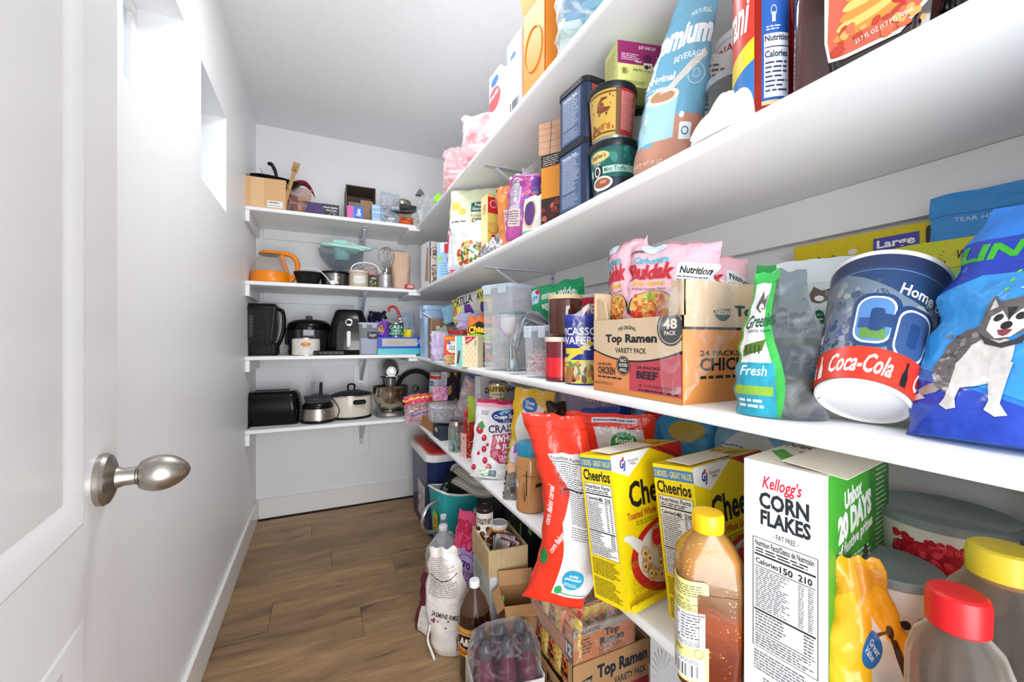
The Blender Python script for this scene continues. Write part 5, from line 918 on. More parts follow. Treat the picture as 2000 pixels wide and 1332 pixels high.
# yellow bag with blue oval
a = Art(.55, 150); a.rect(0, 0, 1, 1, '#e9a21c'); a.poly([(0, .0), (.4, 0), (.46, .5), (.3, .86), (0, .8)], '#f3b722'); a.poly([(.5, .75), (.8, .6), (1, .4), (1, 0), (.55, 0), (.45, .45)], '#d9d4cc'); a.ell(.47, .60, .12, .09, '#2f6db0', rot=-20); a.text('Great\nValue', .39, .56, .55, .64, '#e3ecf6', .01, .1, -50); a.ell(.72, .7, .05, .03, '#3a2414'); a.poly([(.7, .68), (.78, .66), (.86, .5), (.78, .48)], '#4a2c14'); a.poly([(.55, .68), (.7, .71), (.7, .7), (.56, .665)], '#3a2414'); a.blobs(.6, .1, .95, .42, ['#c98a3c', '#e6b45c', '#8a4a1c'], 20, .04, .09); a.poly([(.75, .25), (1, .35), (1, 0), (.8, 0)], '#a8641e'); a.text('NUT', .7, .2, .9, .3, '#4a3a20', .02, 0, 70); a.poly([(.4, .8), (.7, .9), (.95, .85), (1, .7), (.9, .95), (.4, .97)], '#d9902a')
r = bag('cereal_bag', 'golden yellow honey cereal bag with small blue oval, in front of the oat tub', 'bag', .098, .245, .05, '#eaa51e', a, 'stand', 151, .006, 16, nu=30, nv=34, prof=lambda v: 1-.55*smooth((v-.45)/.55)); put(r, .592, .254, zl(.2), -38, -4, -3)
r = crumple('paper_bag', 'dark brown paper bag standing at the back beside the raspberry oatmeal tub', .10, .33, .08, mat('#4a2a22', .7, bump=.5, bs=40), .84, .145, zl(.1), -80, 41)
# ================================================================ right wall, third shelf
zu = lambda y: zr(2, y)
def tin(name, label, w, d, h, seed, top):
    r = thing(name, label, 'tin'); NV = '#22304e'; MB().loft([(0, w/2*.97, d/2*.97, .016), (.004, w/2, d/2, .018), (h-.012, w/2, d/2, .018)], plas(NV, .3), 6).obj('tin', r, 45)
    MB().loft([(h-.014, w/2*1.04, d/2*1.05, .02), (h-.001, w/2*1.04, d/2*1.05, .02), (h, w/2, d/2, .018)], plas('#15181f', .4), 6).obj('lid', r, 40)
    a = Art(w/h, seed); a.rect(0, 0, 1, 1, '#4f6489'); a.text('Nutrition Facts', .1, .9, .8, .955, '#dfe5ee', .03); a.rect(.08, .88, .92, .89, '#dfe5ee'); a.para(.1, .62, .9, .87, 12, '#c6d0e0', .4, .12); a.rect(.08, .6, .92, .607, '#dfe5ee'); a.para(.1, .3, .9, .59, 14, '#c6d0e0', .4, .12); a.para(.1, .04, .9, .26, 10, '#b5c1d6', .4, .08)
    a.build(plane((-w/2+.018, -d/2, .006), (w-.036, 0, 0), (0, 0, h-.024), (0, -1, 0)), 'front_print', r); r.location = (0, 0, 0)
    b = Art(d/h, seed+1); b.rect(0, 0, 1, 1, NV); b.rect(0, top, 1, 1, '#b5392d' if top < .9 else NV); b.rect(0, top-.05, 1, top, '#e0a52c'); b.build(plane((w/2, -d/2+.018, .006), (0, d-.036, 0), (0, 0, h-.024), (1, 0, 0)), 'side_print', r)
    return r
r = tin('cocoa_tin', 'lower navy rectangular tin with white nutrition print, under the red topped tin', .115, .085, .160, 200, .42); put(r, .585, .838, zu(.8), -86)
r = tin('cocoa_tin', 'upper navy and red rectangular tin stacked on the other navy tin', .112, .082, .140, 202, .5); put(r, .585, .838, zu(.8)+.161, -87)
def taper(name, label, seed, X, Y, z, r_, h, rz, kind):
    a = Art(2.6, seed)
    if kind: 
        a.rect(0, 0, 1, 1, '#1c5e58'); a.rect(0, 0, 1, .3, '#22303c'); a.blobs(.2, .55, 1, .95, ['#2f7a70', '#245f5a', '#3a8578'], 26, .02, .05); a.ell(.36, .80, .155, .125, '#cdb568'); a.ell(.36, .80, .14, .105, '#dcc67c'); a.text("Stephen's", .25, .73, .47, .87, '#33301c', .02, .1)
        a.rect(.2, .40, .95, .55, '#b9dcc9'); a.text('Mint Truffle', .44, .42, .72, .53, '#2f5a4c', .01, .15); a.ell(.34, .47, .085, .2, '#20262a'); a.ell(.34, .47, .05, .12, '#d9dede'); a.ell(.34, .47, .033, .085, '#2b2f33'); a.text('GOURMET', .28, .58, .40, .64, '#d9dede', .01, 0, 0, .03); a.ell(.40, .19, .15, .16, '#e9e4df'); a.ell(.40, .20, .12, .11, '#9c5a44'); a.ell(.42, .22, .05, .04, '#c9886c'); a.para(.3, .02, .5, .05, 1, '#c9cdd0', .6, .2)
    else:
        a.rect(0, 0, 1, 1, '#c9a24a'); a.rect(0, 0, .16, 1, '#c5a8a4'); a.rect(.02, .3, .14, .52, '#c9536a'); a.rect(.6, 0, .66, 1, '#6b4a22'); a.rect(.66, 0, .92, 1, '#a8262c'); a.para(.67, .1, .91, .92, 26, '#e0bcae', .4, .12); a.rect(.2, .9, .6, .94, '#6b4a22'); a.rect(.2, .06, .6, .1, '#6b4a22')
        B_ = '#6e3d1c'; a.poly([(.34, .55), (.36, .72), (.42, .84), (.5, .82), (.48, .78), (.42, .76), (.40, .68), (.46, .62), (.54, .6), (.5, .52), (.4, .5)], B_); a.poly([(.36, .5), (.38, .44), (.40, .5)], B_); a.poly([(.46, .5), (.48, .42), (.5, .5)], B_); a.ell(.40, .66, .05, .08, '#8a5428'); a.blobs(.22, .12, .58, .26, [B_, '#8a3d1f', '#a86a2c'], 18, .012, .03); a.blobs(.24, .55, .58, .9, [B_], 10, .006, .014)
    r = thing(name, label, 'can'); pf = [(r_*.86, .004), (r_*1.0, h-.012)]; b = MB(); b.lathe([(r_*.84, 0), (r_*.86, .004), (r_, h-.012)], mat('#9aa0a2', .3, .6), 44); b.obj('can', r, 45)
    MB().lathe([(r_*1.03, h-.016), (r_*1.06, h-.012), (r_*1.06, h-.002), (r_*1.02, h), (0, h-.001)], plas('#17191c', .35), 44, cap0=False).obj('lid', r, 40); a.build(cyl(pf)(200, .010, h-.014), 'wrap_print', r, 44, 1); return put(r, X, Y, z, rz)
taper('cocoa_can', "dark green mint cocoa can with a black lid, under the gold can", 210, .592, .735, zu(.7), .052, .118, -52, True)
taper('cocoa_can', 'gold and red cocoa can with brown animal drawing, stacked on the green can', 211, .590, .738, zu(.7)+.119, .050, .122, -50, False)
r = can('cocoa_can', 'white and black cocoa can with black lid behind the stacked cans', .05, .235, '#cfd3d2', None, lidcol='#17191c'); a = Art(1, 9); a.para(.1, .1, .9, .8, 16, '#3a3f42', .4, .15); a.build(cyl([(.05, 0), (.05, .3)])(120, .02, .2), 'wrap_print', r, 20, 1); put(r, .715, .79, zu(.8), -50)
r = bag('tea_bag_pack', 'small green foil pouch peeking over the black lidded cocoa can', 'bag', .06, .10, .03, '#2f9a3c', None, 'pillow', 5, .005); put(r, .715, .79, zu(.8)+.241, -50)
a = Art(1.2, 212); a.rect(0, 0, 1, 1, '#dde087'); a.rect(0, .5, 1, 1, '#8c1d5e'); a.text('JUST ONE CUP', .36, .84, .66, .93, '#e9cfdc', .02); a.para(.06, .58, .4, .74, 4, '#e9cfdc', .4, .15); a.para(.68, .56, .96, .74, 4, '#e9cfdc', .4, .15); a.text('Enjoy!', .3, .54, .42, .6, '#f3e4ec', .02, .2); a.ell(.52, .66, .07, .1, '#5a1240'); a.rect(.45, .38, .60, .56, '#e9ecc8'); a.ell(.5, .47, .04, .05, '#2f2a2f'); a.ell(.56, .48, .02, .04, '#c94a3a')
a.ring(.12, .34, .06, .12, '#3f4a1c'); a.text('B', .09, .29, .15, .39, '#3f4a1c', .02); a.text('Simply Pure To Your Door', .26, .34, .66, .42, '#5a5a2c', .01, .2); a.para(.1, .04, .5, .14, 3, '#8c8f4a', .4, .1); a.para(.66, .1, .96, .3, 4, '#8c8f4a', .5, .25)
b = Art(.6, 213); b.rect(0, 0, 1, 1, '#dde087'); b.para(.12, .2, .9, .85, 12, '#8c8f4a', .35, .12)
r = carton('tea_box', 'plum and pale yellow cup box balanced on top of the gold can', 'box', .135, .065, .098, '#dde087', a, b, m=card('#dde087')); put(r, .655, .725, zu(.7)+.243, -14)
# light blue pouch
a = Art(.5, 214); a.rect(0, 0, 1, 1, '#6fa8c4'); a.poly([(0, .0), (1, 0), (1, .30), (.6, .28), (.3, .12), (0, .14)], '#c08a74'); a.poly([(.05, .14), (.62, .16), (.62, .42), (.1, .40)], '#a9d4e0'); a.ell(.36, .41, .27, .05, '#e9d9c4'); a.ell(.36, .41, .2, .035, '#b98a68'); a.poly([(.3, .42), (.5, .44), (.95, .62), (.9, .66)], '#d3cfc6'); a.text('NATURAL', .5, .86, .9, .89, '#e4f0f4', .01, 0, 4); a.text('Premium', -.25, .67, .98, .83, '#f1f6f7', .05, 0, 5); a.text('BEVERAGE', .42, .605, .90, .64, '#e9f3f5', .01, 0, 4)
a.text('Original', .0, .48, .5, .54, '#f1f6f7', .03, 0, 4); a.para(.05, .43, .6, .47, 2, '#dfecee', .4, .1); a.ring(.82, .52, .12, .06, '#e4f0f4'); a.ring(.82, .52, .05, .12, '#e4f0f4'); a.rrect(.70, .14, .86, .24, '#e4f0f4', .02); a.ring(.78, .19, .05, .3, '#3c6f88'); a.ell(.72, .28, .035, .018, '#e4f0f4'); a.text('NET WT 32 OZ', .05, .03, .5, .05, '#f0dcd2', 0)
r = bag('drink_pouch', 'tall pale blue stand up pouch of beverage powder leaning right with pointed top', 'bag', .118, .325, .075, '#6fa8c4', a, 'stand', 215, .005, 14, nu=32, nv=38, prof=lambda v: 1-.42*v*v, bend=lambda p: Vector((p.x+.035*(p.z/.3)**2, p.y, p.z))); 
B = Bag(.04, .27, .05, 'stand', 8, .003); put(r, .585, .577, zu(.6), -56, -2, 3)
a = Art(.35, 216); a.para(.1, .05, .9, .9, 20, '#54575a', .45, .2)
r = bag('paper_bag', 'narrow white paper bag with black print, standing right behind the pale blue pouch', 'bag', .075, .22, .045, '#dcdcd6', a, 'stand', 217, .004); put(r, .655, .535, zu(.5), -40)
# deli container
r = tub('deli_container', 'round clear deli container with a grey lid behind the white scalloped ornament', .092, .092, .150, tint='#b9b8ac', lid='#b5b9b6', r=.045, latches=0, haze=.12); MB().lathe([(.040, .005), (.043, .10)], mat('#6a6258', .7, bump=.5, bs=120, var=.4), 30).obj('contents', r, 45); put(r, .665, .492, zu(.5))
# white scalloped ornament
r = thing('plastic_ornament', 'white scalloped plastic ornament lying in front of the red syrup bottle', 'ornament'); b = MB(); sil = [(-.052, 0)]; rr = random.Random(2)
for i, (x, z) in enumerate(((-.05, .006), (-.042, .018), (-.03, .030), (-.018, .036), (-.008, .050), (.004, .060), (.016, .056), (.024, .050), (.036, .054), (.046, .048), (.052, .03), (.055, 0))): sil.append((x, z))
pts = [(p.x, p.y) for p in spl([(x, z, 0) for x, z in sil], 3)]
for k, (yo, sc) in enumerate(((-.016, .86), (0, 1), (.016, .9))): b = MB(); b.prism([(x*sc, z*sc) for x, z in pts], -.006, .006, plas('#f1f1f3', .3), T(0, yo, 0) @ RX(90)); b.obj('leaf', r, 50)
put(r, .552, gY(1418, .552), zu(.4), -76)
# red syrup bottles
SY = bpy.data.materials.new('red_syrup'); SY.use_nodes = True; P = SY.node_tree.nodes['Principled BSDF']; P.inputs['Base Color'].default_value = lin('#c42a12'); P.inputs['Transmission Weight'].default_value = .55; P.inputs['Roughness'].default_value = .08; P.inputs['IOR'].default_value = 1.2; P.inputs['Coat Weight'].default_value = .6
r = thing('syrup_bottle', 'tall clear bottle of red syrup with red, yellow and blue labels', 'bottle'); pf = [(.034, 0), (.038, .004), (.039, .012), (.039, .20), (.037, .225), (.024, .262), (.015, .285), (.0145, .315)]
MB().lathe(pf, SY, 48).obj('bottle', r, 50); MB().lathe([(.016, .316), (.0165, .318), (.0165, .345), (.014, .348)], plas('#e9c23a'), 30).obj('cap', r, 40)
a = Art(1.15, 220); a.rect(0, 0, 1, 1, '#d33a2a'); a.poly([(0, .30), (.5, .42), (1, .52), (1, .36), (.5, .26), (0, .16)], '#f0d22c'); a.poly([(0, 0), (1, 0), (1, .36), (.5, .26), (0, .16)], '#2f74b8'); a.rect(0, .955, 1, 1, '#d9c38a'); a.text('Torani', .05, .58, .93, .86, '#f6efe9', .03, .3); a.text('HAZELNUT', .3, .06, .9, .12, '#e9eef6', .01)
a.build(cyl(pf)(112, .012, .205), 'front_label', r, 24, 1)
a = Art(.5, 221); a.rect(0, 0, 1, 1, '#1f56a8'); a.rect(0, .8, 1, .97, '#cf2a22'); a.rect(0, .97, 1, 1, '#d9c38a'); a.rect(0, 0, 1, .03, '#d9c38a'); a.text('Torani', .35, .83, 1.0, .93, '#f6efe9', .02, .3); a.text('PERFECT TO MIX', .15, .74, .95, .77, '#c9daf2', .01); a.ring(.4, .66, .1, .2, '#c9daf2', ry=.04); a.rect(.34, .58, .46, .65, '#c9daf2'); a.para(.15, .52, .7, .56, 2, '#c9daf2', .5, .3); a.rect(.08, .05, .95, .50, '#dfe4ee'); a.text('Nutrition', .1, .445, 1.0, .49, '#1a2a4a', .03); a.rect(.1, .40, .95, .408, '#1a2a4a'); a.text('Calories', .1, .33, .9, .38, '#1a2a4a', .03); a.para(.12, .08, .9, .31, 7, '#2a3a5a', .4, .3)
o = a.build(lambda u, v, off: cyl(pf)(52, .012, .205)(u, v, off), 'nutrition_label', r, 12, 1); o.rotation_euler = (0, 0, math.radians(95)); put(r, .583, .388, zu(.4), -128)
# canister with big letter
a = Art(1.2, 222); a.rect(0, 0, 1, 1, '#b5262c'); a.rect(0, .84, 1, 1, '#e3e0df'); a.text('SNACK PACK', .1, .88, .9, .94, '#b5262c', .02); a.poly([(0, 0), (.3, 0), (.5, .7), (.3, .7)], '#7b7f84'); a.poly([(.5, 0), (.7, 0), (.85, .7), (.7, .7)], '#8b8f94'); a.text('C', .05, .42, .5, .8, '#efeae8', .05)
r = can('drink_mix_canister', 'red and grey canister with a large white C behind the red syrup bottle', .052, .285, '#b5262c', a, 180, lidcol='#dfe0e2', cat='canister'); put(r, .765, .545, zu(.5), -50)
# flat syrup bottle with pancake label, brown bottle beside it
DKS = mat('#2a1410', .12, coat=.9); BRS = mat('#4a231c', .15, coat=.9)
r = thing('syrup_bottle', 'brown plastic syrup bottle with slanted shoulder between red syrup and pancake label bottle', 'bottle'); MB().loft([(0, .024, .03, .012), (.006, .027, .033, .014), (.12, .026, .032, .014), (.165, .018, .024, .012), (.20, .011, .011, .011), (.225, .011, .011, .011)], BRS, 6).obj('bottle', r, 50); MB().lathe([(.0125, .224), (.013, .226), (.013, .245), (.011, .247)], plas('#c92a22'), 24).obj('cap', r, 40); put(r, .590, .315, zu(.3), -70)
r = thing('syrup_bottle', 'flat dark syrup bottle with a big pancake picture label', 'bottle'); b = MB(); hs = [(0, .042, .022, .02), (.006, .046, .025, .022), (.05, .052, .027, .024), (.11, .052, .027, .024), (.17, .042, .025, .022), (.205, .022, .02, .02), (.22, .014, .014, .014), (.245, .014, .014, .014)]
b.loft(hs, DKS, 8); b.obj('bottle', r, 50); MB().lathe([(.0155, .244), (.016, .246), (.016, .27), (.014, .272)], plas('#c92a22'), 24).obj('cap', r, 40)
for i in range(9): MB().box(.052, 0, .03+i*.014, .003, .03, .006, DKS, .001).obj('grip_rib', r)
a = Art(.72, 223); a.poly([(.04, 0.02), (.2, 0), (.7, .02), (.96, .2), (1, .5), (.98, 1), (.0, 1), (.0, .2)], '#e6e2dc'); a.poly([(.06, .04), (.2, .03), (.68, .05), (.93, .22), (.96, .5), (.94, .7), (.05, .74), (.03, .2)], '#c9604a'); a.poly([(.1, .7), (.9, .66), (.95, .98), (.05, .98)], '#eceae8'); a.text('Original', .2, .78, .85, .90, '#2b2b2e', .02, 0, 10); a.text('Syrup', .34, .71, .72, .79, '#6a6a6a', .01, 0, 10)
for i in range(5): a.ell(.42+.03*i, .24+i*.075, .34, .06, ['#c98a3c', '#e3bb6a'][i % 2], rot=14)
a.ell(.50, .60, .3, .07, '#e6c074', rot=14); a.ell(.52, .62, .1, .04, '#f6e9b0', rot=14); a.ell(.78, .5, .14, .10, '#a8322a'); a.ell(.74, .36, .13, .11, '#cf2a2a'); a.ell(.56, .40, .06, .05, '#3a4a8a'); a.blobs(.05, .06, .9, .25, ['#b5402c', '#e0a45a', '#d96a4a'], 26, .03, .07); a.text('23.7 FL OZ (1.7 PT) 709mL', .3, .10, .82, .15, '#f2e6e0', .01, 0, 10)
a.build(plane((-.047, -.0272, .014), (.094, 0, 0), (0, 0, .135), (0, -1, 0)), 'front_label', r, 0, 0, .0006); put(r, .580, .247, zu(.2), -76)
r = thing('syrup_bottle', 'black ribbed bottle right of the pancake syrup, nearest but one on the shelf', 'bottle'); rs = [[((.026+.0012*(j % 2))*math.cos(2*PI*j/60), (.026+.0012*(j % 2))*math.sin(2*PI*j/60), z) for j in range(60)] for z in (0, .01, .16, .17)]; MB().rings(rs, mat('#141214', .2, coat=.6)).obj('bottle', r, 20); MB().lathe([(.02, .17), (.012, .2), (.012, .23)], plas('#141214'), 24).obj('cap', r, 40); put(r, .605, .178, zu(.2))
r = thing('sauce_bottle', 'dark glass sauce bottle at the near end of the third shelf', 'bottle'); MB().lathe([(.024, 0), (.027, .004), (.027, .13), (.012, .17), (.012, .2)], mat('#1d1018', .06, coat=1), 32).obj('bottle', r, 50); a = Art(1, 4); a.rect(0, 0, 1, 1, '#4a2a4f'); a.rect(.1, .4, .9, .6, '#c9b8cf'); a.build(cyl([(.027, 0), (.027, .2)])(120, .05, .12), 'label', r, 14, 1); put(r, .590, .118, zu(.2), -70)
a = Art(.5, 224); a.rect(0, 0, 1, 1, '#dfe2e6'); a.rect(0, .55, 1, 1, '#5b7a96'); a.rect(.3, .42, .9, .5, '#c93a3a')
r = carton('food_box', 'tall white box with blue top and red stripe behind the brown syrup bottle', 'box', .09, .05, .30, '#dfe2e6', a); put(r, .73, .40, zu(.4), -60)
r = bag('snack_bag', 'purple foil bag behind the brown syrup bottle', 'bag', .10, .30, .05, '#6a2a7a', None, 'pillow', 226, .008); put(r, .77, .33, zu(.3), -70)
# ---- further along
a = Art(1.4, 230); [a.rect(0, .2*i, 1, .2*i+.01, '#b5836a') for i in range(1, 5)]; a.poly([(.45, 0), (.47, 0), (.55, 1), (.53, 1)], '#5a3a2c')
r = carton('candy_carton', 'dark brown and orange sweets carton holding up the small wooden block', 'box', .065, .05, .225, '#3a2018', ch=.001); A = Art(.3, 231); A.rect(0, 0, 1, 1, '#3a2018'); A.rect(0, .45, 1, .85, '#e8952a'); A.rect(0, .9, 1, 1, '#2f2a26'); A.blobs(.1, .02, .9, .4, ['#8e2f2a', '#5a1a1a', '#c9605a'], 14, .08, .14); A.para(.1, .86, .9, .99, 5, '#d9d2c9', .4, .2); A.build(plane((-.0325, -.025, 0), (.065, 0, 0), (0, 0, .225), (0, -1, 0)), 'front_print', r); put(r, .62, 1.035, zu(1), -60)
r = carton('wooden_box', 'small pale wooden block box perched high beside the navy tins', 'box', .075, .05, .092, '#d9a98c', a, None, m=mat('#d9a98c', .55, bump=.2, bs=30, stretch=(1, 1, 8), var=.08)); put(r, .615, 1.035, zu(1)+.226, -52)
r = crumple('clear_bag', 'clear bag with a white tape roll inside, left of the brown sweets carton', .16, .27, .05, clear('#f2f2f2', .16, '#efeeec', .1, .6, 26, .28), .66, 1.175, zu(1.1), -50, 44)
b = MB(); b.lathe([(.026, -.012), (.042, -.012), (.042, .012), (.026, .012)], mat('#e6e0d6', .5), 30, cap0=False, cap1=False, xf=T(.02, 0, .19) @ RX(70)); b.obj('tape_roll', r, 40)
a = Art(.9, 232); a.rect(0, 0, 1, 1, '#e3ded9'); a.ell(.4, .55, .25, .3, '#5a3a72'); a.ring(.4, .55, .3, .12, '#d8b45a', ry=.36); a.rect(0, 0, 1, .14, '#8fb5a8')
r = bag('snack_pouch', 'small white pouch with a purple oval and teal base, beside the brown sweets carton', 'bag', .07, .125, .03, '#e3ded9', a, 'stand', 233, .004); put(r, .572, 1.085, zu(1), -55, -4)
r = thing('note_book', 'thin bright blue book standing at the back beside the clear bag', 'book'); MB().box(0, 0, .06, .10, .014, .12, card('#2f62b8'), .001).obj('cover', r); MB().box(.003, 0, .06, .098, .010, .117, card('#e9e9e6')).obj('pages', r); put(r, .78, 1.25, zu(1.2), -70)
a = Art(.5, 234); a.rect(0, 0, 1, 1, '#b5529a'); a.poly([(.1, .3), (.45, .3), (.5, .9), (.2, .92)], '#c9b5c9'); a.nutri(.12, .5, .42, .9, ('',), '#cfc0d0', rows=8); a.blobs(.5, .2, .95, .9, ['#d98aa8', '#7a5ab8', '#e0657a', '#9a3f8a', '#5a7ac9'], 40, .05, .11); a.rect(.12, .2, .5, .45, '#d3c4bf'); a.para(.14, .22, .48, .43, 6, '#6a4a5a', .4, .15); a.rect(0, .94, 1, 1, '#c988c0')
r = bag('snack_bag', 'pink and purple shiny snack bag at the shelf edge beside the silver foil', 'bag', .105, .205, .055, '#a8559a', a, 'pillow', 235, .007, full=.3); put(r, .565, gY(1018, .565), zu(1.1), -42, 0, 4)
a = Art(.5, 236); a.rect(0, 0, 1, 1, '#e88a4a'); a.rect(.35, .2, .9, .62, '#e3dfe2'); a.para(.4, .24, .86, .58, 8, '#6a5a66', .4, .15); a.ell(.3, .8, .2, .06, '#f0a86a')
r = bag('snack_bag', 'orange snack bag with a pointed corner behind the pink and purple bag', 'bag', .085, .25, .04, '#e88a4a', a, 'pillow', 237, .007); put(r, .622, gY(1000, .622), zu(1.3), -42, 0, -4)
FOIL = mat('#c9c9cc', .16, 1, bump=1, bs=55, bd=.02)
crumple('foil_packet', 'crumpled silver foil packet lying flat on the shelf edge', .135, .10, .055, FOIL, .575, gY(965, .575), zu(1.4)+.01, -62, 51, 'foil', -38, 0, .016)
w, d, h = .20, .062, .262; a = Art(w/h, 238); a.rect(0, 0, 1, 1, '#efce5e'); a.rect(0, .72, 1, .96, '#d8262c'); a.rect(0, .96, 1, 1, '#efce5e'); a.text('FAMILY SIZE', .24, .76, .9, .85, '#f6efe6', .04); a.ell(.12, .86, .08, None, '#e9a5a5'); a.ell(.12, .86, .055, None, '#d8262c')
for x, y in ((.1, .5), (.36, .56), (.62, .52), (.85, .46)): a.ell(x, y, .13, .09, '#d99a3c'); a.ell(x, y+.01, .11, .075, '#eab85a')
a.text('Nilla', .08, .14, .95, .40, '#cf1f2c', .05); b = Art(d/h, 239); b.rect(0, 0, 1, 1, '#f3e6a8'); b.text('Nilla', .2, .74, .8, .86, '#cf6a5a', .02, 0, 90)
r = carton('wafer_box', 'yellow and red family size wafer box left of the orange bag', 'box', w, d, h, '#efce5e', a, b); put(r, .685, 1.527, zu(1.5), 4)
a = Art(.8, 240); a.rect(0, 0, 1, 1, '#e3e3bd'); a.rect(.02, .72, .98, 1, '#dfe3c0'); a.poly([(.42, .80), (.68, .82), (.66, .70), (.42, .69)], '#1f5c50'); a.text('Fresh\nGourmet', .44, .71, .66, .80, '#e9efe2', .03); a.ell(.14, .78, .09, .05, '#e0c25a'); a.ell(.26, .71, .07, .045, '#d6bd5c'); a.text('Buttermilk Ranch', .42, .63, .86, .665, '#7a6a4a', .0, .1); a.text('COBB SALAD', .44, .565, .98, .62, '#4a463a', .03, 0, 2); a.poly([(.42, .1), (.98, .1), (.98, .56), (.44, .56)], '#e9d6b4'); a.para(.46, .12, .94, .54, 13, '#9a8a6a', .16, .6); a.rect(.0, .0, .36, .66, '#eceef0'); a.para(.06, .54, .34, .60, 2, '#4a4a4e', .5, .3); a.rect(.08, .50, .34, .51, '#4a4a4e'); a.para(.06, .42, .34, .48, 3, '#7a7a80', .4, .2)
a.blobs(.82, .82, 1, .98, ['#c23a2c', '#7fa84a', '#e0c25a', '#4a7a2c', '#e9e3d0'], 36, .02, .05)
r = bag('salad_bag', 'large pale green and white salad kit bag at the far end of its shelf', 'bag', .265, .355, .06, '#e3e3bd', a, 'pillow', 241, .006, 12, nu=34, nv=34, full=.35); put(r, .612, 1.70, zu(1.7)+.002, -40, -2, 2)
a = Art(.8, 242); a.rect(0, 0, 1, 1, '#e9ecef'); a.blobs(.25, .02, .95, .5, ['#c9642c', '#e0b34a', '#7fa04a', '#efe3c8', '#4a6a3c', '#b8402c'], 90, .03, .07); a.text('Pizza', .4, .62, .7, .7, '#8a8f8a', .0, .1, -20); a.para(.15, .5, .22, .9, 9, '#9fb0c4', .4, .5)
r = bag('snack_bag', 'white snack bag picturing colourful food, hanging at the shelf edge below the salad bag', 'bag', .145, .175, .05, '#e9ecef', a, 'pillow', 243, .007); put(r, .548, 1.60, zu(1.6)+.001, -44, 0, -4)
a = Art(.3, 244); a.rect(0, 0, 1, 1, '#e0457f'); a.blobs(0, 0, 1, 1, ['#f6e6ee', '#e98ab0'], 26, .1, .2); r = bag('candy_bag', 'narrow hot pink patterned bag left of the salad kit bag', 'bag', .06, .25, .03, '#e0457f', a, 'pillow', 245, .004); put(r, .60, 1.995, zu(2), -40)
a = Art(.5, 246); a.rect(0, 0, 1, 1, '#9fd0ee'); a.rect(.2, .75, 1, 1, '#eef2f6'); a.rect(.45, .72, .8, .96, '#d8332f'); a.poly([(0, .55), (.25, .66), (.3, .55), (.1, .5)], '#b5d33a'); a.para(.2, .15, .85, .5, 5, '#6aa5cf', .3, .2)
r = carton('juice_carton', 'light blue and white juice carton with red patch, by the shelf corner', 'carton', .085, .055, .205, '#9fd0ee', a, ch=.003); put(r, .602, 2.125, zu(2.1), -30)
# snack carton with the 90 circle
a = Art(.32, 247); a.rect(0, 0, 1, 1, '#e9d3c6'); a.rect(0, 0, .1, 1, '#3a3f55'); a.ring(.5, .74, .42, .1, '#2f3036'); a.text('90', .3, .66, .72, .82, '#2f3036', .03, 0, 90); a.text('Real FRUIT &', -.25, .22, 1.0, .34, '#3a3236', .03, 0, 90); a.text('VEGGIE Juice', .1, .22, 1.35, .34, '#cf6a5a', .03, 0, 90)
b = Art(.5, 248); b.rect(0, 0, 1, 1, '#dfe3ea'); b.poly([(.45, .12), (.9, .1), (.88, .85), (.7, .9)], '#b58f70')
r = carton('snack_carton', 'white and pink fruit snack carton with a 90 in a circle at the corner', 'box', .065, .13, .250, '#dfe3ea', a, b); put(r, .575, 2.36, zu(2.3), 8)
# ================================================================ right wall, top shelf
zt = lambda y: zr(3, y)
PB = clear('#fbe3e6', .22, '#fbe0e4', .1, .6, 26, .25)
def clearbag(name, label, w, h, d, x, y, z, rz, seed, stuffm, n, m=PB, ry=0, extra=None):
    r = bag(name, label, 'bag', w, h, d, '#fff', None, 'sack', seed, .012, 14, m=m, nu=22, nv=24); b = MB(); packed(b, n, w*.28, d*.2, h*.06, h*.6, w*.3, stuffm, random.Random(seed)); o = b.obj('contents', r); o['kind'] = 'stuff'
    if extra: extra(r)
    return put(r, x, y, z, rz, 0, ry)
clearbag('clear_bag', 'clear bag of pink plastic pieces, farther one on the top shelf', .15, .20, .09, .585, 1.86, zt(1.8), -35, 61, [mat('#f0a5aa', .4), mat('#e9868c', .4), mat('#f6c9c6', .4)], 22)
clearbag('clear_bag', 'clear bag of pink plastic pieces with a red scrap, next to the red white box', .155, .20, .09, .58, 1.545, zt(1.5), -35, 62, [mat('#f4c0c0', .4), mat('#f6d6d0', .4), mat('#d8323a', .4)], 16)
r = thing('cookie_cutter', 'bright lime green plastic cutter at the far end of the top shelf', 'cookie cutter'); b = MB(); st_ = [((.032 if i % 2 else .016)*math.cos(PI*i/6), (.032 if i % 2 else .016)*math.sin(PI*i/6)+.04) for i in range(12)]; b.prism(st_, -.008, .008, plas('#8fe22c'), RX(90)); b.obj('cutter', r); put(r, .56, 2.12, zt(2.1)-.002, -40)
a = Art(.4, 250); a.rect(0, 0, 1, 1, '#eceded'); a.ell(.5, .86, .34, .07, '#3f66ad'); a.ell(.45, .60, .55, .17, '#e0525a'); a.text('Everyday', .0, .62, .85, .70, '#f6eeee', .02, .2, 8); a.para(.1, .1, .9, .3, 4, '#c9ccd2', .4, .2)
r = carton('plates_box', 'white and red box on the top shelf, left of the grey white box', 'box', .085, .09, .235, '#eceded', None, a); put(r, .595, 1.335, zt(1.3), 3)
a = Art(.4, 251); a.rect(0, 0, 1, 1, '#e3e6ec'); a.rect(0, .87, .3, 1, '#b9d3ea'); a.ell(.42, .78, .2, .05, '#3f5c9a'); a.rrect(.1, .5, .9, .76, '#eef0f4', .1); a.para(.3, .62, .8, .7, 2, '#b5bccb', .4, .3); a.bars(.2, .05, .85, .24, '#3a3d44', 16); a.text('25', .05, .9, .22, .96, '#5a86b0', .02)
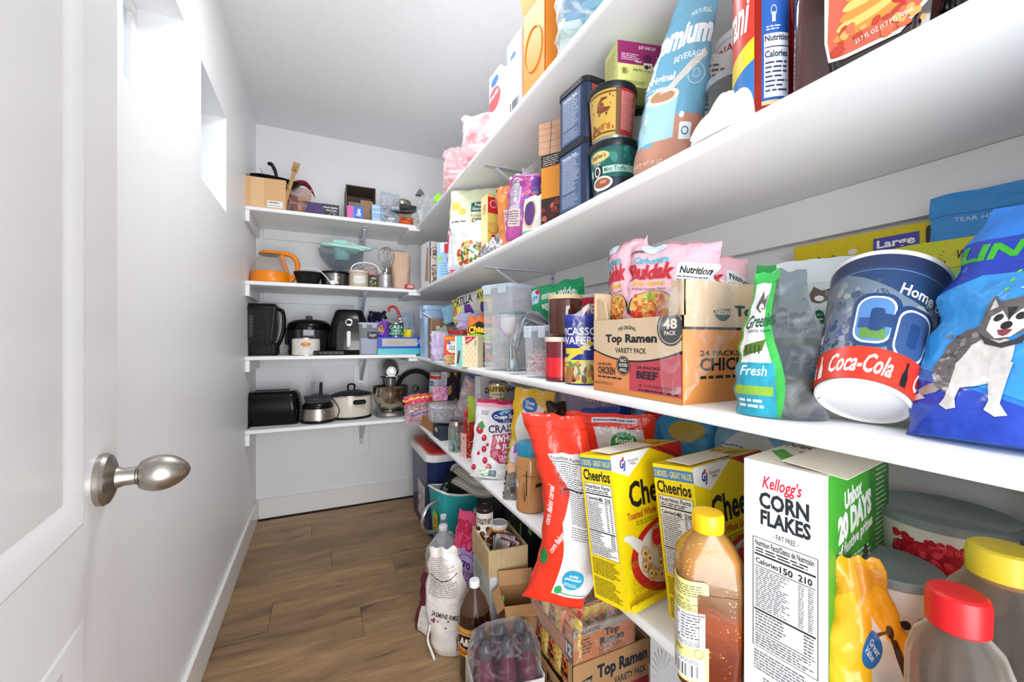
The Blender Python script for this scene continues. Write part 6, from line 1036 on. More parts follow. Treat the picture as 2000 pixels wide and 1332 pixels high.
r = carton('plates_box', 'white box with small blue oval and barcode beside the orange carton', 'box', .08, .10, .262, '#e3e6ec', None, a); put(r, .600, 1.19, zt(1.2), 2)
r = openbox('orange_carton', 'tall bright orange open carton with embossed ring standing on the top shelf', 'box', .05, .115, .245, '#ee8a24', (('L', .06, 12), ('F', .05, 40)), '#ee8a24', .003); b = MB()
for k, (ra, zc) in enumerate(((.045, .12),)): b.tube([(-.0262, .0+ra*math.cos(q), zc+ra*1.35*math.sin(q)) for q in [2*PI*i/40 for i in range(41)]], .0022, card('#ee8a24'), 6)
b.obj('embossed_ring', r, 60); put(r, .572, 1.035, zt(1), 4)
clearbag('clear_bag', 'clear bag holding blue plastic cutters on the top shelf beside the orange carton', .15, .24, .09, .59, .835, zt(.8), -40, 63, [mat('#2f9fd8', .3), mat('#58b8e6', .3), mat('#dff0f6', .3), mat('#eaf2f2', .3)], 18, clear('#eef4f4', .2, '#e9f4f2', .1, .6, 26, .28))
# ================================================================ back wall shelves
# scale: a pixel is about 3.1 mm at the depth of the appliances
def spot(px, Y): return gX(px, Y)
# --- lowest: toaster
z0 = ZB[0]; BK = mat('#08090b', .22, coat=.35); BK2 = mat('#101114', .5)
for m_ in (BK, BK2): m_.node_tree.nodes['Principled BSDF'].inputs['Specular IOR Level'].default_value = .22; m_.node_tree.nodes['Principled BSDF'].inputs['Coat Weight'].default_value = .12
r = thing('toaster', 'glossy black two slot toaster with a cord loop, on the lowest back shelf', 'toaster'); b = MB()
b.loft([(.0, .135, .078, .03), (.008, .142, .085, .035), (.10, .145, .088, .04), (.165, .138, .08, .045), (.185, .125, .065, .045), (.188, .118, .058, .04)], BK, 8); b.obj('housing', r, 50)
b = MB(); b.box(0, 0, .1885, .21, .095, .002, STEEL, .001); b.obj('top_plate', r)
for y in (-.024, .024): MB().box(0, y, .19, .175, .022, .002, mat('#08080a', .8)).obj('slot', r)
MB().tube(spl([(-.13, .03, .03), (-.155, -.02, .10), (-.158, -.055, .05), (-.155, -.11, -.006), (-.13, -.14, -.002), (-.10, -.13, .0), (-.095, -.10, .004), (-.12, -.085, .004)]), .0028, BK2, 6).obj('cord', r); put(r, spot(538, 2.74)-.012, 2.73, z0, -4)
# food processor
r = thing('food_processor', 'black and brushed steel food processor with clear chute, between toaster and slow cooker', 'food processor')
b = MB(); b.lathe([(.085, 0), (.092, .004), (.094, .012), (.09, .018)], BK, 40, sy=.9); b.obj('foot', r); MB().lathe([(.089, .016), (.087, .05), (.080, .082)], mat('#b3aca2', .3, .9, bump=.1, bs=20, stretch=(1, 1, 30)), 40, sy=.9).obj('base', r, 50)
MB().lathe([(.082, .082), (.084, .088), (.082, .10), (.07, .112), (.066, .118)], BK, 40, sy=.9).obj('collar', r, 40)
MB().lathe([(.066, .115), (.072, .14), (.073, .152)], clear('#6a6c70', .35, '#4a4c50', .1), 40, cap0=False, cap1=False).obj('bowl', r, 40); MB().lathe([(.076, .15), (.077, .156), (.05, .165), (0, .168)], clear('#4a4c52', .4, '#3a3c40', .1), 40, cap0=False).obj('lid', r, 40)
MB().loft([(.165, .028, .018, .006), (.235, .031, .02, .006)], clear('#e4e6ea', .1, '#d3d6da', .05), 4, cap0=False, cap1=False, xf=T(-.005, .01, 0)).obj('chute', r, 40); MB().lathe([(.009, .16), (.008, .225), (.003, .232)], BK2, 12, cx=.016, cy=-.02).obj('pusher', r, 40)
MB().lathe([(.015, 0), (.015, .006), (.012, .009)], STEEL, 24, xf=T(.036, -.073, .052) @ RZ(20) @ RX(90)).obj('dial', r, 40); MB().tube(spl([(.07, .0, .14), (.10, -.01, .10), (.115, -.03, .06), (.10, -.05, .02), (.085, -.06, .008)]), .0028, BK2, 6).obj('cord', r)
put(r, spot(621, 2.69), 2.672, z0)
# slow cooker
r = thing('slow_cooker', 'oval cream slow cooker with black glass lid and side handles', 'slow cooker'); CRM = mat('#d9cfc0', .3, coat=.3)
MB().lathe([(.118, .0), (.120, .006), (.118, .014)], BK2, 48, sy=.78).obj('foot', r); MB().lathe([(.114, .014), (.120, .03), (.121, .125), (.118, .135)], CRM, 48, sy=.78).obj('housing', r, 50); MB().lathe([(.120, .134), (.124, .137), (.124, .142)], mat('#c9cbcc', .2, .8), 48, sy=.78).obj('rim', r)
MB().lathe([(.122, .142), (.124, .148), (.118, .154), (.08, .170), (.03, .178), (0, .179)], mat('#1d1d20', .1, coat=.8), 48, sy=.78, cap0=False).obj('lid', r, 50)
b = MB(); b.tube(spl([(-.018, 0, .176), (-.02, 0, .198), (-.008, 0, .206), (.008, 0, .206), (.02, 0, .198), (.018, 0, .176)]), .0055, BK2, 8); b.obj('lid_knob', r); MB().box(.03, -.104, .105, .075, .022, .028, BK2, .009).obj('handle', r)
put(r, spot(686, 2.74), 2.735, z0, 6)
# stand mixer
r = thing('stand_mixer', 'pewter grey stand mixer with steel bowl beside the cream slow cooker', 'mixer'); PW_ = mat('#77726e', .28, .5, coat=.5)
b = MB(); b.loft([(0, .085, .12, .06), (.012, .09, .125, .065), (.026, .086, .12, .065), (.034, .07, .10, .06)], PW_, 8); b.obj('base', r, 50)
MB().loft([(.03, .045, .05, .03, 0, .085), (.10, .036, .036, .025, 0, .09), (.2, .04, .042, .03, 0, .085), (.235, .046, .05, .035, 0, .07)], PW_, 8).obj('column', r, 50)
hd = []; 
for i in range(15):
    q = i/14; y = .14-.27*q; rr_ = .062*math.sin(PI*min(.999, .12+.80*q))**.45*(1-.12*q); hd.append([(rr_*math.cos(2*PI*j/28), y, .285+rr_*1.08*math.sin(2*PI*j/28)+.008*math.sin(PI*q)) for j in range(28)])
MB().rings(hd[::-1], PW_).obj('head', r, 60); MB().lathe([(.02, 0), (.02, .01), (.016, .014)], CHROME, 28, xf=T(0, -.128, .29) @ RX(90)).obj('hub_cap', r, 40)
tr = MB(); tr.tube([(.0655*math.cos(q), -.118+.22*(abs(math.sin(q)) < -1), .255+.0*q) for q in (PI, 0)], .004, BK2, 8); tr.obj('trim_band', r)
a = Art(6, 1); a.text('KitchenAid', .1, .1, .9, .9, '#e9e9e9', .03); a.build(plane((-.04, -.1235, .250), (.08, 0, 0), (0, 0, .012), (0, -1, 0)), 'lettering', r)
MB().lathe([(.03, .185), (.032, .24)], PW_, 28, cy=-.06).obj('shaft_housing', r, 40); b = MB(); pf = [(.04, .03), (.045, .034), (.043, .04), (.07, .055), (.095, .10), (.105, .15), (.107, .185), (.110, .188), (.108, .19), (.104, .187), (.10, .15), (.09, .1), (.06, .06), (0, .052)]
b.lathe(pf, mat('#b5aa9c', .18, 1, bump=.05, bs=15), 48, cy=-.055, cap1=False); b.obj('bowl', r, 50); put(r, spot(760, 2.74)+.004, 2.74, z0, -4, s=1.0)
# round pan leaning in the corner
r = thing('frying_pan', 'dark round pan leaning on its edge against the wall in the shelf corner', 'pan'); b = MB(); b.lathe([(.0, .0), (.105, .0), (.135, .03), (.138, .031), (.108, -.003), (0, -.003)], mat('#3c3b3a', .35, .4), 44, cap0=False, cap1=False); b.obj('pan', r, 40); MB().lathe([(.0, .004), (.02, .004), (.024, .0)], BK2, 24, cap0=False).obj('pan_centre', r); MB().tube(spl([(-.13, 0, .025), (-.17, 0, .035), (-.2, .0, .03)]), .009, BK2, 8, flat=.6).obj('handle', r)
put(r, .60, 2.90, z0+.141, -8, 84, 0)
# --- second: blender, pressure cooker, canister, air fryer, sugar tub
z1 = ZB[1]
r = thing('blender', 'large dark blender jug with black lid and handle, at the left end of the shelf', 'blender'); SM = clear('#5a5458', .16, '#8c8688', .08)
b = MB(); b.loft([(.0, .055, .062, .012), (.05, .058, .066, .014)], SM, 5); b.obj('stand_collar', r, 40); MB().box(-.058, 0, .035, .03, .12, .07, BK2, .008).obj('side_foot', r); MB().box(.062, 0, .035, .035, .12, .07, BK2, .008).obj('side_foot', r)
MB().loft([(.05, .056, .064, .014), (.09, .068, .07, .016), (.24, .084, .078, .018), (.262, .086, .08, .018)], SM, 5, cap1=False).obj('jug', r, 40); MB().loft([(.26, .09, .084, .018), (.272, .09, .084, .018), (.276, .082, .076, .016), (.290, .075, .06, .014), (.292, .06, .05, .012)], BK, 5).obj('lid', r, 40)
MB().lathe([(.012, .06), (.014, .10), (.008, .25)], BK2, 12).obj('blade_shaft', r, 40)
for k in range(3): MB().box(0, 0, .09+k*.06, .10, .012, .003, STEEL, .001, RZ(40*k)).obj('blade', r)
MB().tube(spl([(.085, -.02, .262), (.105, -.025, .25), (.112, -.025, .20), (.108, -.025, .14), (.095, -.025, .09), (.082, -.02, .06)]), .0125, BK, 10, flat=.8).obj('handle', r)
a = Art(1, 3); a.para(.3, .1, .6, .9, 12, '#c9c5c6', .12, .4); a.build(plane((-.07, -.0795, .09), (.07, 0, 0), (0, 0, .15), (0, -1, 0)), 'scale_marks', r); put(r, spot(515, 2.72)-.006, 2.715, z1, -3)
r = thing('pressure_cooker', 'round black and steel electric pressure cooker with a digital panel', 'cooker')
MB().lathe([(.108, 0), (.113, .01), (.113, .03)], BK2, 44).obj('foot', r, 40); MB().lathe([(.112, .03), (.114, .15)], mat('#6c6a70', .25, .9), 44).obj('housing', r, 40); MB().lathe([(.117, .148), (.119, .16), (.115, .185), (.09, .205), (.04, .213), (0, .214)], BK, 44, cap0=False).obj('lid', r, 50)
MB().box(0, 0, .222, .035, .022, .022, BK2, .005).obj('lid_handle', r); MB().box(-.118, 0, .11, .02, .05, .10, BK2, .006).obj('side_handle', r); MB().box(.118, 0, .11, .02, .05, .10, BK2, .006).obj('side_handle', r); MB().box(0, -.113, .125, .085, .012, .055, BK2, .005).obj('panel', r); MB().box(0, -.12, .13, .055, .002, .035, mat('#8f9298', .3), .001).obj('display', r)
put(r, spot(603, 2.77)+.002, 2.775, z1)
a = Art(1.3, 301); a.rect(0, 0, 1, 1, '#e4ded6'); a.blobs(.0, .0, 1, .9, ['#8fae8a', '#d98a4a', '#a9bfa0', '#c9a05a'], 34, .012, .028); a.ell(.5, .68, .12, .14, '#d98a3c'); a.ell(.5, .78, .05, .08, '#e9a95a'); a.text('family', .42, .45, .58, .52, '#5a4a3c', .01)
r = can('canister', 'white ceramic canister with orange flower pattern in front of the pressure cooker', .072, .098, '#e4ded6', a, 170); put(r, spot(597, 2.62)+.002, 2.625, z1)
r = thing('power_adapter', 'flat black grill plate box lying in front of the air fryer', 'tray'); b = MB(); b.box(0, 0, .014, .175, .06, .026, BK2, .004); b.obj('tray', r)
for i in range(6): MB().box(-.07+i*.028, -.0315, .014, .016, .004, .016, BK, .002).obj('vent_slat', r)
MB().tube(spl([(.08, .0, .01), (.11, .02, .012), (.14, .03, .006), (.17, .01, .005)]), .003, BK2, 6).obj('cord', r); put(r, spot(640, 2.585)+.004, 2.59, z1, -2)
r = thing('air_fryer', 'glossy black air fryer with white drawer handle and round dial', 'air fryer'); hs = [(0, .112, .12, .05), (.01, .118, .128, .055), (.10, .118, .128, .055), (.20, .102, .115, .05), (.262, .082, .095, .045), (.275, .07, .085, .04)]
MB().loft(hs, BK, 8).obj('housing', r, 50); MB().loft([(.03, .072, .012, .01, 0, -.122), (.12, .074, .012, .01, 0, -.120), (.17, .068, .012, .01, 0, -.110), (.205, .06, .012, .01, 0, -.104)], mat('#2f2b2a', .25, .6, coat=.4), 4).obj('drawer', r, 40)
MB().loft([(.05, .011, .012, .01, 0, -.142), (.06, .012, .013, .012, 0, -.144), (.13, .012, .012, .011, 0, -.141), (.142, .010, .010, .01, 0, -.138)], plas('#eceef0', .3), 6).obj('handle', r, 50)
MB().lathe([(.022, 0), (.022, .008), (.016, .010)], STEEL, 28, xf=T(0, -.112, .195) @ RX(78)).obj('dial', r, 40); MB().lathe([(.013, .010), (.012, .014)], BK2, 20, xf=T(0, -.112, .195) @ RX(78)).obj('dial_cap', r, 40)
put(r, spot(680, 2.715)+.008, 2.715, z1, -5, s=.98)
r = tub('storage_tub', 'clear latched tub of white sugar with a black chalk label', .112, .105, .192, tint='#c9cde0', lid='#c9cfe8', fillc=mat('#f0efee', .8, bump=.2, bs=300), fillh=.52, haze=.22); a = Art(1.5, 302); a.rrect(0, .0, 1, 1, '#1a1b20', .2); a.text('Sugar', .14, .22, .86, .8, '#e9e9ec', .0, .3); a.build(plane((-.012, -.0535, .095), (.062, 0, 0), (0, 0, .042), (0, -1, 0)), 'chalk_label', r); put(r, spot(719, 2.61), 2.615, z1, 3)
a = Art(3.2, 303); a.rect(0, 0, 1, 1, '#2347c9'); a.rrect(.09, .18, .88, .86, '#bdb7ae', .01); a.para(.2, .3, .75, .7, 4, '#9a958d', .4, .1); a.text('Ziploc', .88, .3, 1.02, .8, '#e9eefc', .01, 0, 90)
r = carton('card_box', 'long teal flat box at the bottom of the pair beside the sugar tub', 'box', .262, .12, .037, '#4fc0c8', m=mat('#4fc0c8', .3)); put(r, spot(779, 2.62), 2.63, z1, -1)
r = carton('zip_bag_box', 'long royal blue box of zip bags lying on the teal box', 'box', .265, .125, .068, '#2347c9', a); put(r, spot(780, 2.62), 2.635, z1+.038, -1)
a = Art(1.2, 304); a.rect(0, 0, 1, 1, '#0e5f4c'); a.text('CASA', .15, .62, .85, .9, '#dfe9e4', .02); a.text('FIESTA', .15, .12, .85, .3, '#dfe9e4', .02); a.ell(.5, .45, .25, .12, '#7fb8a4')
r = can('food_can', 'dark green can with white lettering on the blue zip bag box', .046, .086, '#0e5f4c', a, 180); put(r, spot(773, 2.65), 2.645, z1+.107, -5)
r = thing('candy_cane', 'large shiny red candy cane ornament standing in the green can', 'candy cane'); MB().tube(spl([(.0, 0, 0), (-.012, 0, .05), (-.03, 0, .092), (-.055, 0, .104), (-.074, 0, .09), (-.074, 0, .07)]), .0085, mat('#b5161c', .2, coat=.6), 10).obj('cane', r, 60)
for i, (x, z) in enumerate(((-.002, .01), (-.006, .028))): MB().lathe([(.0092, -.005), (.0092, .005)], mat('#f0e6e4', .3), 12, xf=T(x, 0, z) @ RY(-14)).obj('white_stripe', r)
put(r, spot(783, 2.65), 2.645, z1+.194)
r = bag('flower_bag', 'bright purple bag with a flower print left of the green can', 'bag', .085, .10, .05, '#7b3fb0', (lambda a: (a.ell(.35, .5, .25, .2, '#d9a03c'), a.blobs(.1, .3, .6, .7, ['#e6b84a', '#c9403c', '#3a1a4a'], 14, .04, .08), a)[-1])(Art(.8, 305)), 'sack', 305, .007); put(r, spot(747, 2.66), 2.665, z1+.107, -5)
r = bag('snack_bag', 'dark navy bag folded at the top behind the sugar tub', 'bag', .12, .275, .05, '#1b1c3c', None, 'sack', 306, .012); put(r, spot(738, 2.82), 2.84, z1, 5)
r = bag('paper_bag', 'off white paper bag behind the green can', 'bag', .11, .225, .05, '#dcd5c9', None, 'sack', 307, .007, m=mat('#dcd5c9', .6, bump=.3, bs=40)); put(r, spot(763, 2.8), 2.80, z1, 6)
# --- third: kettle, basket, hand mixer, pots
z2 = ZB[2]
r = thing('kettle', 'glass electric kettle with bright orange base, lid and handle', 'kettle'); OG = plas('#f08a12', .3)
MB().lathe([(.098, 0), (.102, .004), (.100, .030), (.098, .034), (.099, .036), (.096, .070)], OG, 44).obj('base', r, 40); MB().lathe([(.097, .070), (.092, .10), (.078, .135), (.055, .172), (.050, .176)], clear('#f2eee8', .08, '#ece8e2', .04), 44, cap0=False, cap1=False).obj('glass_jug', r, 50)
MB().lathe([(.058, .173), (.060, .178), (.05, .190), (0, .194)], OG, 36, cap0=False).obj('lid', r, 40); MB().loft([(.168, .05, .045, .04), (.176, .055, .05, .045)], BK2, 6).obj('lid_collar', r)
MB().tube(spl([(.02, 0, .182), (.07, 0, .184), (.112, 0, .172), (.135, 0, .14), (.138, 0, .09), (.118, 0, .045), (.095, 0, .02)], 7), [.019]*12+[.018]*31, OG, 12, flat=.75).obj('handle', r, 60)
MB().loft([(.036, .014, .012, .01, .096, 0), (.18, .014, .012, .01, .052, 0)], OG, 4).obj('handle_post', r, 50); put(r, spot(527, 2.72)+.004, 2.715, z2, -5)
r = thing('basket', 'small black ribbed basket between the kettle and the black pot', 'basket'); n = 60; b = MB(); rs = [[((ra+.0028*(j % 2))*math.cos(2*PI*j/n), (ra+.0028*(j % 2))*math.sin(2*PI*j/n), z) for j in range(n)] for ra, z in ((.048, 0), (.055, .02), (.072, .072), (.076, .078), (.072, .076), (.05, .012))]; b.rings(rs, BK2); b.obj('basket', r, 20)
put(r, spot(602, 2.68), 2.68, z2)
r = thing('white_cable', 'white power cord with plug looping over the black basket', 'cord'); MB().tube(spl([(-.06, .05, .0), (-.05, .04, .08), (.0, .02, .10), (.06, 0, .09), (.10, -.03, .05), (.125, -.06, .012)]), .0032, WHITEPL, 8).obj('cord', r); MB().box(.135, -.07, .014, .03, .028, .024, WHITEPL, .006, RY(0)).obj('plug', r)
for dy in (-.006, .006): MB().box(.156, -.07+dy, .014, .016, .0015, .006, STEEL).obj('plug_prong', r)
put(r, spot(600, 2.68), 2.66, z2+.004)
r = thing('slow_cooker', 'small round black and steel slow cooker under the clear mixing bowl', 'slow cooker'); MB().lathe([(.076, 0), (.08, .006), (.08, .014)], BK2, 40).obj('foot', r); MB().lathe([(.079, .014), (.081, .080)], mat('#8d8a88', .25, 1), 40).obj('housing', r, 40); MB().lathe([(.083, .078), (.085, .084), (.083, .092), (.05, .098), (0, .099)], BK, 40, cap0=False).obj('lid', r, 40); MB().box(-.09, 0, .06, .02, .05, .02, BK2, .006).obj('handle', r)
a = Art(4, 1); a.text('slow cooker', .05, .1, .95, .9, '#dfe0e2', .0); a.build(cyl([(.0806, 0), (.0812, .1)])(40, .05, .06), 'lettering', r, 12, 1); put(r, spot(655, 2.70), 2.70, z2)
r = thing('mixing_bowl', 'large clear glass mixing bowl standing on the small slow cooker', 'bowl'); MB().lathe([(.035, 0), (.04, .003), (.075, .03), (.118, .085), (.128, .125), (.131, .127), (.125, .125), (.114, .085), (.07, .034), (0, .008)], clear('#dfe6ea', .06, '#d8dfe2', .03), 48, cap1=False).obj('bowl', r, 60); put(r, spot(668, 2.72)-.006, 2.705, z2+.100)
r = thing('hand_mixer', 'mint green electric hand mixer lying in the clear glass bowl', 'mixer'); MT = plas('#b2e6d9', .3); b = MB(); R_ = []
for x, hy, hz, cz in ((-.13, .02, .008, .118), (-.12, .034, .014, .120), (-.05, .042, .022, .116), (.03, .046, .036, .10), (.075, .04, .034, .10), (.11, .026, .016, .116), (.15, .024, .012, .112), (.165, .012, .006, .112)): R_.append([(x, hy*math.cos(2*PI*j/20), cz+hz*math.sin(2*PI*j/20)) for j in range(20)])
b.rings(R_, MT); b.obj('housing', r, 60); MB().loft([(.128, .05, .018, .015, -.02), (.150, .045, .014, .012, -.02), (.156, .03, .010, .01, -.02)], MT, 5).obj('grip', r, 50); MB().loft([(.03, .040, .034, .03, -.01), (.10, .056, .04, .036, -.01)], MT, 6).obj('motor_body', r, 50); MB().tube(spl([(-.12, -.01, .128), (-.05, -.045, .110), (.04, -.065, .095), (.10, -.06, .09), (.115, -.03, .11), (.05, .0, .14), (-.06, .01, .15)]), .0032, WHITEPL, 8).obj('cord', r); put(r, spot(672, 2.71)-.002, 2.70, z2+.138, -4)
r = thing('storage_jar', 'beige ceramic jar with blank white label and pale lid', 'jar'); MB().lathe([(.050, 0), (.053, .005), (.053, .08), (.05, .086)], mat('#c9b9a2', .45), 36).obj('jar', r, 40); MB().lathe([(.054, .085), (.055, .087), (.055, .097), (.05, .1), (0, .1)], mat('#d8cfc2', .4), 36, cap0=False).obj('lid', r, 40); a = Art(1.2, 4); a.rect(0, 0, 1, 1, '#e9e5e0'); a.para(.15, .3, .85, .7, 3, '#b9b2aa', .2, .2); a.build(cyl([(.0535, 0), (.0535, .1)])(72, .02, .065), 'label', r, 10, 1); put(r, spot(701, 2.62), 2.625, z2)
r = thing('bag_tie', 'white cord handle looping over the beige jar', 'cord'); MB().tube(spl([(-.05, 0, -.02), (-.03, 0, .03), (.03, .02, .055), (.10, .03, .045), (.13, .02, .0)]), .004, WHITEPL, 8).obj('cord', r); put(r, spot(701, 2.62), 2.64, z2+.105)
a = Art(.8, 308); a.rect(0, 0, 1, 1, '#1d1b16'); a.blobs(.1, .0, .9, .6, ['#c9a83c', '#7a8a3c', '#e0c86a'], 26, .04, .07); a.text('BREW', .3, .7, .8, .84, '#dcd8cc', .02)
r = carton('food_box', 'small black food box with yellow picture between the jar and the steel cup', 'box', .062, .05, .082, '#1d1b16', a); put(r, spot(729, 2.66), 2.66, z2)
clearbag('clear_bag', 'small clear bag of orange and red sweets on the little black food box', .095, .075, .05, spot(722, 2.70), 2.70, z2+.083, 0, 309, [mat('#d9603c', .4), mat('#e9b5b0', .4), mat('#c9403c', .4)], 16, clear('#efe4e4', .2, '#efe6e6', .1, .6, 40, .25))
r = thing('metal_cup', 'brushed aluminium cup lid piece with a wire whisk standing on it', 'cup'); MB().lathe([(.050, 0), (.053, .004), (.053, .078), (.048, .086), (.02, .09), (.018, .10), (0, .10)], mat('#b5b3b2', .35, .9, bump=.1, bs=20, stretch=(1, 1, 30)), 40).obj('cup', r, 40); put(r, spot(753, 2.62), 2.625, z2)
r = thing('whisk', 'balloon wire whisk attachment standing upright on the aluminium cup', 'whisk'); MB().lathe([(.016, 0), (.014, .02), (.010, .03)], STEEL, 20).obj('hub', r)
for k in range(5):
    an = PI*k/5; MB().tube(spl([(.008*math.cos(an), .008*math.sin(an), .02), (.035*math.cos(an), .035*math.sin(an), .06), (.048*math.cos(an), .048*math.sin(an), .105), (.03*math.cos(an), .03*math.sin(an), .145), (0, 0, .155), (-.03*math.cos(an), -.03*math.sin(an), .145), (-.048*math.cos(an), -.048*math.sin(an), .105), (-.035*math.cos(an), -.035*math.sin(an), .06), (-.008*math.cos(an), -.008*math.sin(an), .02)], 4), .0016, STEEL, 6).obj('wire_loop', r, 60)
put(r, spot(755, 2.62), 2.625, z2+.101)
r = carton('cardboard_box', 'plain brown cardboard box behind the whisk', 'box', .12, .16, .155, '#b58a5c'); put(r, spot(768, 2.78)+.02, 2.80, z2, 12)
r = bag('paper_bag', 'pale brown paper bag standing at the shelf corner', 'bag', .11, .24, .08, '#d9b59a', None, 'sack', 310, .004, m=mat('#d3b097', .7, bump=.3, bs=30)); put(r, .455, 2.645, z2, -6)
r = carton('card_box', 'small flat red box with white letters at the shelf corner', 'box', .05, .06, .028, '#b5202c', (lambda a: (a.rect(0, 0, 1, 1, '#b5202c'), a.text('CX', .2, .2, .9, .8, '#f2e6e6', .05), a)[-1])(Art(1.6, 7)), ch=.001); put(r, .495, 2.575, z2, -5)
# --- top: cardboard box with pan, bags, boxes, jar
z3 = ZB[3]
r = openbox('cardboard_box', 'open brown cardboard box with white label and pan handle sticking out', 'box', .235, .22, .165, '#d0a473', (('R', .05, 160), ('L', .03, 60)), '#a98358', .005, front=(lambda a: (a.rect(0, 0, 1, 1, '#d8ab78'), a.rect(.30, 0, .56, 1, '#dfb98c'), a.rrect(.62, .06, .94, .28, '#e9e6e2', .01), a.para(.65, .18, .9, .26, 1, '#6a6a6a', .5, .1), a.para(.65, .1, .9, .15, 1, '#9a9a9a', .4, .1), a)[-1])(Art(1.4, 9))); put(r, spot(517, 2.68), 2.685, z3, -3)
r = thing('frying_pan', 'black frying pan with upright handle sitting in the open cardboard box', 'pan'); MB().lathe([(0, 0), (.10, 0), (.125, .035), (.128, .035), (.102, -.004), (0, -.004)], BK2, 40, cap0=False, cap1=False).obj('pan', r, 40); MB().tube(spl([(-.01, 0, .02), (.0, 0, .06), (-.015, 0, .10), (-.03, 0, .115), (-.045, 0, .11)]), [.010, .011, .012, .013, .014, .014, .015, .015, .016, .016, .017, .017, .017, .017, .017, .018, .018, .018, .018, .017, .016, .015, .013, .010, .006], BK, 10, flat=.6).obj('handle', r, 60); put(r, spot(538, 2.70), 2.70, z3+.170, 0, 10, 4)
r = thing('wooden_spatula', 'light wooden spatula leaning against the side of the open cardboard box', 'spatula'); MB().box(0, 0, .135, .02, .006, .27, card('#b58d5e'), .002).obj('handle', r); MB().box(0, 0, .26, .034, .006, .06, card('#b58d5e'), .003).obj('blade', r); put(r, spot(552, 2.58), 2.575, z3+.001, 0, -3, 14)
r = thing('wooden_stick', 'thin wooden skewer poking out of the left of the open box', 'stick'); MB().tube([(0, 0, 0), (-.045, 0, .10)], [.003, .0015], card('#a98358'), 6).obj('stick', r); put(r, spot(527, 2.68), 2.66, z3+.145)
clearbag('clear_bag', 'clear bag of red potpourri with dried orange slices beside the cardboard box', .15, .17, .09, spot(580, 2.66), 2.665, z3, 0, 311, [mat('#6a1c16', .6), mat('#a8321f', .6), mat('#e0a468', .6), mat('#2a1210', .6), mat('#d98a4a', .6)], 60, clear('#f0e6e2', .1, '#ecd9d2', .1, .6, 40, .2))
r = thing('santa_hat', 'folded dark red felt hat tip on top of the potpourri bag', 'hat'); MB().tube(spl([(-.07, 0, 0), (-.04, 0, .035), (.01, 0, .05), (.045, 0, .02), (.07, 0, -.03)], 5), [.012, .018, .022, .026, .028, .03, .03, .03, .03, .028, .027, .026, .025, .022, .02, .017, .013, .010, .007, .004, .002], mat('#8a1422', .8, bump=.5, bs=120), 10, flat=.5).obj('felt', r, 60); put(r, spot(590, 2.70), 2.715, z3+.165)
a = Art(2.1, 312); a.rect(0, 0, 1, 1, '#16151b'); [a.ring(.30, .5, .27*q, .09/q*.5, '#8a4fc9', n=14) for q in (1, .8, .6, .4, .22)]; a.text('Neon Spider', .56, .68, .97, .84, '#e6e3ec', .03); a.text('Web Light', .62, .48, .93, .63, '#e6e3ec', .03); a.ring(.82, .22, .11, .1, '#c9c5cf', n=6); a.poly([(.78, .12), (.80, .12), (.88, .34), (.86, .34)], '#c9c5cf')
r = carton('light_box', 'low black box with a purple spider web printed on it', 'box', .19, .08, .082, '#16151b', a); put(r, spot(628, 2.66), 2.665, z3, -1)
r = openbox('cardboard_box', 'upright grey brown carton lying open toward the room behind the blue and pink box', 'box', .17, .20, .22, '#6f5f53', (), None, .004, cut=.01); MB().box(0, 0, .218, .17, .20, .004, card('#5f5148')).obj('carton_top', r); put(r, spot(703, 2.72), 2.74, z3, 0)
r = carton('card_box', 'brown cardboard block inside the right half of the open carton', 'box', .075, .10, .15, '#a5805c', ch=.001); put(r, spot(714, 2.72)+.004, 2.74, z3+.005)
r = carton('card_box', 'grey brown block inside the left half of the open carton', 'box', .07, .10, .13, '#8d7868', ch=.001); put(r, spot(690, 2.72)+.004, 2.74, z3+.005)
a = Art(1.1, 313); a.rect(0, 0, 1, 1, '#2f5fc4'); a.rect(0, 0, .36, 1, '#d85aa8'); a.text('Ziploc', .45, .35, 1.0, .7, '#eef2fb', .04, .2, 90); a.poly([(.36, 0), (.5, 0), (.42, 1), (.36, 1)], '#3f86d8')
r = carton('zip_bag_box', 'small blue and pink zip bag box in front of the open carton', 'box', .092, .06, .078, '#2f5fc4', a); put(r, spot(694, 2.61), 2.61, z3, -4)
a = Art(.7, 314); a.rect(0, 0, 1, 1, '#8fb9da'); a.para(.1, .82, .8, .94, 2, '#e9f0f6', .5, .2); [a.ell(.2+.2*i, .6, .06, .05, '#eef4f9', 10) for i in range(4)]; a.rect(.1, .1, .9, .3, '#a9cbe4')
r = carton('card_box', 'light blue box with white print right of the open carton', 'box', .07, .05, .115, '#8fb9da', a); put(r, spot(737, 2.64), 2.645, z3)
clearbag('clear_bag', 'clear bag of mixed plastic pieces leaning against the big glass jar', .12, .20, .08, spot(762, 2.62), 2.625, z3, 0, 315, [mat('#7f8fb8', .4), mat('#e4e4ea', .4), mat('#4aa87a', .4), mat('#cfd6e0', .4), mat('#b58a8a', .4)], 30, clear('#eef2f6', .16, '#e6ebf2', .1, .7, 40, .3))
r = thing('glass_jar', 'big clear glass jar with brushed metal lid on the top back shelf', 'jar'); MB().lathe([(.055, 0), (.062, .006), (.063, .12), (.058, .15), (.052, .165)], clear('#e9ece6', .06, '#dfe3d9', .04), 40, cap1=False).obj('jar', r, 50); MB().lathe([(.058, .163), (.060, .166), (.060, .192), (.057, .196), (0, .196)], mat('#a39a88', .35, 1, bump=.1, bs=14, stretch=(1, 1, 30)), 40, cap0=False).obj('lid', r, 40); put(r, spot(787, 2.72)-.004, 2.74, z3)
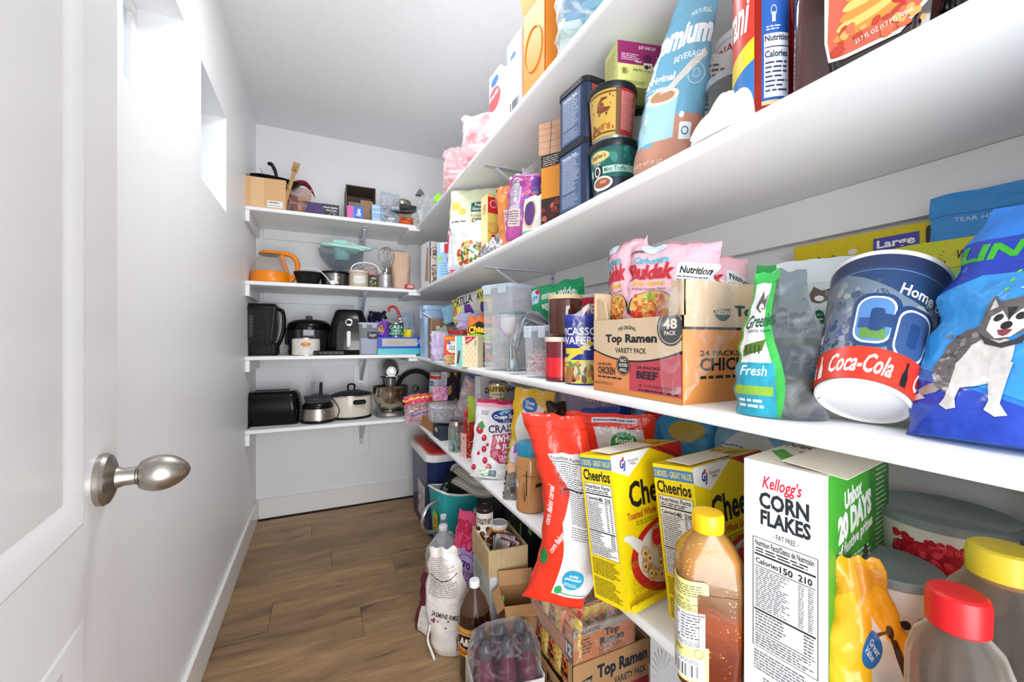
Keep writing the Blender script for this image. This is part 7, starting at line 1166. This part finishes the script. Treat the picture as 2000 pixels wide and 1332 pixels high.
r = thing('serving_platter', 'shiny black oval platter balanced at a tilt in front of the glass jar', 'platter'); MB().lathe([(0, .004), (.075, .004), (.10, .022), (.103, .022), (.078, 0), (0, 0)], mat('#141a2a', .12, coat=.8), 44, cap0=False, cap1=False, sy=.6).obj('platter', r, 40); put(r, .470, 2.625, z3+.098, 6, 36, -9)
r = bag('snack_bag', 'crumpled orange packet under the tilted black platter', 'bag', .10, .06, .07, '#d9602a', None, 'sack', 316, .012); put(r, .478, 2.625, z3, -10)
r = crumple('clear_bag', 'crinkled clear bag with ornament at the far end of the top shelves', .15, .17, .08, clear('#eef0f0', .22, '#e9ecec', .1, .7, 40, .35), .59, 2.47, z3, -25, 317)
r = thing('ornament', 'small grey glitter ornament with wire hook above the crinkled clear bag', 'ornament'); MB().lathe([(0, 0), (.03, .006), (.018, .03), (.006, .045), (0, .046)], mat('#8d8f8c', .4, .6, bump=1, bs=300), 16).obj('cone', r, 40); MB().tube(spl([(0, 0, .044), (.0, 0, .056), (-.006, 0, .062), (-.010, 0, .056)]), .0012, STEEL, 6).obj('hook', r); put(r, .55, 2.52, z3+.168)
# ================================================================ things on the floor under the lowest shelf
# drinks cooler
r = thing('drinks_cooler', 'dark blue and white drinks cooler with a red lid, in the far floor corner', 'cooler'); NB = plas('#1d2c5c', .35); b = MB()
b.loft([(0, .165, .235, .05), (.01, .17, .24, .055), (.40, .178, .248, .06), (.425, .182, .252, .06)], NB, 8); b.obj('body', r, 45); MB().loft([(.425, .190, .26, .065), (.445, .192, .262, .065), (.462, .186, .256, .065), (.464, .17, .24, .06)], plas('#e8e6e4', .35), 8).obj('lid_rim', r, 45)
MB().loft([(.460, .172, .242, .06), (.472, .168, .238, .06), (.478, .15, .22, .05)], plas('#cf2c1c', .35), 8).obj('lid', r, 45); a = Art(.9, 1); a.rect(0, 0, 1, 1, '#c9c5c8'); a.blobs(.05, .1, .95, .8, ['#8d7f86', '#e4e0e2', '#5a4a52'], 16, .05, .12); a.build(plane((-.1756, .03, .06), (0, -.18, 0), (0, 0, .20), (-1, 0, 0)), 'sticker', r)
b = MB(); b.lathe([(.036, 0), (.036, .006), (.030, .010), (0, .011)], plas('#e8e6e4'), 28, cap0=False, xf=T(-.02, -.251, .37) @ RX(90)); b.obj('hinge_cap', r); put(r, .715, 2.50, 0)
a = Art(.6, 2); a.rect(0, 0, 1, 1, '#26324f'); a.para(.1, .1, .9, .9, 9, '#b9c0cf', .5, .2)
r = carton('card_box', 'small navy printed box lying on the red cooler lid', 'box', .11, .26, .075, '#26324f', a, a); put(r, .665, 2.46, .479, 3)
# cool bag
r = thing('cool_bag', 'open teal insulated bag with silver loop handle standing before the cooler', 'bag'); TL = mat('#2aa5a8', .5, bump=.3, bs=40); b = MB()
def cb(q, z):
    a_ = 2*PI*q; sx = .155*(1+.18*z/.34); sy = .09*(1+.25*z/.34); x = sx*(abs(math.cos(a_))**.5)*(1 if math.cos(a_) >= 0 else -1); y = sy*(abs(math.sin(a_))**.5)*(1 if math.sin(a_) >= 0 else -1); return (x*(1+.05*math.sin(a_*3)), y*(1+.08*math.sin(a_*5+2)*z/.3), z+.015*math.sin(a_*2+1)*(z/.34))
b.rings([[cb(j/48, z) for j in range(48)] for z in (0, .08, .16, .24, .31, .335)], TL, True, False); b.rings([[tuple(Vector(cb(j/48, z))*.0+Vector((cb(j/48, z)[0]*.94, cb(j/48, z)[1]*.9, cb(j/48, z)[2]))) for j in range(48)] for z in (.335, .24, .05)], mat('#e3e6e8', .3, .4), False, True); b.obj('bag', r, 60)
MB().tube([cb(j/48, .337) for j in range(49)], .006, mat('#dfe3e6', .4), 6).obj('piping', r); MB().tube(spl([(-.165, -.05, .30), (-.23, -.06, .28), (-.26, -.07, .22), (-.24, -.075, .17), (-.185, -.08, .16)]), .009, mat('#c9cdd0', .2, .9), 8).obj('handle', r)
MB().tube(spl([(-.16, -.03, .33), (-.08, .02, .40), (.03, .04, .41), (.12, .0, .335)]), .008, BK2, 8, flat=.5).obj('strap', r)
a = Art(.6, 3); a.rrect(.1, .3, .9, .85, '#a8d23a', .2); a.ell(.5, .6, .25, .16, '#e0c23a'); a.ell(.4, .35, .18, .12, '#d8432c'); a.text('FUN', .25, .52, .75, .68, '#d8432c', .04); a.build(plane((-.174, .04, .06), (0, -.10, .0), (0, 0, .2), (-1, 0, 0)), 'picture', r); put(r, .70, 2.085, 0, 4)
r = bag('black_pouch', 'black fabric pouch stuffed into the top of the teal cool bag', 'bag', .22, .17, .10, '#0c0c0e', None, 'sack', 401, .016, m=mat('#0c0c0e', .85, bump=.5, bs=60)); put(r, .71, 2.09, .225, -20)
# water jugs and bottles
JM = clear('#f2f5f7', .34, '#dfe6ea', .15, .3, 30, .12)
def jug(name, label, x, y, s, rz, z=0):
    r = thing(name, label, 'jug'); MB().loft([(0, .05, .05, .02), (.006, .06, .06, .025), (.12, .066, .066, .03), (.15, .062, .062, .035), (.19, .04, .04, .035), (.215, .02, .02, .02), (.235, .018, .018, .018)], JM, 6).obj('jug', r, 50)
    MB().tube(spl([(.05, 0, .12), (.058, 0, .16), (.045, 0, .195), (.02, 0, .205)]), .009, JM, 8).obj('handle', r); MB().lathe([(.019, .228), (.0195, .231), (.0195, .247), (.017, .250), (0, .250)], plas('#eef0f2', .3), 24, cap0=False).obj('cap', r, 40); return put(r, x, y, z, rz, s=s)
jug('water_jug', 'clear plastic gallon jug standing in front on the floor', .508, 1.845, 1.02, 20); jug('water_jug', 'clear plastic gallon jug behind the front jug', .632, 1.885, 1.0, 70, .0)
def wbottle(x, y, lab, h=.235):
    r = thing('water_bottle', lab, 'bottle', 'water bottles by the cool bag'); MB().lathe([(.026, 0), (.031, .005), (.031, h*.62), (.026, h*.75), (.013, h*.92), (.0125, h*.95)], clear('#e6ebf2', .14, '#dfe6f0', .06), 22).obj('bottle', r, 50); MB().lathe([(.0145, h*.93), (.015, h*.94), (.015, h), (0, h+.001)], plas('#e9ecef', .3), 18, cap0=False).obj('cap', r, 40)
    a = Art(2, 1); a.rect(0, 0, 1, 1, '#4a6fae'); a.rect(0, .4, 1, .6, '#e9edf4'); a.build(cyl([(.031, 0), (.031, 1)])(240, .06, .11), 'label', r, 16, 1); return put(r, x, y, 0, -40)
wbottle(.535, 1.94, 'small clear water bottle at the aisle side, left of the jugs', .26); wbottle(.70, 1.93, 'second small water bottle, behind the front jug', .265); wbottle(.548, 2.055-.10+.08, 'small water bottle against the teal cool bag', .28) if False else None
wbottle(.67, 1.79, 'small water bottle hidden furthest under the shelf by the jugs', .30)
# popcorn bag
a = Art(.6, 402); a.rect(0, 0, 1, 1, '#e84a7c'); a.poly([(0, 0), (1, 0), (1, .56), (.5, .62), (0, .5)], '#b79ae0'); a.text('SKINNY\nPOP', .05, .56, .98, .90, '#c21f4a', .05); a.text('SKINNY', .06, .79, .96, .91, '#c21f4a', .05); a.ell(.5, .36, .28, .17, '#c9b2ea'); a.ring(.5, .36, .28, .07, '#7a56b8'); a.text('70', .38, .34, .62, .44, '#5a349a', .04); a.text('CALORIES\nPER CUP', .3, .24, .7, .32, '#5a349a', .02); a.ell(.2, .5, .1, .05, '#f0e3b8'); a.blobs(.08, .44, .3, .55, ['#f4ecd0', '#e0c98a'], 10, .03, .05); a.ell(.7, .08, .25, .06, '#9a7fd0')
r = bag('popcorn_bag', 'pink and lilac popcorn bag leaning behind the rice sack', 'bag', .20, .335, .08, '#e84a7c', a, 'pillow', 403, .007); put(r, .575, 1.715, .001, -52, -6, 7)
# printed carton, crate on it
a = Art(1, 404); a.rect(0, 0, 1, 1, '#dfe2dc'); a.para(.08, .7, .6, .92, 6, '#5a5f5a', .45, .12); a.blobs(.2, .1, .9, .6, ['#6fa04a', '#e8e8e0', '#8a6fb8', '#4a4f4a'], 36, .03, .08); a.rect(.64, .1, .9, .5, '#eef0ec')
r = carton('drinks_carton', 'white and green printed drinks carton under the wooden crate', 'box', .15, .215, .255, '#dfe2dc', None, a); put(r, .627, 1.462, 0, -4)
r = thing('wooden_crate', 'open pale wooden crate holding jars and silver packets', 'crate'); PL = mat('#cbb084', .6, bump=.25, bs=30, stretch=(6, 1, 1), var=.10); w, d, h, t = .152, .22, .094, .009
MB().box(0, 0, t/2, w-2*t, d-2*t, t, PL).obj('bottom_board', r)
for nm, q in (('side_board', (-w/2+t/2, 0, h/2, t, d, h)), ('side_board', (w/2-t/2, 0, h/2, t, d, h)), ('end_board', (0, -d/2+t/2, h/2, w-2*t, t, h)), ('end_board', (0, d/2-t/2, h/2, w-2*t, t, h))): MB().box(*q, PL, .001).obj(nm, r)
put(r, .622, 1.462, .256, -4)
a = Art(.8, 405); a.rect(0, 0, 1, 1, '#e9e3da'); a.rect(0, .0, .22, 1, '#e8701f'); a.blobs(.3, .1, .95, .6, ['#5a2f1c', '#7a4628', '#3a1a10', '#b58a5a'], 26, .05, .1); a.text('creamer', .3, .7, .95, .84, '#5a2f1c', .02)
r = can('coffee_jar', 'tall orange and white coffee creamer jar with dark brown cap, in the crate', .033, .175, '#e9e3da', a, 190, lidcol='#2a1c16', cat='jar'); put(r, .588, 1.523, .266, -55)
a = Art(1, 406); a.rect(0, 0, 1, 1, '#3a2a22'); a.rect(0, .84, 1, .94, '#e08a2c'); a.rrect(.4, .2, .8, .7, '#dfe0dc', .05); a.para(.45, .25, .75, .65, 6, '#6a6a66', .4, .3)
r = can('coffee_jar', 'short dark jar with white screw cap and orange band, in the crate', .034, .110, '#3a2a22', a, 190, lidcol='#e6e4e0', cat='jar'); put(r, .640, 1.505, .266, -45)
for i in range(9):
    m = [mat('#b9b5b3', .25, .7, bump=.5, bs=60), mat('#7a4a52', .3, .3), mat('#cfcac6', .3, .5)][i % 3]
    r = thing('drink_sachet', ['silver', 'maroon', 'pale grey'][i % 3]+' drink sachet in the wooden crate, '+['nearest', 'middle', 'farthest'][i//3]+' of its colour', 'sachet', 'silver sachets in the crate'); b = MB(); b.loft([(0, .034, .002, .001), (.01, .034, .005, .003), (.08, .034, .005, .003), (.092, .034, .001, .0005)], m, 2); b.obj('sachet', r, 50); put(r, .60+.0125*(i % 5)*.9, 1.385+.0085*i, .268, -70+6*(i % 3), -16, 20*((i % 3)-1)*.5)
# rice sack
a = Art(.42, 407); a.rect(0, 0, 1, 1, '#ddd6cf'); a.para(.12, .56, .88, .92, 20, '#5a4f4c', .3, .07); a.poly([(.1, .74), (.5, .70), (.9, .76), (.9, .77), (.5, .71), (.1, .75)], '#4a403e')
for i in range(15): a.rect(.14+i*.05, .60+.02*(i % 3), .145+i*.05, .70, '#5a4f4c')
a.text('JASMINE RICE', .22, .36, .8, .42, '#3a3230', .02, 0, -14); a.blobs(.2, .28, .8, .4, ['#7a4a3a', '#5a4238'], 7, .02, .04); a.bars(.72, .06, .92, .2, '#3a3230', 14, False)
r = bag('rice_sack', 'white cloth rice sack with black print, standing at the aisle side', 'sack', .15, .37, .10, '#ddd6cf', a, 'stand', 408, .008, 9, m=mat('#ddd6cf', .75, bump=.5, bs=120), prof=lambda v: .9+.25*math.sin(PI*min(1, v*1.1))-.25*v*v); put(r, .428, 1.435, .001, -35, 5, -4)
b = MB(); b.tube(spl([(-.05, -.055, .12), (-.062, -.06, .07), (-.05, -.065, .03), (-.04, -.07, .005)]), .004, mat('#e3ddd6', .8), 6); b.obj('drawstring', r)
a = Art(.5, 409); a.rect(0, 0, 1, 1, '#5e1428'); a.poly([(.2, 0), (.6, 0), (.5, .5), (.3, .45)], '#d9d4cf')
r = bag('snack_bag', 'dark maroon bag slumped on the floor beneath the white rice sack', 'bag', .14, .20, .05, '#5e1428', a, 'stand', 410, .008); put(r, .368, 1.54, .001, -60, -10)
# root beer bottle
pf = [(.042, .002), (.050, .012), (.052, .03), (.051, .09), (.053, .10), (.053, .19), (.052, .20), (.048, .225), (.03, .268), (.015, .293), (.0145, .305)]
RB = mat('#2a120b', .08, coat=1); r = thing('soda_bottle', 'two litre bottle of dark root beer with orange label and white cap', 'bottle'); MB().lathe(pf[:8], RB, 44).obj('root_beer', r, 50); MB().lathe([(.0485, .225), (.0305, .268), (.0155, .293), (.015, .305)], clear('#8a6a58', .25, '#9a7a68', .05), 44, cap0=False, cap1=False).obj('bottle_neck', r, 50)
MB().lathe([(.0165, .298), (.017, .300), (.017, .316), (.015, .319), (0, .319)], plas('#efefee', .3), 28, cap0=False).obj('cap', r, 40); a = Art(1.6, 411); a.rect(0, 0, 1, 1, '#c8852f'); a.rect(0, .86, 1, .94, '#e0a85a'); a.rect(0, 0, 1, .24, '#e07a1c'); a.ell(.34, .52, .24, .26, '#e9e2d6'); a.ell(.34, .52, .225, .24, '#2e1810'); a.text('A&W', .20, .38, .52, .66, '#f0e6d6', .05, .15); a.text('Root Beer', .18, .10, .6, .20, '#3a1c10', .01, .2)
a.build(cyl(pf)(230, .10, .19), 'label', r, 40, 1, .0008); put(r, .455, 1.272, 0, -10)
# open cardboard box
r = openbox('cardboard_box', 'tall open brown cardboard box with flaps up, left of the ramen cartons', 'box', .125, .12, .235, '#a87a4c', (('F', .045, 100), ('L', .03, 130), ('R', .05, 15), ('B', .05, 10)), '#b98a5a', .004, front=(lambda a: (a.para(.2, .1, .8, .22, 2, '#5a3f26', .4, .3), a)[-1])(Art(.5, 412)), left=(lambda a: (a.para(.15, .3, .85, .75, 6, '#6a4a2c', .25, .3), a)[-1])(Art(.5, 413))); put(r, .612, 1.262, 0, -14)
r = thing('green_tag', 'small bright green tab on the flap of the open cardboard box', 'tag'); MB().box(0, 0, .011, .004, .012, .02, plas('#3fc04a'), .002).obj('tab', r); put(r, .546, 1.245, .236, -14)
# bottled drink pack
r = thing('drink_pack_tray', 'white tray around shrink wrapped dark purple drink bottles on the floor', 'tray'); w, d = .20, .135; b = MB(); m = card('#dcd8d4'); b.box(0, 0, .002, w, d, .004, m)
for q in ((-w/2, 0, .003, d), (w/2, 0, .003, d)): b.box(q[0], 0, .075, .003, d, .15, m)
for y in (-d/2, d/2): b.box(0, y, .07, w, .003, .14, m)
b.obj('tray', r, 20); a = Art(1.5, 414); a.text('PRO', .12, .3, .95, .9, '#2a2a30', .05); a.build(plane((-w/2-.0016, d/2, .045), (0, -d, 0), (0, 0, .09), (-1, 0, 0)), 'side_print', r)
B = Bag(w*1.0, .255, d*1.0, 'sack', 5, .01); b = MB(); rs = []
for z, k in ((.05, 1.0), (.14, 1.0), (.20, .97), (.235, .9), (.25, .7)): rs.append([((w/2+.004)*k*(abs(math.cos(2*PI*j/48))**.6)*(1 if math.cos(2*PI*j/48) >= 0 else -1)*(1+.04*math.sin(j*1.7)), (d/2+.004)*k*(abs(math.sin(2*PI*j/48))**.6)*(1 if math.sin(2*PI*j/48) >= 0 else -1)*(1+.04*math.cos(j*2.1)), z) for j in range(48)])
b.rings(rs, clear('#f4f2f6', .0, '#f6f2f6', .05, .12, 30, .10), False, True); b.obj('shrink_wrap', r, 60); put(r, .487, 1.105, 0, -8)
PR = mat('#5a1230', .12, coat=.8)
first = None
for i in range(3):
    for j in range(2):
        r2 = thing('drink_bottle', ['left', 'middle', 'right'][i]+' bottle in the '+['aisle side', 'wall side'][1-j if False else (0 if j == 0 else 1)]+' row, dark purple drink in the white tray', 'bottle', 'dark drink bottles in the white tray')
        if first is None:
            MB().lathe([(.026, 0), (.030, .006), (.029, .05), (.031, .09), (.029, .15), (.02, .19), (.015, .205)], PR, 28).obj('bottle', r2, 50); MB().lathe([(.0175, .203), (.019, .206), (.019, .225), (.012, .232), (.010, .243), (0, .243)], plas('#4a4a50', .3), 24, cap0=False).obj('cap', r2, 40); first = r2
        else:
            for c in first.children: q = c.copy(); COL.objects.link(q); q.parent = r2
        put(r2, .487+(-.063+.063*i)*math.cos(math.radians(-8))-(-.032+.064*j)*math.sin(math.radians(-8)), 1.105+(-.063+.063*i)*math.sin(math.radians(-8))+(-.032+.064*j)*math.cos(math.radians(-8)), .0045, -8)
# ramen cartons: open 48 pack below, shrink wrapped chicken tray on top
ORD = ['first', 'second', 'third', 'fourth', 'fifth']
def pk(name, n, X, Y, Z, dx, dy, dz, w, h, d, rz, grp, rx=0):
    base = thing(name, 'orange chicken ramen packets showing in the '+grp, 'noodle pack', 'ramen packets in the '+grp); A = Art(w/h, 9); A.rect(0, 0, 1, 1, '#df7a3c'); A.rect(.62, 0, 1, 1, '#d9b85a'); A.blobs(.64, 0, 1, 1, ['#e9cf8a', '#c9a03c', '#f0dca0', '#b98a2c'], 50, .03, .06); A.rect(0, .75, .6, 1, '#e8905a'); A.text('Top\nRamen', .05, .38, .62, .84, '#1c1a22', .05); A.text('CHICKEN', .1, .16, .6, .3, '#f0d9c4', .04); A.ell(.5, .88, .08, None, '#c9322c')
    B = Bag(w, h, d, 'pillow', 7, .003, 24); B.body(film('#df7a3c'), base, 'packet', 10, 12); B.art(A, base, nu=10, nv=12)
    for i in range(n):
        o = base if i == 0 else thing(name, base['label'], 'noodle pack', base['group'])
        if i:
            for c in base.children: q = c.copy(); COL.objects.link(q); q.parent = o
        o['label'] = 'orange ramen packet, '+ORD[i]+' '+grp; o['group'] = 'ramen packets in the '+grp.split(' in the ')[-1]
        put(o, X+dx*i, Y+dy*i, Z+dz*i, rz+(i % 3-1)*2, rx)
x0, y0, w, d, h = .625, .95, .27, .255, .205
r = thing('noodle_carton', 'big brown noodle carton on the floor with cut away side', 'box'); m = card('#bd9468'); b = MB(); t = .004
b.box(0, 0, t/2, w, d, t, m); b.box(0, -d/2+t/2, h/2, w, t, h, m); b.box(0, d/2-t/2, h/2, w, t, h, m); b.box(w/2-t/2, 0, h/2, t, d, h, m); b.box(-w/2+t/2, 0, .055, t, d, .11, m); b.box(-w/2+t/2, -d/2+.012, h/2, t, .024, h, m); b.obj('carton', r, 25)
a = Art(w/h, 420); a.rect(0, 0, 1, 1, '#bd9468'); a.rect(0, 0, 1, .45, '#c06a35'); a.rect(.48, 0, 1, .47, '#a5283a'); a.text('Top Ramen', .30, .66, .98, .90, '#2c3440', .05); a.text('VARIETY PACK', .52, .54, .96, .64, '#2c3440', .02); a.poly([(.08, .76), (.24, .80), (.22, .66), (.15, .62), (.10, .66)], '#2c3440'); a.text('NISSIN', .10, .69, .22, .76, '#d9b88a', .02); a.ell(.38, .40, .10, None, '#22252a'); a.ring(.38, .40, .09, .06, '#d9b88a'); a.ell(.75, .3, .14, .13, '#2f5a6a'); a.ell(.7, .3, .08, .08, '#3f8a9a'); a.rect(0, .45, .48, .47, '#22252a')
a.build(plane((-w/2, -d/2, 0), (w, 0, 0), (0, 0, h), (0, -1, 0)), 'front_print', r); a = Art(d/.11, 421); a.rect(0, 0, 1, .55, '#c06a35'); a.text('Top Ramen', .1, .5, .9, .86, '#2c3440', .04); a.poly([(0, .48), (.5, .42), (1, .48), (1, .54), (.5, .48), (0, .54)], '#22252a'); a.build(plane((-w/2, d/2, 0), (0, -d, 0), (0, 0, .11), (-1, 0, 0)), 'side_print', r); put(r, x0+w/2, y0+d/2, 0)
pk('noodle_packet', 3, x0+.026, y0+.208, .095, 0, -.078, 0, .085, .105, .03, -90, 'from the far end in the floor carton')
r = thing('noodle_tray', 'shrink wrapped tray of 12 orange chicken ramen packs on top of the floor carton', 'tray'); w2, d2, h2 = .215, .245, .075; b = MB(); m = card('#c27440'); b.box(0, 0, .002, w2, d2, .004, m); b.box(0, -d2/2+.002, .046, w2, .004, .092, m); b.box(0, d2/2-.002, .046, w2, .004, .092, m); b.box(w2/2-.002, 0, h2/2, .004, d2, h2, m); b.box(-w2/2+.002, 0, .02, .004, d2, .04, m); b.box(-w2/2+.002, -d2/2+.02, .046, .004, .04, .092, m); b.obj('tray', r, 25)
a = Art(w2/.092, 422); a.rect(0, 0, 1, 1, '#bf6f3c'); a.rect(0, .78, 1, 1, '#9a8f85'); a.text('70662-01092', .03, .82, .42, .95, '#2a2622', .02); a.text('Top\nRamen', .42, .30, .82, .78, '#1f1c22', .06); a.text('CHICKEN', .40, .12, .78, .28, '#5a3426', .03); a.para(.1, .2, .3, .7, 5, '#5a2f1c', .5, .4); a.para(.4, .03, .9, .09, 1, '#5a3426', .5, .1, False)
a.build(plane((-w2/2, -d2/2, 0), (w2, 0, 0), (0, 0, .092), (0, -1, 0)), 'front_print', r); a = Art(1, 423); a.rect(0, 0, 1, 1, '#2b2624'); a.text('12', .12, .2, .88, .85, '#d9cfc4', .05); a.build(plane((-w2/2, -d2/2+.042, .004), (0, -.04, 0), (0, 0, .05), (-1, 0, 0)), 'badge', r)
TX, TY, TZ = x0+w2/2+.004, y0+d2/2+.005, h+.001
b = MB(); W_2, D_2 = w2/2+.003, d2/2+.003
b.grid(lambda u, v: (-W_2-.003*abs(wv((u*4, v*4, 1), 1)), D_2-2*D_2*u, .002+.125*v), 12, 8, CW); b.grid(lambda u, v: (-W_2+2*W_2*u, -D_2-.003*abs(wv((u*4, v*4, 4), 1)), .002+.10*v), 12, 8, CW); b.grid(lambda u, v: (-W_2+2*W_2*u, -D_2+2*D_2*v, (.128 if v > .02 else .10)+.008*wv((u*4, v*4, 7), 1)-.02*(1-min(1, u*9))), 12, 14, CW); b.obj('shrink_wrap', r, 60); put(r, TX, TY, TZ)
pk('noodle_packet', 3, TX-w2/2+.022, TY+.075, TZ+.006, 0, -.080, 0, .088, .112, .03, -90, 'from the far end in the front of the tray')
pk('noodle_packet', 5, TX-w2/2+.058, TY-.05, TZ+.006, .034, .0, 0, .11, .108, .028, -8, 'from the left in the near row in the tray', 10)
pk('noodle_packet', 4, TX-w2/2+.075, TY+.06, TZ+.006, .034, .0, 0, .11, .108, .028, -8, 'from the left in the far row in the tray', 10)
# patterned carton and dark things under the shelf
a = Art(.7, 430); a.rect(0, 0, 1, 1, '#d5dae0'); 
for x, y, q in ((.3, .75, .26), (.62, .5, .2), (.15, .42, .16), (.75, .85, .14), (.35, .2, .14)):
    for k in range(18): an = k*PI/9; a.poly([(x+q*.3*math.cos(an), y+q*.3*.7*math.sin(an)), (x+q*math.cos(an)-.004, y+q*.7*math.sin(an)), (x+q*math.cos(an)+.006, y+q*.7*math.sin(an)+.004)], '#2f3f58')
a.poly([(.4, .3), (.7, .34), (.66, .2), (.42, .16)], '#c22f38'); a.poly([(.42, .12), (.66, .15), (.64, .1), (.43, .08)], '#3f5fa8')
r = carton('patterned_carton', 'white carton printed with blue fireworks, under the shelf right of the ramen cartons', 'box', .13, .14, .36, '#d5dae0', a, a); put(r, .835, .74, 0, 4)
r = carton('cardboard_box', 'plain brown cardboard box standing deep under the shelf behind the ramen', 'box', .12, .10, .42, '#a3744a'); put(r, .815, 1.30, 0, 6)
a = Art(.8, 431); a.rect(0, 0, 1, 1, '#17191a'); a.blobs(0, 0, 1, 1, ['#5f9a3c', '#2f5a2c', '#7fb04a', '#1f3a22'], 26, .04, .1); a.poly([(.1, .9), (.5, .95), (.9, .86), (.5, .9)], '#7a4aa0')
r = carton('patterned_carton', 'tall black carton with green leaf pattern behind the wooden crate', 'box', .13, .16, .40, '#17191a', a, a, ch=.003); put(r, .82, 1.62, 0, 2)
# striped seat cushions
ST = bpy.data.materials.new('striped_cloth'); ST.use_nodes = True; nt = ST.node_tree; wv_ = nt.nodes.new('ShaderNodeTexWave'); wv_.inputs['Scale'].default_value = 42; wv_.inputs['Distortion'].default_value = .6; tc = nt.nodes.new('ShaderNodeTexCoord'); nt.links.new(tc.outputs['Object'], wv_.inputs[0]); cr = nt.nodes.new('ShaderNodeValToRGB'); cr.color_ramp.elements[0].color = lin('#8c877c'); cr.color_ramp.elements[0].position = .35; cr.color_ramp.elements[1].color = lin('#d2ccbd'); cr.color_ramp.elements[1].position = .5; nt.links.new(wv_.outputs[0], cr.inputs[0]); nt.links.new(cr.outputs[0], nt.nodes['Principled BSDF'].inputs['Base Color']); nt.nodes['Principled BSDF'].inputs['Roughness'].default_value = .85
def cushion(lab, x, y, z, rz, s=1):
    r = thing('seat_cushion', lab, 'cushion', None); MB().loft([(.0, .10, .10, .05), (.006, .135, .135, .05), (.02, .148, .148, .055), (.034, .135, .135, .05), (.042, .10, .10, .05), (.045, .04, .04, .04)], ST, 8).obj('cushion', r, 60); MB().tube([((.149*s_*(1 if True else 1)), y_, .02) for s_, y_ in []] or [(.1*math.cos(q)*1.42 if False else .15*max(-1, min(1, 1.25*math.cos(q))), .15*max(-1, min(1, 1.25*math.sin(q))), .02) for q in [2*PI*i/40 for i in range(41)]], .003, mat('#8c877c', .8), 6).obj('piping', r); return put(r, x, y, z, rz)
cushion('striped cream and grey seat cushion, lower of two under the shelf', .735, 1.835, .403, 12); cushion('striped cream and grey seat cushion, upper of two under the shelf', .735, 1.83, .449, 4)
r = carton('storage_box', 'dark plain box holding up the striped cushions', 'box', .18, .2, .40, '#2a2c2e'); put(r, .805, 1.86, 0)
